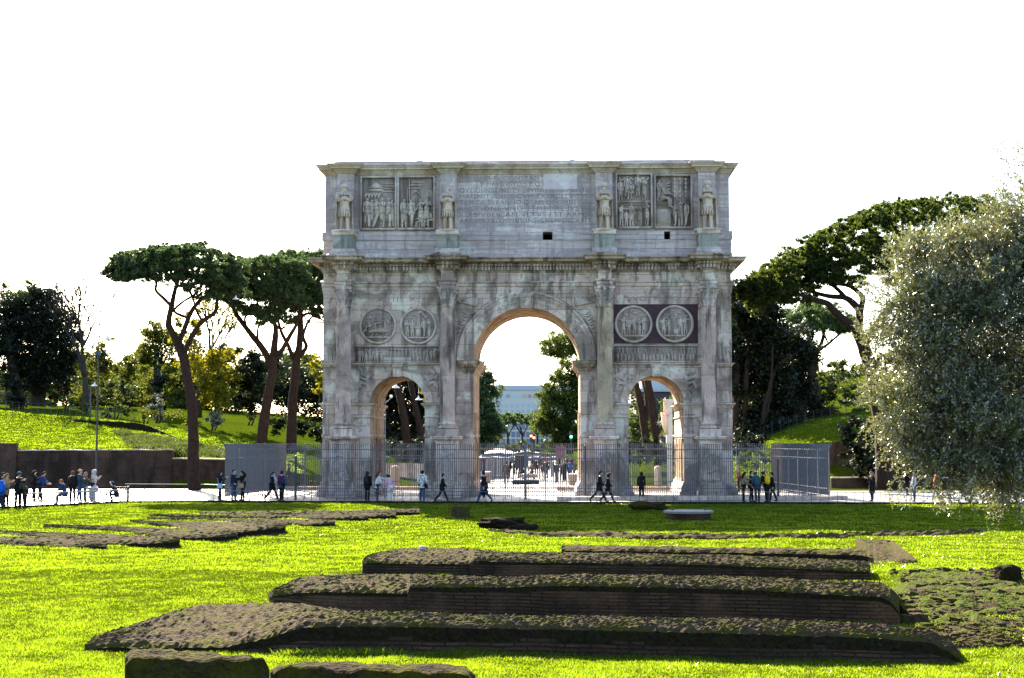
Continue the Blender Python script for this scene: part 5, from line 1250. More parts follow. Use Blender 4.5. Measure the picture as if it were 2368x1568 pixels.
for k, (lb, px, py, Y, bl, mt, sz, dn) in enumerate((
    ('olive-yellow thicket behind the bare tree', 215, 950, 172, [(215,860,38,60),(180,830,30,50),(250,810,34,40),(245,880,40,50),(290,880,34,55),(200,910,36,30),(305,850,26,34)], 'yelgreen_leaf', .28, .95),
    ('spreading dark thicket with several stems below the street lamp', 265, 950, 148, [(265,895,34,20),(240,910,24,18),(292,908,26,22),(300,900,16,16)], 'bush_leaf', .26, 1.0),
    ('grey-green clipped shrub on the upper slope', 362, 975, 139, [(362,937,15,20),(362,957,14,18)], 'grey_leaf', .22, 1.2),
    ('low dark shrub on the slope right of the clipped shrub', 490, 992, 137, [(488,968,14,12),(500,976,16,12)], 'grey_leaf', .24, 1.1),
    ('small dark bushes below the dark thicket', 262, 968, 142, [(250,950,16,14),(283,945,18,16)], 'bush_leaf', .22, .9),
    ('large dark rounded evergreen between the yellow tree and the pine trunks', 575, 980, 150, [(575,870,36,45),(550,890,26,42),(605,890,34,48),(590,840,30,26),(580,930,40,30),(640,880,26,60)], 'dark_leaf', .30, 1.7),
    ('dark evergreen behind the straight pine trunk next to the arch', 705, 985, 152, [(705,910,34,60),(735,930,26,60),(680,880,26,46),(660,920,22,50),(760,900,26,60)], 'dark_leaf', .30, 1.7),
    ('yellow bush touching the left edge of the arch', 736, 930, 142, [(735,862,14,34),(742,895,12,26),(728,838,10,22)], 'yellow_leaf', .26, .7),
    ('yellow-brown scrub on the mid slope below the leading pine', 330, 985, 138, [(330,958,34,12),(405,962,26,10),(440,978,24,10)], 'yelgreen_leaf', .22, .45),
    ('dark bush in front of the ivy-clad oak trunks', 150, 945, 150, [(150,930,20,14),(190,938,14,10),(120,936,14,8)], 'bush_leaf', .24, .7))):
    tree('shrub' if py - min(b[1] for b in bl) < 60 else 'thicket', lb, 'shrub', (px,py,Y), [[(px,py+4,Y,.12),(px+3,py-12,Y,.08),(px-2,py-25,Y,.04)],[(px+6,py+4,Y,.10),(px+14,py-14,Y,.06),(px+20,py-26,Y,.03)]],
         [B(a, b, Y + (i % 3-1)*.8, c, d, max(1.0, c*Y/FP*.8)) for i, (a,b,c,d) in enumerate(bl)], sz, mt, 'bark_grey', None, dn, 60+k, .6, .42, .4)
# distant woodland as one mass on both sides
fw = []
r_ = random.Random(2)
for k in range(150):
    px = r_.uniform(-160, 900); fw.append(B(px, interp(px,[0,200,420,560,760],[880,850,858,850,855]) + r_.uniform(-14,70), r_.uniform(200,240), r_.uniform(22,36), r_.uniform(22,40), 5))
for k in range(80):
    px = r_.uniform(1420, 2500); fw.append(B(px, interp(px,[1420,1690,1860,1930,2000,2500],[960,900,900,838,815,800]) + r_.uniform(6,90), r_.uniform(215,240), r_.uniform(20,34), r_.uniform(18,30), 5))
fy = []
for k in range(60):
    px = r_.uniform(165, 560); fy.append(B(px, r_.uniform(862, 952), r_.uniform(180,196), r_.uniform(18,30), r_.uniform(16,30), 3.5))
o = leaves('autumn_thicket', fy, .32, M['yelgreen_leaf'], None, .75, 6, .45, .6, .4); tag(o, 'olive-yellow undergrowth massed behind the upper slope on the left', 'thicket', kind='stuff')
o = leaves('far_woodland', fw, .5, M['bush_leaf'], None, .8, 5, .4, .6, .35); tag(o, 'far-off mixed woodland on the rising ground behind the park', 'woodland', kind='stuff')
# right-hand pines
Y6 = 98
tree('umbrella_pine', 'huge spreading umbrella pine on the right, its limbs arching left behind the olive', 'pine tree', (2040,1110,Y6), [
    [(2046,1130,Y6,.62),(2040,1000,Y6,.55),(2022,880,Y6,.48),(1995,800,Y6,.42),(1979,757,Y6,.36)],
    [(1980,760,Y6,.3),(1943,733,Y6-.5,.25),(1923,714,Y6-.8,.22),(1911,701,Y6-1,.2),(1879,692,Y6-1.3,.16),(1842,679,Y6-1.6,.12),(1800,665,Y6-1.8,.07)],
    [(1985,770,Y6,.28),(1987,722,Y6+.5,.25),(1974,703,Y6+.5,.22),(1952,688,Y6+.5,.2),(1915,685,Y6+.5,.16),(1878,675,Y6+.6,.12),(1835,660,Y6+.6,.07)],
    [(1953,689,Y6+.5,.16),(1948,681,Y6+.5,.15),(1925,659,Y6+.8,.12),(1900,640,Y6+1,.07)],
    [(1990,720,Y6+.5,.2),(1995,690,Y6+1,.18),(1982,674,Y6+1,.15),(1961,661,Y6+1.2,.13),(1934,657,Y6+1.4,.1),(1905,650,Y6+1.5,.06)],
    [(1995,800,Y6,.3),(2050,720,Y6+1,.22),(2120,650,Y6+1.5,.15),(2200,600,Y6+2,.08)]],
    dome(Y6, [(1715,655),(1750,618),(1790,592),(1840,572),(1880,552)], [(1722,704),(1760,728),(1800,722),(1840,704),(1880,690)], 11, 22, 13, 5, 61, layers=5)
    + dome(Y6+1, [(1820,572),(1880,534),(1930,512),(1975,488),(2050,458),(2120,450),(2200,446),(2290,448),(2340,470),(2400,510)], [(1830,680),(1880,678),(1930,664),(1980,655),(2050,645),(2120,640),(2200,640),(2290,630),(2340,620),(2400,620)], 27, 22, 13, 8, 62, layers=7),
    .18, 'pine_y', 'bark', GP, 1.25, 63, .42, .36, .3, twigs=40)
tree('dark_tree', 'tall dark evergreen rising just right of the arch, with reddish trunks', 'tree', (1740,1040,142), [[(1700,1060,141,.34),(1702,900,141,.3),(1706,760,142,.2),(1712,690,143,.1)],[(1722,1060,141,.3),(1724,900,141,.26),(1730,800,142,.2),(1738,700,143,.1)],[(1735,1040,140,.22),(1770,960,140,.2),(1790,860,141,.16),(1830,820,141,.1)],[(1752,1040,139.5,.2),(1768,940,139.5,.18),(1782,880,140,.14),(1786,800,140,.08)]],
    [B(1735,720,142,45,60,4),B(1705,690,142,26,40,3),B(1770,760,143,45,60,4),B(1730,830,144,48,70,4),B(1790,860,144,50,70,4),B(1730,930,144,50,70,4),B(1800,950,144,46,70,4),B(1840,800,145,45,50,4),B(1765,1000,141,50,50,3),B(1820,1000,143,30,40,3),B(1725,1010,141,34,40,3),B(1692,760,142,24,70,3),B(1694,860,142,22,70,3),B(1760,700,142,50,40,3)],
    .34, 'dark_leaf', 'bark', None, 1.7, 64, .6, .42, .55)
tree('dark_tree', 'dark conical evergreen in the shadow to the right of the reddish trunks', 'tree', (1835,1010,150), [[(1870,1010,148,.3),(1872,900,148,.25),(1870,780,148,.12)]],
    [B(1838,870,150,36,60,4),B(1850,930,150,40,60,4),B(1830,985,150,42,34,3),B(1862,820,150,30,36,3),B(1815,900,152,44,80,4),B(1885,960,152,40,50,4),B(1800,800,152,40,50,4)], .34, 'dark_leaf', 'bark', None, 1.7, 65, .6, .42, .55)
Y8 = 176
tree('umbrella_pine', 'distant umbrella pine with an open crown under the big right-hand limb', 'pine tree', (1888,970,Y8), [
    [(1890,980,Y8,.75),(1886,900,Y8,.6),(1882,822,Y8,.5)], [(1882,825,Y8,.35),(1876,790,Y8,.3),(1874,750,Y8,.25),(1872,720,Y8,.1)], [(1882,822,Y8,.3),(1862,800,Y8,.25),(1845,780,Y8,.18),(1825,765,Y8,.08)],
    [(1884,825,Y8,.3),(1895,805,Y8,.25),(1903,780,Y8,.2),(1905,755,Y8,.1)], [(1888,812,Y8,.2),(1915,795,Y8,.16),(1940,772,Y8,.08)], [(1862,800,Y8,.2),(1868,775,Y8+1,.15),(1850,745,Y8+1,.08)]],
    dome(Y8, [(1800,745),(1830,705),(1880,690),(1930,700),(1972,740)], [(1800,780),(1830,780),(1880,762),(1930,768),(1972,765)], 9, 26, 13, 8, 66, layers=3), .30, 'pine', 'bark', GP, .8, 67, .4, .4, .3, twigs=24)
for k, (lb, px, py, Y, bl, mt, sz, dn) in enumerate((
    ('sunlit round bush on the right slope, upper of two', 1940, 905, 152, [(1925,866,24,22),(1955,860,26,24),(1900,872,18,16),(1985,866,26,26)], 'bush_leaf', .26, 1.0),
    ('sunlit round bush on the right slope, lower of two', 1925, 950, 148, [(1920,898,24,24),(1945,920,28,24),(1915,930,24,24),(1965,905,26,28),(1985,935,28,28)], 'bush_leaf', .26, 1.0),
    ('dark ivy curtain hanging over the brick wall at the right', 1975, 1100, 109, [(1980,990,30,30),(1965,1030,24,34),(1985,1065,26,40),(1955,1000,18,20),(2010,1020,30,60),(2020,1090,28,30)], 'ivy', .26, 1.5),
    ('low hedge plants lit behind the right-hand fence', 1740, 1085, 116, [(1738,1062,34,18),(1770,1056,18,14),(1712,1070,14,12)], 'bush_leaf', .22, .8))):
    tree('shrub' if 'ivy' not in lb else 'ivy', lb, 'shrub', (px,py,Y), [], [B(a, b, Y + (i % 3-1)*.7, c, d, max(1.0, c*Y/FP*.8)) for i, (a,b,c,d) in enumerate(bl)], sz, mt, 'bark_grey', None, dn, 80+k, .6, .4, .4)
# trees framed by the openings
tree('dark_pine', 'dark pine filling the left side of the central opening', 'pine tree', (1112,1040,215), [[(1112,1050,215,.5),(1108,990,215,.4),(1110,900,215,.2)]],
    [B(1100,858,215,20,26,3),B(1118,880,215,22,24,3),B(1138,905,215,22,26,3),B(1112,930,215,36,40,4),B(1132,960,215,24,30,3),B(1120,995,215,38,28,4),B(1148,985,215,22,24,3),B(1095,1000,215,30,30,3),B(1080,900,215,24,70,3),B(1110,1025,216,34,16,3),B(1145,1022,218,18,16,2)], .38, 'pine', 'bark', None, 1.7, 91, .5, .42, .5)
tree('dark_pine', 'dark pine filling the right side of the central opening', 'pine tree', (1320,1040,225), [[(1318,1050,225,.6),(1312,990,225,.45),(1300,900,225,.25)],[(1312,1000,225,.3),(1275,960,225,.1)]],
    [B(1310,850,225,22,24,3),B(1330,890,225,28,50,3),B(1290,880,225,26,26,3),B(1268,915,225,26,26,3),B(1300,935,225,40,40,4),B(1258,955,225,22,22,3),B(1275,985,225,36,26,3),B(1250,985,225,20,20,3),B(1315,990,225,36,34,4),B(1340,940,225,30,60,3),B(1300,1010,225,30,16,3),B(1330,1020,226,34,18,3),B(1285,1028,224,24,12,2)], .38, 'pine_y', 'bark', None, 1.7, 92, .5, .42, .5)
tree('umbrella_pine', 'umbrella pine top leaning into the upper right of the central opening', 'pine tree', (1372,1040,170), [[(1372,1050,170,.6),(1368,900,170,.5),(1352,850,170,.4),(1330,815,170,.25),(1300,805,170,.12)]],
    [B(1262,795,170,18,17,2),B(1290,785,170,26,20,3),B(1318,795,170,26,24,3),B(1275,812,170,24,12,3),B(1300,815,170,28,13,3),B(1340,800,170,30,26,3),B(1380,790,170,40,26,4),B(1342,845,170,16,16,2)], .28, 'pine_y', 'bark', GP, 1.4, 93, .4, .42, .4)
for k, (px, w, tp) in enumerate(((1172,30,952),(1205,36,950),(1240,30,955))):
    Yk = 560+12*k
    tree('umbrella_pine', ('far umbrella pine in front of the pale office block, %s' % ('left of three','middle of three','right of three')[k]), 'pine tree', (px,1038,Yk),
        [[(px,1042,Yk,.42),(px+2,1010,Yk,.36),(px-3,985,Yk,.25)],[(px+2,1010,Yk,.3),(px+14,985,Yk,.18)],[(px+1,1005,Yk,.28),(px-14,982,Yk,.18)]], [B(px+a, 966+abs(a)*.12, Yk, 13, 12, 5) for a in range(-w, w+1, 9)], .95, 'pine', 'bark', 'far umbrella pines beyond the road', 1.0, 95+k, .5, .4, .4)
for k, (px, py, Y, a, b) in enumerate(((1182,1046,400,16,10),(1205,1042,420,12,14),(1232,1046,410,16,10),(1255,1040,430,12,14),(1140,1030,420,18,26),(1275,1048,380,14,10))):
    tree('roadside_bush', ('roadside bush seen through the central opening, %s' % ('left of the middle','tall one in the middle','right of the middle','beside the red signal','beneath the left pine','beneath the right pine')[k]), 'shrub', (px,py,Y), [], [B(px,py-b,Y,a,b,2.5),B(px+a*.6,py-b*.6,Y,a*.7,b*.7,2)], .7, 'bush_leaf', 'bark', 'roadside bushes beyond the arch', .9, 100+k, .6, .4, .4)
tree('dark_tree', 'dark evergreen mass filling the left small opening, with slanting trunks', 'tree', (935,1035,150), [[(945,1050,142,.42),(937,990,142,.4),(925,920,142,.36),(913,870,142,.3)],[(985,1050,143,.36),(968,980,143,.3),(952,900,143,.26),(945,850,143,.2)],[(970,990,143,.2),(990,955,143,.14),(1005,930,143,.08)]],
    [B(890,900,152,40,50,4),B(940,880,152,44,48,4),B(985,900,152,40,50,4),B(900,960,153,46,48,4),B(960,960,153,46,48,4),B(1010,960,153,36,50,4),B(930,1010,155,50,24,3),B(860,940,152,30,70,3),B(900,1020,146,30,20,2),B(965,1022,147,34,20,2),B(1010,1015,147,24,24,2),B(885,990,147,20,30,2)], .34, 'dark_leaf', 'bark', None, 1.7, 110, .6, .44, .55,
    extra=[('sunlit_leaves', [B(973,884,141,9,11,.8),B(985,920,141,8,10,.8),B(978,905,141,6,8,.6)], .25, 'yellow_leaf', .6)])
tree('tree_pair', 'two slanting pine trunks with thin foliage in the right small opening', 'tree', (1500,1035,130), [[(1498,1050,130,.36),(1490,990,130,.34),(1480,930,130,.30),(1466,870,130,.26)],[(1490,985,130,.22),(1496,930,130,.2),(1487,870,130,.2)],[(1524,1050,128,.42),(1514,980,128,.38),(1506,930,128,.34),(1494,870,128,.3)]],
    [B(1462,905,136,20,34,2),B(1458,960,136,22,36,2),B(1490,970,137,26,30,2),B(1520,990,136,26,26,2),B(1465,1010,136,30,24,2)], .32, 'bush_leaf', 'bark', None, .8, 112, .55, .4, .4)
tree('shrub', 'pale-leaved shrub at the foot of the statue column in the right opening', 'shrub', (1548,1040,118), [], [B(1550,1008,118,14,20,1),B(1535,1020,118,12,16,1),B(1540,985,124,16,16,1)], .2, 'grey_leaf', 'bark', None, .9, 113, .6, .4, .4)
for k, (lb, px, py, Y, bl, dn) in enumerate((
    ('dark laurel hedge behind the stump in the left small opening', 930, 1085, 131, [(880,1050,26,24),(910,1040,26,28),(940,1045,26,26),(975,1040,26,28),(1005,1048,26,26)], 1.3),
    ('dark hedge behind the round-topped stump in the right small opening', 1500, 1085, 127, [(1450,1045,26,30),(1480,1038,24,34),(1510,1050,26,28),(1540,1045,24,30),(1565,1050,24,28)], 1.3),
    ('dark hedge rising behind the fence just right of the arch', 1730, 1090, 133, [(1705,1030,26,22),(1740,1022,26,22),(1775,1026,26,20)], 1.3),
    ('dark undergrowth on the bank between the arch and the straight pine', 710, 1015, 140, [(640,985,26,16),(690,992,28,16),(735,1002,24,20)], 1.2))):
    tree('hedge', lb, 'hedge', (px,py,Y), [], [B(a, b, Y + (i % 3-1)*.6, c, d, 1.3) for i, (a,b,c,d) in enumerate(bl)], .24, 'dark_leaf', 'bark_grey', None, dn, 120+k, .6, .42, .5)
# ---- the close olive tree at the right edge: leafy twigs
def olive():
    c = at(2560, 1400, 25.6); t = thing('olive_tree', 'large silvery olive tree close by at the right edge of the picture', 'olive tree', (c.x, 25.6, 0))
    inv = Matrix.Translation(-t.location); YV = 25.0
    mb = MB(); bx = t.location.x
    mb.tube([(bx,25.6,-.1),(bx-.1,25.6,1.2),(bx-.05,25.5,2.2),(bx-.35,25.5,3.4),(bx-.6,25.3,4.8),(bx-.7,25.2,6.2)], [.42,.34,.30,.2,.12,.04], 12)
    for pth in ([(bx-.05,25.5,2.0),(bx-1.0,25.3,3.0),(bx-2.0,25.1,4.2),(bx-2.6,25,5.2)], [(bx,25.5,2.2),(bx+.8,25.6,3.4),(bx+1.2,25.5,5)], [(bx-.4,25.5,3.2),(bx-1.4,24.6,4.4),(bx-1.6,24.2,5.8)], [(bx-.6,25.3,3),(bx-1.9,24.8,3.2),(bx-2.9,24.6,3.0)]): mb.tube(pth, [.18,.12,.07,.02][:len(pth)], 8)
    k = mb.build('trunk', M['bark_grey'], t, True); k.data.transform(inv)
    r = np.random.default_rng(12); bl = [(2230,800,135,190),(2330,720,150,180),(2160,700,110,130),(2150,900,120,150),(2260,1000,140,120),(2380,950,170,180),(2132,1000,84,84),(2250,600,110,90),(2340,560,110,90),(2430,620,140,150),(2180,1080,70,60),(2330,1090,120,60),(2088,820,70,110),(2076,680,54,70),(2072,930,48,84),(2420,1080,100,60),(2130,600,50,50),(2405,470,36,60),(2480,800,140,240),(2520,1000,130,160),(2640,820,140,230),(2620,1040,130,120),(2740,920,120,180),(2600,620,120,130)]
    tw = []; per = 30
    for px, py, a, b in bl:
        s = YV/FP; c = np.array(at(px, py, YV + r.uniform(-.3,.3))); rad = np.array([a*s, max(.5, min(1.5, a*s*1.05)), b*s]); n = int(520*(rad[0]*rad[2]+rad[0]*rad[1])) + 50
        kk = max(8, n//40); dk = r.normal(size=(kk,3)); dk /= np.linalg.norm(dk,axis=1)[:,None]; ck = c + dk*rad*(r.uniform(.2,.86,kk)**.55)[:,None]; ik = r.integers(0,kk,n)
        off = r.normal(size=(n,3))*np.array([.15,.19,.14]); d = dk[ik]*.7 + off*1.6; d /= np.linalg.norm(d,axis=1)[:,None]
        p = ck[ik] + off; dr = d*np.array([1,1,.5]) + np.stack([r.normal(0,.4,n), r.normal(0,.4,n), np.where(d[:,2] > -.3, .75, -.55) + r.normal(0,.3,n)],1); dr /= np.linalg.norm(dr,axis=1)[:,None]
        tw.append(np.concatenate([p, dr], 1))
    for j in range(22):                                    # shoots breaking the upper outline and hanging below
        px, py = (r.uniform(2012,2120), r.uniform(600,980)) if j % 2 else (r.uniform(2060,2380), r.uniform(1095,1130)); p = np.array(at(px,py,YV))
        tw.append(np.concatenate([p[None]+r.normal(0,.05,(3,3)), np.tile([[-.4 if j % 2 else 0, 0, .8 if j % 2 else -.9]],(3,1))+r.normal(0,.25,(3,3))],1))
    for j in range(34):                                    # sprays at the top right
        p = np.array(at(r.uniform(2325,2400), r.uniform(330,470), YV)); tw.append(np.concatenate([p[None], np.array([[-.6,.0,.5]])+r.normal(0,.3,(1,3))],1))
    T = np.concatenate(tw); n = len(T); P, D = T[:,:3], T[:,3:]; D /= np.linalg.norm(D,axis=1)[:,None]
    s1 = np.cross(D, r.normal(size=(n,3))); s1 /= np.linalg.norm(s1,axis=1)[:,None]
    m = 16; V = []; L0 = .34
    for j in range(m):
        t_ = (j//2+.5)/(m/2); ang = (PI/2)*(j//2 % 2) + PI*(j % 2); s2 = np.cross(D, s1)
        sd = s1*math.cos(ang) + s2*math.sin(ang)
        base = P + D*(L0*t_)[:,None] if hasattr(t_, '__len__') else P + D*(L0*t_) + np.array([0,0,-.05])*(t_**2)
        ld = D*.75 + sd*.75 + r.normal(0,.22,(n,3)); ld /= np.linalg.norm(ld,axis=1)[:,None]
        w = np.cross(ld, r.normal(size=(n,3))); w /= np.linalg.norm(w,axis=1)[:,None]
        L = .060*r.uniform(.7,1.3,n)[:,None]; W = L*.19
        V.append(np.stack([base, base+ld*L*.5-w*W, base+ld*L, base+ld*L*.5+w*W], 1).reshape(-1,3))
    cr = np_quads('crown', np.concatenate(V), M['olive'], t, 4); cr.data.transform(inv)
    # thin twigs
    k = np.arange(0, n, 3); q = P[k]; d2 = D[k]; w = np.cross(d2, np.array([0,1.0,0])); w /= np.linalg.norm(w,axis=1)[:,None]+1e-6
    V = np.stack([q-w*.004-d2*.3, q+w*.004-d2*.3, q+w*.002+d2*.34, q-w*.002+d2*.34],1).reshape(-1,3); tg = np_quads('twigs', V, M['bark_grey'], t, 4); tg.data.transform(inv); tg['kind'] = 'stuff'
    return n*m
print('olive leaves', olive())
# ------------------------------------------------------------------ walls, fences, street furniture, buildings, people
def wall_run(name, label, pts, h0, h1, thick, mat, cap=None, cat='wall'):
    t = thing(name, label, cat, (0,0,0)); a, b = Vector(pts[0]), Vector(pts[1]); d = (b-a).normalized(); nrm = Vector((-d.y, d.x))
    mb = MB(); n = 24; V = []
    for i in range(n+1):
        p = a.lerp(b, i/n); h = h0+(h1-h0)*i/n + .04*noise.noise(Vector((p.x*.8,p.y,0)))
        for q, z in ((p,-.3),(p,h),(p+nrm*thick,h),(p+nrm*thick,-.3)): V.append((q.x, q.y, z))
    F = [(i*4+k, (i+1)*4+k, (i+1)*4+k+1, i*4+k+1) for i in range(n) for k in range(3)] + [(0,1,2,3),(n*4+3,n*4+2,n*4+1,n*4)]
    recalc(mb.add(V, F).build('brickwork', mat, t))
    if cap:
        mb = MB(); V = []
        for i in range(n+1):
            p = a.lerp(b, i/n); h = h0+(h1-h0)*i/n + .04*noise.noise(Vector((p.x*.8,p.y,0)))
            for q, z in ((p-nrm*.06,h+.003),(p-nrm*.06,h+.09),(p+nrm*(thick+.02),h+.09),(p+nrm*(thick+.02),h+.003)): V.append((q.x,q.y,z))
        F = [(i*4+k, (i+1)*4+k, (i+1)*4+(k+1)%4, i*4+(k+1)%4) for i in range(n) for k in range(4)] + [(0,1,2,3),(n*4+3,n*4+2,n*4+1,n*4)]
        recalc(mb.add(V, F).build('coping', cap, t))
    return t
YW = 113
X_ = lambda px, Y: (px-CX)/FP*Y
wall_run('retaining_wall', 'long brown brick retaining wall with pale coping below the left hillside', [(X_(40,YW),YW),(X_(400,YW),YW)], 2.68, 2.72, .5, M['wallbrick'], M['moulding'])
wall_run('retaining_wall', 'taller end of the brick retaining wall at the left picture edge', [(X_(-420,YW-.4),YW-.4),(X_(40,YW-.4),YW-.4)], 3.4, 3.25, .6, M['wallbrick'])
wall_run('retaining_wall', 'lower step of the brick retaining wall behind the leading pine trunk', [(X_(401,YW+.1),YW+.1),(X_(640,YW+.1),YW+.1)], 2.08, 1.9, .5, M['wallbrick'], M['moulding'])
wall_run('retaining_wall', 'dark brick retaining wall under the ivy on the right', [(X_(1905,112),116),(X_(2420,109),107)], 3.3, 3.6, .6, M['wallbrick'])
wall_run('garden_wall', 'low dark wall with a pale kerb across the right-hand lawn', [(X_(1918,110.5),110.5),(X_(2500,108),108)], .72, .72, .3, M['wallbrick'], M['moulding'])
wall_run('garden_wall', 'dark low wall on the slope behind the pine trunks', [(X_(470,137),137.5),(X_(760,137),138.5)], 3.75, 1.6, .5, M['wallbrick'])
wall_run('garden_wall', 'low pale stone wall behind the hedge line in the left small opening', [(X_(850,128.5),128.5),(X_(1030,128.5),128.5)], 1.55, 1.5, .3, M['relief'])
# dark broken bank on the left slope
def hit(px, py, y0=100.0, y1=260.0):
    d = ray(px, py); Y = y0
    while Y < y1:
        p = Vector((0,0,HC)) + d*(Y/d.y)
        if p.z <= ground_z(p.x, p.y): return p
        Y += .15
    return p
V = []; F = []
for i in range(41):
    a = i/40; px = 155 + 252*a
    top = interp(px, [155,230,311,345,402],[970.5,973,977,985,1010]); bot = interp(px, [155,200,250,311,335,370,407],[972,979,986,993,997,1003.5,1012.5])
    p = hit(px, bot); q = at(px, top, p.y+.25)
    for k in range(5):
        s = p.lerp(q, k/4); V.append((s.x, s.y-.05+noise.noise(s*1.5)*.12, s.z+noise.noise(s*2.2)*.10))
    s = q; V.append((s.x, s.y+1.6, s.z-.12))
F = [(i*6+k,(i+1)*6+k,(i+1)*6+k+1,i*6+k+1) for i in range(40) for k in range(5)]
scale_x = [p for p in V]
tag(recalc(MB().add(V, F).build('earth_bank', M['rubble_dark'])), 'dark crumbling earth bank cutting across the bright left slope', 'earth bank')
rb = []
r_ = random.Random(9)
for k in range(2600):
    px = r_.uniform(271, 640); lo = interp(px,[271,311,400,410,640],[999,1040,1042,1058,1058]); hi = interp(px,[271,431,520,640],[997,1021,1040,1052])
    q = hit(px, r_.uniform(hi, lo), 113.5); rb.append((q.x, q.y, ground_z(q.x, q.y)))
P = np.array(rb); o = tufts('bank_plants', 'dark green creeping plants on the bank above the lower wall', P, .22, 5, .06, .22); o.data.materials[0] = M['bush_leaf']; o['category'] = 'plants'
# ---- tall iron fence round the arch
def tall_fence(label, a, b, bay=2.45, gap=None, plinth=False, hgt=3.25):
    a, b = Vector(a), Vector(b); L = (b-a).length; d = (b-a)/L; nrm = Vector((d.y, -d.x)); n = max(1, round(L/bay)); t = thing('iron_fence', label, 'fence', (a.x, a.y, 0), math.atan2(d.y, d.x), 'tall iron fence round the arch')
    w = L/n
    for i in range(n):
        mb = MB(); x0 = i*w; k = max(3, int(w/.122))
        for j in range(1, k):
            x = x0 + w*j/k; mb.tube([(x,0,.12),(x,0,2.75),(x,-.03,3.0),(x,-.11,3.15),(x,-.15,hgt)], .0175, 4)
        for z in (.22,.62,2.39,2.90): mb.box(x0+.03, x0+w-.03, -.014,.014, z-.022, z+.022)
        mb.build('railing', M['iron'], t)
    for i in range(n+1):
        mb = MB(); x = i*w; mb.box(x-.03,x+.03,-.03,.03,0,2.85); mb.tube([(x,0,2.84),(x,-.03,3.0),(x,-.11,3.15),(x,-.15,hgt+.02)], .028, 6); mb.build('post', M['iron'], t)
    if plinth:
        for q0, q1 in plinth: MB().box(q0, q1, -.2, .2, -.02, .27).build('plinth', M['moulding'], t)
    return t
fl, fr = at(521,1100,90.2), at(1917,1100,89.0); rl, rrr = at(661,1100,105.5), at(1784,1100,104.6)
tall_fence('long tall iron fence standing between the arch and the low railing', (fl.x,fl.y), (fr.x,fr.y))
tall_fence('left side of the tall iron fence, its bars crowded together by the view', (rl.x,rl.y), (fl.x,fl.y))
tall_fence('right side of the tall iron fence with sunlit posts', (fr.x,fr.y), (rrr.x,rrr.y))
Lr = (Vector((rrr.x,rrr.y))-Vector((rl.x,rl.y))).length
tall_fence('rear run of the tall iron fence seen through the three openings', (rrr.x,rrr.y), (rl.x,rl.y), plinth=((.1, Lr*.44),(Lr*.62, Lr-.1)))
p = at(1215,1100,89.3); t = thing('gate_post', 'thick dark gate post with a rounded horizontal closing bar', 'gate post', (p.x,p.y,0))
MB().box(-.075,.075,-.075,.075,0,3.32).build('post', M['iron'], t); 
mb = MB(); mb.tube([(-.80,0,1.0),(-.74,0,1.0),(.74,0,1.0),(.80,0,1.0)], [.06,.13,.13,.06], 10); mb.build('closing_bar', M['iron_dark'], t)
for px, hh, lb in ((1114.5,0,''),(1353,3.1,'slim dark post at the right end of the gate'),(684,2.5,'dark post standing before the left side fence'),(1798.5,2.3,'dark post standing before the right side fence')):
    if not hh: continue
    p = at(px,1100,88.6 if px > 1000 and px < 1500 else 88); t = thing('post', lb, 'post', (p.x,p.y,0)); MB().box(-.06,.06,-.06,.06,0,hh).lathe([(.075,hh),(.06,hh+.05),(.001,hh+.07)],0,0,8).build('shaft', M['iron_dark'], t)
p = gnd(1118.8,1094+40); p = at(1118.8,1100,92); 
t = thing('post', 'slim dark post with a red cap at the left jamb of the central opening', 'post', (p.x,p.y,0)); MB().box(-.07,.07,-.07,.07,0,2.15).build('shaft', M['iron_dark'], t); MB().lathe([(.10,2.15),(.12,2.2),(.11,2.32),(.001,2.36)],0,0,10).build('cap', flat('red_paint',(.45,.03,.03)), t)
# pavement step in front of the right half, and edge kerb of the lawn
c0, c1 = gnd(1288,1158), gnd(1960,1156); 
o = MB().add([(c0.x,c0.y,-.02),(c1.x,c1.y,-.02),(c1.x,c1.y+1.3,-.02),(c0.x,c0.y+1.3,-.02),(c0.x,c0.y,.22),(c1.x,c1.y,.22),(c1.x,c1.y+1.3,.22),(c0.x,c0.y+1.3,.22)],[(3,2,1,0),(4,5,6,7),(0,1,5,4),(1,2,6,5),(2,3,7,6),(3,0,4,7)]).build('stone_step', M['moulding']); tag(o, 'long pale stone step below the right half of the iron fence', 'step')
mb = MB()
for i in range(1, len(EDGE)-1):
    a, b = EDGE[i], EDGE[i+1] if i < len(EDGE)-2 else EDGE[i+1]; d = (b-a).normalized(); n = Vector((-d.y,d.x,0)); n = n if n.y > 0 else -n
    V = []
    for p, z in ((a,-.1),(b,-.1),(b,.10),(a,.10)): V.append((p.x,p.y-.08,z))
    for p, z in ((a,-.1),(b,-.1),(b,.10),(a,.10)): V.append((p.x,p.y+.10,z))
    mb.add(V, [(0,1,2,3),(7,6,5,4),(3,2,6,7),(0,3,7,4),(1,5,6,2)])
tag(mb.build('lawn_kerb', M['rubble_dark']), 'low dark kerb edging the lawn along the paved square', 'kerb')
def low_rail(label, pts, step, h, r, px_gap=None):
    t = thing('low_railing', label, 'railing', (0,0,0)); mbp = MB(); mbr = MB(); seg = []
    for a, b in zip(pts, pts[1:]):
        L = (b-a).length; n = max(1, round(L/step)); seg += [a.lerp(b, i/n) for i in range(n)]
    seg.append(pts[-1])
    up0 = MB().tube([(0,0,-.05),(0,0,h)], r, 5).build('upright', M['iron_dark'], t)
    for i, p in enumerate(seg):
        o = up0 if i == 0 else up0.copy()
        if i: C.objects.link(o)
        o.parent = t; o.location = (p.x, p.y, 0)
    for a, b in zip(pts, pts[1:]): mbr.tube([(a.x,a.y,h),(b.x,b.y,h)], r*1.25, 6)
    mbr.build('rail', M['iron'], t); return t
off = Vector((0,.35,0))
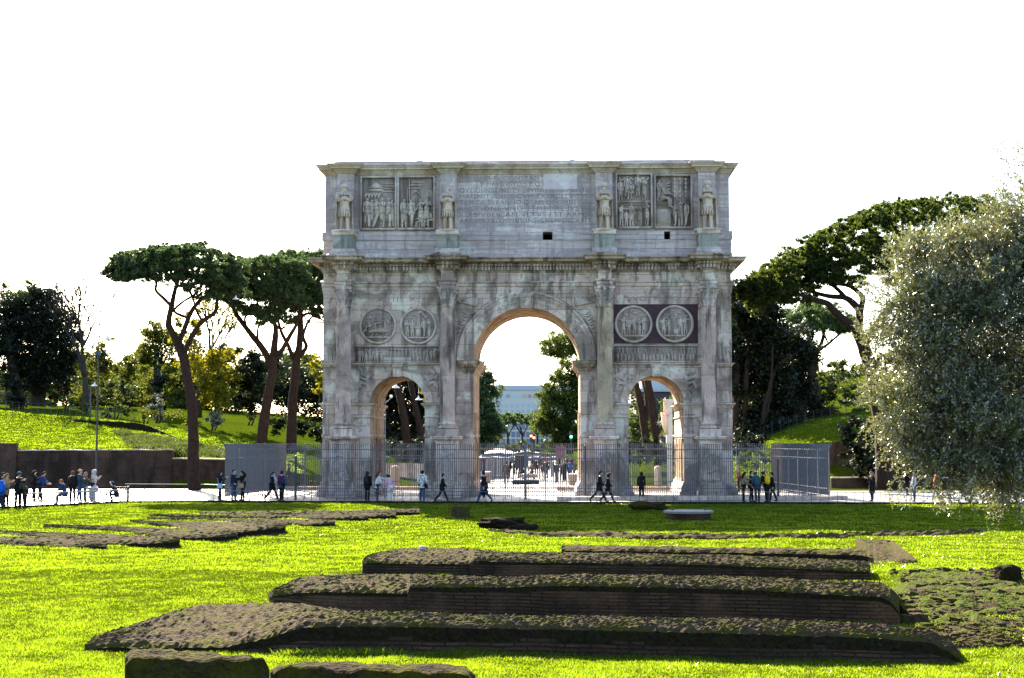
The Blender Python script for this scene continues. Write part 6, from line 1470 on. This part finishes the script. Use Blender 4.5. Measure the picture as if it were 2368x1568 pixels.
low_rail('low iron railing along the lawn in front of the arch', [gnd(490,1161)+off, gnd(1300,1163.8)+off, gnd(2040,1165)+off, gnd(2500,1166)+off], .40 if False else .47, .62, .014)
low_rail('low tubular railing by the gathered tourists at the left', [gnd(-60,1177)+off, gnd(140,1168.6)+off, gnd(290,1161.5)+off], 1.4, .68, .035)
low_rail('far low railing along the grass strip below the brick wall', [gnd(286,1131)+off, gnd(470,1132)+off, gnd(540,1134)+off], 1.5, .35, .02)
low_rail('low railing along the grass under the right-hand wall', [gnd(1925,1112), gnd(2420,1114)], 1.1, .8, .018)
p = gnd(281,1159); t = thing('end_fence', 'short dark fence section where the left tubular railing ends', 'fence', (p.x,p.y,0)); mb = MB()
for k in range(7): mb.box(-.42+.12*k,-.39+.12*k,-.02,.02,0,.78)
mb.box(-.44,.36,-.025,.025,.76,.82); mb.box(-.44,.36,-.025,.025,.08,.12); mb.build('bars', M['iron_dark'], t); MB().box(.32,.42,-.05,.05,0,.86).build('post', M['iron_dark'], t)
# thin wire fence on the hill
t = thing('wire_fence', 'thin wire fence on posts along the top of the left slope', 'fence', (0,0,0)); mb = MB(); prev = None; mbw = MB()
for k in range(26):
    px = -60 + 370*k/25; q = at(px, interp(px,[-60,0,180,310],[949,949,952,960]), 134); q.z = ground_z(q.x, 134)
    MB().tube([q, q+Vector((0,0,1.0))], .03, 4).build('post', M['iron_dark'], t)
    if prev is not None:
        for z in (.35,.65,.97): mbw.tube([prev+Vector((0,0,z)), q+Vector((0,0,z))], .012, 4)
    prev = q
mbw.build('wires', M['iron_dark'], t)
t = thing('wire_fence', 'thin fence along the crest of the right grassy slope', 'fence', (0,0,0)); mb = MB(); mbw = MB(); prev = None
for k in range(22):
    x = 22 + k*.75; y = 137; q = Vector((x, y, ground_z(x, y))); MB().tube([q, q+Vector((0,0,1.1))], .025, 4).build('post', M['iron_dark'], t)
    if prev is not None:
        for z in (.3,.6,.85,1.08): mbw.tube([prev+Vector((0,0,z)), q+Vector((0,0,z))], .010, 4)
    prev = q
mbw.build('wires', M['iron_dark'], t)
# ---- lamps
white = flat('white_enamel', (.75,.76,.80)); bluelamp = flat('blue_box', (.02,.06,.15))
def bell(mb, x, y, z, s=1.0): mb.lathe([(.03*s,.42*s),(.06*s,.36*s),(.10*s,.22*s),(.20*s,.12*s),(.32*s,.06*s),(.36*s,0),(.33*s,-.02*s),(.001,.0)], x, y, 16, 0, None, Matrix.Translation((0,0,z)))
q = at(222,1125,107); zt = at(222,745,107).z; t = thing('street_lamp', 'tall slim street lamp with a white bell shade in front of the brick wall', 'street lamp', (q.x,107,0))
MB().lathe([(.16,0),(.16,.5),(.10,.9),(.075,3),(.055,zt*.7),(.045,zt)],0,0,10).build('pole', M['iron_dark'], t)
mb = MB(); mb.tube([(0,0,zt-.3),(.15,0,zt),(.42,0,zt+.1),(.64,0,zt-.02),(.66,0,zt-.5)], .03, 6); mb.build('arm', M['iron_dark'], t)
mb = MB(); bell(mb, .64, 0, at(243,787,107).z, .95); mb.build('lamp_shade', white, t, True)
zb_ = at(221,818,107).z; MB().box(-.11,.13,-.12,.12,zb_-.12,zb_+.15).build('camera_box', bluelamp, t)
q = at(209,940,145); zt = at(209,868,145).z-q.z; t = thing('street_lamp', 'short lamp post with a small white head behind the tall street lamp', 'street lamp', (q.x,145,ground_z(q.x,145)))
MB().lathe([(.09,-.3),(.06,zt)],0,0,8).build('pole', M['iron'], t); mb = MB(); bell(mb, .35, 0, zt-.1, .9); mb.build('lamp_shade', white, t, True); MB().tube([(0,0,zt-.1),(.2,0,zt+.35),(.35,0,zt+.3)], .03, 6).build('arm', M['iron'], t)
def hung(label, px, py, Y, s, x2, y2):
    c = at(px, py, Y); t = thing('hanging_lamp', label, 'lamp', c); mb = MB(); bell(mb, 0, 0, 0, s); mb.build('lamp_shade', white, t, True)
    e = at(x2, y2, Y+3) - c; MB().tube([(0,0,.4*s),(0,0,.62*s),tuple(e*.5+Vector((0,0,.15))),tuple(e)], [.03*s,.012,.012,.012], 5).build('cable', M['iron_dark'], t)
hung('white bell lamp hanging before the pine crowns on the left', 545, 692, 104, .62, 690, 700)
hung('white bell lamp hanging near the crown of the left small opening', 915, 897, 125, .95, 960, 850)
hung('white bell lamp hanging at the right side of the left small opening', 967.6, 925, 132, .85, 968, 880)
q = at(889.6,1080,120); zt = at(889.6,928,120).z; t = thing('street_lamp', 'lamp post with a white globe inside the left small opening', 'street lamp', (q.x,120,0))
MB().lathe([(.12,0),(.07,.8),(.05,zt+.2)],0,0,8).build('pole', M['iron'], t); MB().tube([(-.35,0,zt+.12),(0,0,zt-.15),(.45,0,zt+.25)], .03, 6).build('arm', M['iron'], t); mb = MB(); mb.lathe([(.001,-.14),(.1,-.1),(.14,0),(.1,.1),(.001,.14)],.47,0,12,0,None,Matrix.Translation((0,0,zt+.38))); mb.build('globe', white, t, True)
zs_ = at(886,960,120).z; mb = MB(); mb.lathe([(.001,-.05),(.17,-.03),(.17,.05),(.001,.07)],-.12,-.1,10,0,None,Matrix.Translation((0,0,zs_))); mb.build('spotlight', white, t, True)
# ---- stone stumps, bins, benches
def stump(label, px, py, w, h, seed):
    p = gnd(px, py); t = thing('column_stump', label, 'stone stump', (p.x,p.y+w,0), 0, 'ancient column stumps beyond the arch'); mb = MB(); pr = [(w,-.05),(w,.1),(w*.97,h*.5),(w*.96,h*.86),(w*.8,h*.96),(w*.4,h),(.001,h*1.01)]
    mb.lathe(pr,0,0,20); mb.v = [(x*(1+.05*noise.noise(Vector((x*3,y*3,z*2+seed)))), y, z+.03*noise.noise(Vector((x*4,y*4,seed)))) for x,y,z in mb.v]; mb.build('drum', M['relief'], t, True); return t
stump('brown stone column stump in the left small opening', 912.5, 1128, .34, 1.62, 1); stump('pale round-topped column stump in the right small opening', 1522, 1123, .30, 1.5, 4)
p = gnd(213,1158.5); t = thing('litter_bin', 'litter bin of stacked pale slats on the paved square', 'litter bin', (p.x,p.y,0)); mb = MB()
for k in range(9): mb.lathe([(.20+.012*k,.06+.085*k),(.235+.014*k,.075+.085*k),(.24+.014*k,.11+.085*k),(.20+.012*k,.12+.085*k)],.03*math.sin(k*2.1),.02,18)
mb.build('slats', flat('pale_steel',(.55,.55,.55),.4), t); MB().lathe([(.17,.02),(.19,.8),(.001,.8)],0,0,14).build('liner', M['iron_dark'], t)
def bin_(label, px, py, r, h):
    p = gnd(px,py); t = thing('litter_bin', label, 'litter bin', (p.x,p.y,0)); MB().lathe([(r*.8,0),(r*.95,h*.5),(r,h),(r*.8,h)],0,0,16).build('drum', M['moulding'], t); MB().lathe([(r*1.05,h),(r*1.08,h+.06),(r*.5,h+.1),(.001,h+.1)],0,0,16).build('lid', white, t)
bin_('stone-grey litter bin by the right jamb of the central opening', 1324, 1122, .34, .82); bin_('brown drum bin behind the man in a long coat', 1124, 1117, .42, .85); 
p = gnd(2038,1131); t = thing('litter_bin', 'dark green drum bin on the grass at the right', 'litter bin', (p.x,p.y,0)); MB().lathe([(.28,0),(.30,.9),(.33,.92),(.33,1.0),(.001,1.02)],0,0,14).build('drum', M['iron_dark'], t); MB().lathe([(.06,1.0),(.05,1.08),(.001,1.1)],0,0,8).build('knob', M['iron_dark'], t)
p0 = gnd(1222,1108); t = thing('stone_bench', 'square stone block used as a seat beyond the arch', 'bench', (p0.x,p0.y,0)); MB().box(-.85,.85,0,.8,.12,.45).build('seat', M['moulding'], t); MB().box(-.6,-.35,.1,.7,0,.12).build('foot', M['relief'], t); MB().box(.35,.6,.1,.7,0,.12).build('foot', M['relief'], t)
# concrete barriers, stall, magenta panel
conc = stone('pale_concrete', (.46,.45,.43),(.40,.39,.37),(.3,.29,.28), bw=9, bh=9, streak=.3, stain_amt=.2)
for k in range(5):
    a = at(1104+16.5*k,1070,140); t = thing('barrier_panel', 'grey panel of the barrier row left of the stall, %s' % ('leftmost','second from the left','middle one','fourth from the left','nearest the stall')[k], 'barrier', (a.x,140,0), 0, 'barrier panels beyond the arch')
    MB().prism([(-.30,.25),(.30,.25),(.30,1.75),(-.30,1.75)], -.06,.06).build('panel', conc, t); MB().box(-.34,-.301,-.08,.08,0,1.86).build('post', M['iron'], t); MB().box(.301,.34,-.08,.08,0,1.86).build('post', M['iron'], t); MB().box(-.30,.30,-.2,.2,.0,.24).build('foot', conc, t)
a = at(1216,1070,136); t = thing('market_stall', 'dark canopied stall with a pale striped roof edge beyond the arch', 'stall', (a.x,136,0)); 
MB().prism([(-1.25,2.15),(1.25,2.15),(1.22,2.3),(0,2.5),(-1.22,2.3)], -.9,.9).build('canopy', flat('dark_canopy',(.05,.055,.06)), t); MB().prism([(-1.27,2.12),(1.27,2.12),(1.27,2.2),(-1.27,2.2)], -.95,-.905).build('valance', flat('pale_canopy',(.5,.5,.48)), t); MB().box(-1.0,.2,.3,.34,1.1,2.1).build('display_rack', cloth((.06,.06,.07)), t)
for sx in (-1.2,1.2):
    for sy in (-.85,.75): MB().box(sx-.03,sx+.03,sy-.03,sy+.03,0,2.14).build('leg', M['iron'], t)
a = at(1294.3,1060,150); t = thing('advertising_panel', 'magenta advertising panel standing behind the crowd', 'sign', (a.x,150,0)); z0_, z1_ = at(1294,1058,150).z, at(1294,1030.5,150).z
MB().box(-.42,.42,-.05,.05,z0_,z1_).build('panel', flat('magenta_print',(.40,.05,.16)), t); MB().box(-.36,-.32,-.03,.03,0,z0_).build('leg', M['iron'], t); MB().box(.32,.36,-.03,.03,0,z0_).build('leg', M['iron'], t)
mb = MB(); 
for k in range(4): mb.box(-.30,.30-.12*(k % 2),-.055,-.051,z1_-.25-.2*k,z1_-.19-.2*k)
mb.build('pale_bands', flat('pale_magenta',(.55,.2,.3)), t)
# traffic signals
def signal(label, px, pyb, pyt, Y, col, lit):
    a = at(px, pyb, Y); zt = at(px, pyt, Y).z; s = Y/180; t = thing('traffic_light', label, 'traffic light', (a.x,Y,0)); MB().lathe([(.08*s,0),(.06*s,zt+.2*s)],0,0,8).build('pole', M['iron'], t); MB().box(-.16*s,.16*s,-.3*s,-.05*s,zt-.5*s,zt+.55*s).build('housing', M['iron_dark'], t)
    m = NT('signal_lens'); e = m.n('ShaderNodeEmission'); e.inputs[0].default_value = (*col,1); e.inputs[1].default_value = 2.2; m.l(e.outputs[0], m.out.inputs['Surface'])
    MB().lathe([(.001,-.02),(.15*s,0),(.15*s,.05*s)],0,0,12,0,None,Matrix.Translation((0,-.31*s,zt+lit*s)) @ Matrix.Rotation(-PI/2,4,'X')).build('lit_lens', m.mat, t)
signal('traffic light showing green at the right of the central opening', 1320, 1040, 1008, 185, (.05,1,.55), -.1); signal('traffic light showing red over the far road', 1228, 1040, 1013, 300, (1,.1,.05), .25); signal('second traffic light showing red, just right of the first', 1234, 1040, 1016, 300, (1,.1,.05), .2)
# parked cars far down the road
carcols = [(.10,.13,.18),(.45,.47,.50),(.07,.08,.10),(.16,.24,.38),(.5,.5,.5),(.25,.03,.03)]
def car(label, loc, rz, col):
    t = thing('parked_car', label, 'car', loc, rz, 'cars parked along the far road')
    pr = [(-2.1,.32),(-2.12,.62),(-2.0,.86),(-1.25,.95),(-.75,1.0),(1.75,.98),(2.08,.9),(2.12,.5),(2.05,.32),(1.68,.30),(1.58,.52),(1.35,.62),(1.1,.52),(1.0,.30),(-1.0,.30),(-1.1,.52),(-1.33,.62),(-1.58,.52),(-1.68,.30)]
    recalc(MB().prism(pr, -.82,.82).build('body', flat('car_paint',col,.25,.6), t)); 
    recalc(MB().prism([(-.72,.985),(-.15,1.42),(1.15,1.44),(1.72,.975)], -.70,.70).build('windows', flat('car_glass',(.03,.04,.05),.08,.8), t)); MB().box(-.12,1.12,-.64,.64,1.432,1.47).build('roof', flat('car_paint',col,.25,.6), t)
    for x in (-1.33,1.35):
        for y in (-.84,.84):
            w = MB().lathe([(.001,-.09),(.30,-.09),(.32,-.05),(.32,.05),(.30,.09),(.001,.09)],0,0,14,0,None,Matrix.Translation((x,y,.32)) @ Matrix.Rotation(PI/2,4,'X')).build('wheel', M['iron_dark'], t)
    for y in (-.6,.6): MB().box(-2.15,-2.10,y-.14,y+.14,.62,.76).build('headlight', white, t)
    return t
cl = ('dark blue','silver','black','mid blue','white','red'); 
protos = []; k = 0
pos = ('first from the left','second from the left','third from the left','left of the barrier end','above the barrier panels','left of the stall roof','over the stall roof','right of the stall roof','beside the gate post','left of the magenta panel','next but one to the magenta panel')
for k in range(11):
    ci = (0,1,2,3,4,0,1,3,4,5,1)[k]; Y = 236 + 9*(k % 3); px = 1124 + 15.2*k; a = at(px,1050,Y); lb = '%s car parked far down the road, %s' % (cl[ci], pos[k])
    pr = next((q for c_, q in protos if c_ == ci), None)
    if pr is None:
        pr = car(lb, (a.x,Y,0), PI/2 + .12*(k % 3 - 1), carcols[ci]); protos.append((ci, pr))
    else:
        c_ = copy_tree(pr); c_.location = (a.x,Y,0); c_['label'] = lb; c_.rotation_euler = (0,0,PI/2+.1*(k % 2))
# ---- far buildings
def building(name, label, x0, x1, y, depth, h, wallm, rows, cols, wz0, fh, ww, wh, roofc, extra=None, glass=None, top_strip=None):
    t = thing(name, label, 'building', ((x0+x1)/2, y, 0)); w = x1-x0
    MB().box(-w/2,w/2,0,depth,0,h).build('wall', wallm, t); MB().box(-w/2-.6,w/2+.6,-.6,depth+.6,h+.003,h+.5).box(-w/2+1,w/2-1,2,depth-2,h+.5,h+2.6).build('roof', roofc, t)
    for r in range(rows):
        for c in range(cols):
            x = -w/2 + w*(c+.5)/cols; z = wz0+fh*r
            f = MB().box(x-ww/2-.1,x+ww/2+.1,-.12,-.004,z-.18,z-.02).box(x-ww/2-.1,x-ww/2,-.10,-.004,z-.02,z+wh).box(x+ww/2,x+ww/2+.1,-.10,-.004,z-.02,z+wh).build('window', wallm, t)
            MB().box(x-ww/2,x+ww/2,-.05,-.004,z,z+wh).build('pane', glass[(r*7+c*3) % len(glass)], f)
    return t
pale = flat('pale_render', (.50,.49,.49)); gl = [flat('pale_glass',(.30,.38,.50),.2,.6), flat('dark_glass',(.12,.15,.24),.2,.6), flat('blue_glass',(.22,.32,.46),.2,.6)]
YB = 780; x0, x1 = X_(1062,YB), X_(1330,YB)
zw = at(1200,948,YB).z-15; b = building('office_building', 'long pale office block with rows of square windows at the end of the avenue', x0, x1, YB, 20, at(1200,902,YB).z, pale, 4, 21, at(1200,955,YB).z-6.6, 3.28, 1.25, 1.55, flat('grey_roof',(.40,.42,.47)), glass=gl)
pc = [(.10,.40,.62),(.45,.60,.65),(.18,.26,.40),(.45,.6,.62),(.50,.58,.62),(.52,.42,.16),(.50,.10,.22),(.75,.26,.10),(.70,.14,.20),(.5,.3,.2)]
for k, c_ in enumerate(pc):
    xa = at(1149+12.6*k,905,YB).x - (x0+x1)/2; z0_, z1_ = at(1200,908,YB).z-2.6, at(1200,908,YB).z-.9
    MB().box(xa-.85,xa+.85,-.25,-.01,z0_,z1_).build('coloured_panel', flat('coloured_panel',tuple(.6*q+.16 for q in c_)), b)
# glazed lower block in front of it
YG = 700; x0, x1 = X_(1158,YG), X_(1284,YG); t = thing('glass_building', 'glazed grid-fronted lower building behind the far pines', 'building', ((x0+x1)/2,YG,0)); w = x1-x0; hg = at(1200,958,YG).z
MB().box(-w/2,w/2,0,12,0,hg).build('wall', flat('blue_grey_glass',(.12,.17,.25),.2,.6), t); mb = MB()
for k in range(12): mb.box(-w/2+w*k/11-.18,-w/2+w*k/11+.18,-.25,-.004,0,hg)
mb.build('mullions', pale, t); mb = MB()
for k in range(5): mb.box(-w/2,w/2,-.3,-.26,1+3.4*k,1.8+3.4*k)
mb.build('floor_bands', pale, t)
MB().box(-w/2-.5,w/2+.5,-.5,12,hg+.003,hg+.6).build('roof', pale, t)
# brown building and statue column in the right opening
YR = 240; x0, x1 = X_(1470,YR), X_(1620,YR); building('brown_building', 'dark brown building with a pale low roof in the right small opening', x0, x1, YR, 10, at(1520,906,YR).z, flat('dark_brown_render',(.065,.045,.05)), 1, 5, 4.0, 3, 1.0, 1.4, flat('pale_roof',(.45,.46,.48)), glass=[flat('grey_glass',(.30,.36,.45),.2,.6)])
Yc = 113; q = at(1541,1000,Yc); zt = at(1541,914,Yc).z; t = thing('statue_column', 'weathered figure on a pale square pier in the right small opening', 'statue', (q.x,Yc,0))
MB().box(-.02,.42,-.2,.3,0,zt-.6).box(-.10,.50,-.28,.38,zt-.6,zt-.3).build('pier', flat('pale_marble',(.40,.45,.50)), t); mb = MB(); put_fig(mb, 'robe', -.12, -.1, at(1541,955,Yc).z, at(1541,918,Yc).z-at(1541,955,Yc).z, .4, 1.0); mb.box(-.4,.15,-.35,.15,at(1541,960,Yc).z,at(1541,955,Yc).z+.05); mb.tube([(-.15,-.1,at(1541,957,Yc).z),(-.12,-.1,at(1541,985,Yc).z),(0,-.1,at(1541,1005,Yc).z)],[.28,.22,.14],10); mb.build('figure', M['relief'], t, True)
# gulls on the roof of the arch
def gull(label, px, py, rz):
    c = at(px, py, AY+1.5); u = AMI @ c; zt = Z_TOP+.30; t = thing('gull', label, 'bird', AM @ Vector((u.x, 1.5, zt)), rz)
    mb = MB(); mb.tube([(-.24,0,.16),(-.14,0,.19),(0,0,.21),(.12,0,.22),(.18,0,.28),(.215,0,.34),(.25,0,.345),(.275,0,.34)],[.012,.06,.085,.075,.045,.045,.035,.012],10); mb.build('body', flat('white_feathers',(.7,.7,.7)), t, True)
    for s in (1,-1): MB().tube([(.10,.055*s,.235),(-.05,.085*s,.225),(-.2,.05*s,.20),(-.31,.01*s,.18)],[.02,.045,.035,.008],8).build('wing', flat('grey_feathers',(.25,.26,.28)), t, True); MB().tube([(.0,.03*s,.15),(.01,.03*s,.0),(.06,.03*s,.0)],.009,5).build('leg', flat('pink_leg',(.5,.3,.25)), t)
    MB().tube([(.27,0,.338),(.32,0,.328)],[.012,.004],6).build('beak', flat('yellow_beak',(.6,.4,.05)), t)
gull('gull standing on the roof edge of the arch, left of centre', 970, 374, PI); gull('small gull on the roof edge of the arch near the middle', 1321, 371, 0)
# ---- people
BLK, NAVY, JEAN, GREY = (.012,.012,.014), (.016,.024,.05), (.035,.065,.13), (.12,.12,.125)
P_ = person
P_(508,1158,1.66,10,'phone','woman in a dark coat with a pale blue bag by the left fence end',BLK,(.02,.02,.025),long_hair=True,bag=((.25,.36,.55),'pale blue shoulder bag of the woman at the left end of the fence',-1))
P_(540,1158,1.76,-20,'pocket','man in dark jacket, jeans and a blue face mask by the left fence',NAVY,JEAN,mask=(.10,.40,.60))
P_(560.5,1158,1.68,170,'phone','long-haired woman in black facing the masked man, with a tan bag',BLK,BLK,long_hair=True,bag=((.28,.20,.12),'tan cloth shoulder bag of the woman facing the masked man',1))
P_(629,1158.5,1.69,-15,'walk','woman striding right in black with a pale grey scarf',BLK,BLK,long_hair=True,scarf=(.36,.38,.42),coat=.12)
P_(651,1160,1.70,60,'back','man in a blue jacket seen from behind with a purple backpack',(.03,.06,.13),BLK,pack=((.06,.015,.05),'purple backpack on the man in the blue jacket'))
P_(667,1126,1.70,200,'stand','dark figure standing behind the left bars of the fence',BLK,BLK,coat=.2)
P_(849,1160.5,1.66,70,'back','woman in black from behind with a black rucksack, left of the pair in pale jackets',BLK,BLK,long_hair=True,pack=((.015,.02,.03),'black rucksack of the woman before the left pier'))
P_(872,1161,1.68,20,'reach','woman in a white jacket stretching out an arm before the left pier',(.55,.55,.56),(.04,.045,.05),hair=(.07,.035,.02),long_hair=True,bag=((.04,.12,.16),'teal bag hanging on the woman in the white jacket',1))
P_(902,1161.5,1.58,120,'bend','woman in a pink jacket and white trousers bending forward',(.55,.32,.42),(.55,.54,.52),bag=((.45,.43,.40),'cream waist bag of the woman in the pink jacket',-1))
P_(976,1162,1.74,75,'pocket','woman in a white hooded jacket and jeans before the left small opening',(.52,.52,.50),JEAN,hood=('down',(.52,.52,.50)),bag=(BLK,'small black bag of the woman in the white hooded jacket',-1))
P_(1022,1161.5,1.62,0,'walk','person in a short black jacket walking right with bowed head',BLK,(.015,.018,.025))
P_(1119,1162,1.78,150,'walk','man in a long black coat and jeans walking left at the central opening',BLK,JEAN,coat=.40)
P_(1385,1162,1.80,-10,'walk_long','taller of the dark-clad couple walking right past the third column',BLK,(.02,.02,.022),coat=.12)
P_(1405,1162,1.64,-10,'walk','shorter of the dark-clad couple, holding a pale blue mask',BLK,BLK,hood=('up',(.02,.018,.015)),coat=.15)
P_(1483,1157,1.60,90,'back','lone figure in a black coat seen from behind at the right small opening',BLK,BLK,long_hair=True,coat=.15)
P_(1719,1162,1.66,0,'reach','woman in a beige top reaching forward, left of the group by the right pier',(.20,.155,.12),BLK,hair=(.03,.015,.01),long_hair=True,bag=(BLK,'black bag of the woman in the beige top',1))
P_(1737,1161,1.70,-30,'stand','person in black in the middle of the group by the right pier',BLK,BLK,coat=.15)
P_(1751,1163,1.72,100,'bend','person in a teal jacket with a grey hood bending toward the group',(.03,.07,.085),NAVY,hood=('down',(.14,.14,.15)))
P_(1773,1161.5,1.76,120,'bend','dark-haired person in black with a yellow sleeve, in the group on the right',BLK,BLK,pack=((.62,.42,.01),'bright yellow backpack on the dark-haired person'))
P_(1786,1161,1.64,170,'amble','person in black at the right end of the group by the post',BLK,BLK,coat=.1)
P_(1708,1137,1.62,180,'stand','red-haired visitor behind the fence right of the arch',(.15,.04,.03),BLK,hair=(.22,.07,.03))
# left group
GL = 'tourists gathered at the left'
P_(1,1176.5,1.45,100,'lean' if False else 'bend','person in a bright blue coat with a fur-trimmed hood, cut by the left picture edge',(.01,.10,.48),NAVY,hood=('up',(.01,.10,.48),(.50,.43,.30)),group=GL)
P_(13.5,1173.5,1.70,-20,'phone','woman with long brown hair in a beige coat at the far left',(.26,.18,.12),BLK,hair=(.16,.08,.035),long_hair=True,coat=.2,group=GL)
P_(6,1170,1.72,-10,'stand','dark-haired person behind the brown-haired woman at the far left',BLK,BLK,group=GL)
P_(41,1173.5,1.78,-30,'phone','man in a dark jacket and a blue knitted hat',BLK,BLK,hat=(.015,.06,.11),group=GL)
P_(57,1173.5,1.56,150,'bend','person in an olive coat and a yellow knitted hat, bending',(.055,.06,.04),BLK,hat=(.50,.36,.04),coat=.15,group=GL)
P_(78,1157.5,1.70,10,'phone','black-haired woman in a dark coat beside the blue padded jacket',BLK,BLK,long_hair=True,coat=.25,group=GL)
P_(92,1158.5,1.66,0,'leanrail','man in a dark blue padded jacket leaning forward with his hands together',(.015,.04,.13),BLK,hair=(.03,.02,.015),group=GL)
P_(150,1167,1.70,180,'sit','red-haired person in a blue jacket sitting on the railing and looking down',(.014,.05,.11),(.05,.08,.13),hair=(.28,.09,.04),group=GL)
P_(167,1165,1.74,100,'back','brown-haired person in black with a bulky black backpack beside the seated one',BLK,BLK,hair=(.12,.06,.035),pack=(BLK,'bulky black backpack next to the seated red-haired person'),group=GL)
P_(183,1159.5,1.76,-10,'fold','man in a tan cap, face mask and pale blue collar',(.03,.05,.09),JEAN,hat=(.45,.28,.12),mask=(.55,.57,.60),group=GL)
P_(196,1158,1.60,10,'phone','person in an olive coat with a tan fur collar',(.06,.055,.035),(.05,.08,.12),hood=('down',(.06,.055,.035),(.30,.23,.12)),hair=(.18,.15,.13),group=GL)
P_(215,1157.5,1.72,-10,'phone','person in a long pale grey hooded coat looking at a phone',(.42,.40,.40),NAVY,hood=('up',(.45,.43,.42)),coat=.2,group=GL)
P_(270,1160,1.62,190,'squat','person with a fur-trimmed hood crouching by the end of the railing',NAVY,NAVY,hood=('up',NAVY,(.50,.42,.28)),group=GL)
# right, beneath the olive
P_(2016,1159,1.66,200,'phone','woman in a long black dress on the cobbles at the right',BLK,BLK,hair=(.22,.14,.08),long_hair=True,coat=.42)
P_(2114,1160,1.60,190,'stand','person in a pale jacket and blue trousers under the olive branches',(.42,.42,.44),(.03,.06,.11),hair=(.35,.3,.25))
P_(2097,1144,1.66,0,'stand','dark figure farther back under the olive branches',BLK,BLK)
P_(2165,1152,1.66,10,'amble','person in a salmon-orange coat behind the olive branches',(.45,.16,.09),BLK,coat=.25)
P_(2257,1162,1.70,180,'walk','person mostly hidden by the olive, blue trousers showing',(.03,.04,.06),(.03,.06,.11))
# crowd beyond the arch
GC = 'crowd beyond the arch'
crowd = [(1160.6,1104,1.72,80,'back',NAVY,JEAN,'in a navy coat by the barrier panels'),(1170.5,1118.6,1.76,100,'amble',(.09,.075,.06),BLK,'in a grey-brown coat, nearest on the left'),(1178,1104,1.74,30,'stand',BLK,BLK,'in black right of the grey-brown coat'),(1191.5,1098,1.74,90,'stand',BLK,BLK,'in black at the left end of the stall'),
 (1203.7,1099,1.76,60,'stand',(.05,.055,.06),BLK,'with a white hat before the stall'),(1256.8,1109,1.72,250,'photo',(.11,.10,.095),JEAN,'in a grey coat raising a camera'),(1265,1106,1.70,200,'stand',BLK,JEAN,'in black right of the camera user'),(1276,1103,1.68,240,'stand',(.38,.38,.40),(.35,.35,.36),'in white farther back'),
 (1286.6,1116,1.70,230,'stand',BLK,GREY,'in black with a yellow hat'),(1298.8,1117,1.74,260,'phone',(.03,.025,.03),BLK,'in a dark coat with blond hair'),(1305,1112,1.76,250,'stand',BLK,BLK,'in black beside the blond one'),(1317.6,1108,1.68,120,'photo',(.01,.16,.55),NAVY,'in a bright blue coat'),
 (1328,1108,1.74,200,'stand',(.14,.14,.145),GREY,'in grey at the right jamb'),(1240,1101,1.70,270,'stand',(.10,.02,.02),BLK,'in dark red behind the bench'),(1211,1094,1.7,90,'stand',BLK,BLK,'in black behind the seated pair'),(1249,1093,1.72,270,'stand',(.04,.05,.05),BLK,'in dark green far back'),
 (1272,1090,1.7,270,'stand',(.30,.30,.32),NAVY,'in pale grey far back'),(1292,1090,1.74,200,'stand',NAVY,BLK,'in navy under the magenta panel'),(1310,1093,1.7,270,'stand',(.20,.02,.03),BLK,'in red under the magenta panel'),(1324,1094,1.72,270,'stand',BLK,BLK,'in black far back on the right'),(1198,1093,1.7,0,'amble',GREY,BLK,'in grey passing the stall'),(1232,1090,1.7,180,'amble',BLK,BLK,'in black passing the stall')]
for px, py, h, fc, ps, jk, tr, ds in crowd:
    P_(px, py, h, fc, ps, 'distant visitor '+ds+', seen through the central opening', jk, tr, hat=(.55,.55,.5) if 'white hat' in ds else ((.5,.36,.05) if 'yellow hat' in ds else None), hair=(.35,.24,.10) if 'blond' in ds else (.03,.02,.015), fingers=False, group=GC, coat=.1)
P_(1209,1105.5,1.66,200,'sit','distant visitor in black sitting on the stone block, left of two',BLK,BLK,fingers=False,group=GC)
P_(1230,1106.5,1.66,250,'sit','distant visitor in a brown jacket and pale cap sitting on the stone block',(.16,.09,.075),BLK,hat=(.5,.48,.45),fingers=False,group=GC)
bake()
# ------------------------------------------------------------------ light, sky, camera
w = bpy.data.worlds.new('World'); sc.world = w; w.use_nodes = True
nt = w.node_tree; bg = nt.nodes['Background']; sky = nt.nodes.new('ShaderNodeTexSky'); sky.sky_type = 'NISHITA'; sky.sun_disc = False
sky.sun_elevation = SUN_EL; sky.sun_rotation = SUN_AZ; sky.air_density = 1.0; sky.dust_density = 1.6; sky.ozone_density = 2.0; sky.altitude = 40
nt.links.new(sky.outputs[0], bg.inputs['Color']); bg.inputs['Strength'].default_value = .07
sl = bpy.data.lights.new('sun', 'SUN'); sl.energy = 4.7; sl.angle = math.radians(.5); sl.color = (1.0,.87,.70)
so = bpy.data.objects.new('sun', sl); C.objects.link(so)
sd = Vector((math.sin(SUN_AZ)*math.cos(SUN_EL), math.cos(SUN_AZ)*math.cos(SUN_EL), math.sin(SUN_EL)))
so.rotation_euler = sd.to_track_quat('Z', 'Y').to_euler(); so.location = sd*300
cam = bpy.data.cameras.new('camera'); cam.sensor_width = 36; cam.lens = FP/2367*36; cam.clip_end = 20000; cam.clip_start = .1
co_ = bpy.data.objects.new('camera', cam); C.objects.link(co_); co_.location = (0,0,HC); co_.rotation_euler = (PI/2+PITCH, 0, 0); sc.camera = co_
sc.view_settings.view_transform = 'Standard'; sc.view_settings.look = 'None'; sc.view_settings.exposure = 2.9; sc.view_settings.gamma = 1
sc.cycles.use_denoising = True; sc.cycles.max_bounces = 8; sc.cycles.transmission_bounces = 4; sc.cycles.caustics_reflective = False; sc.cycles.caustics_refractive = False
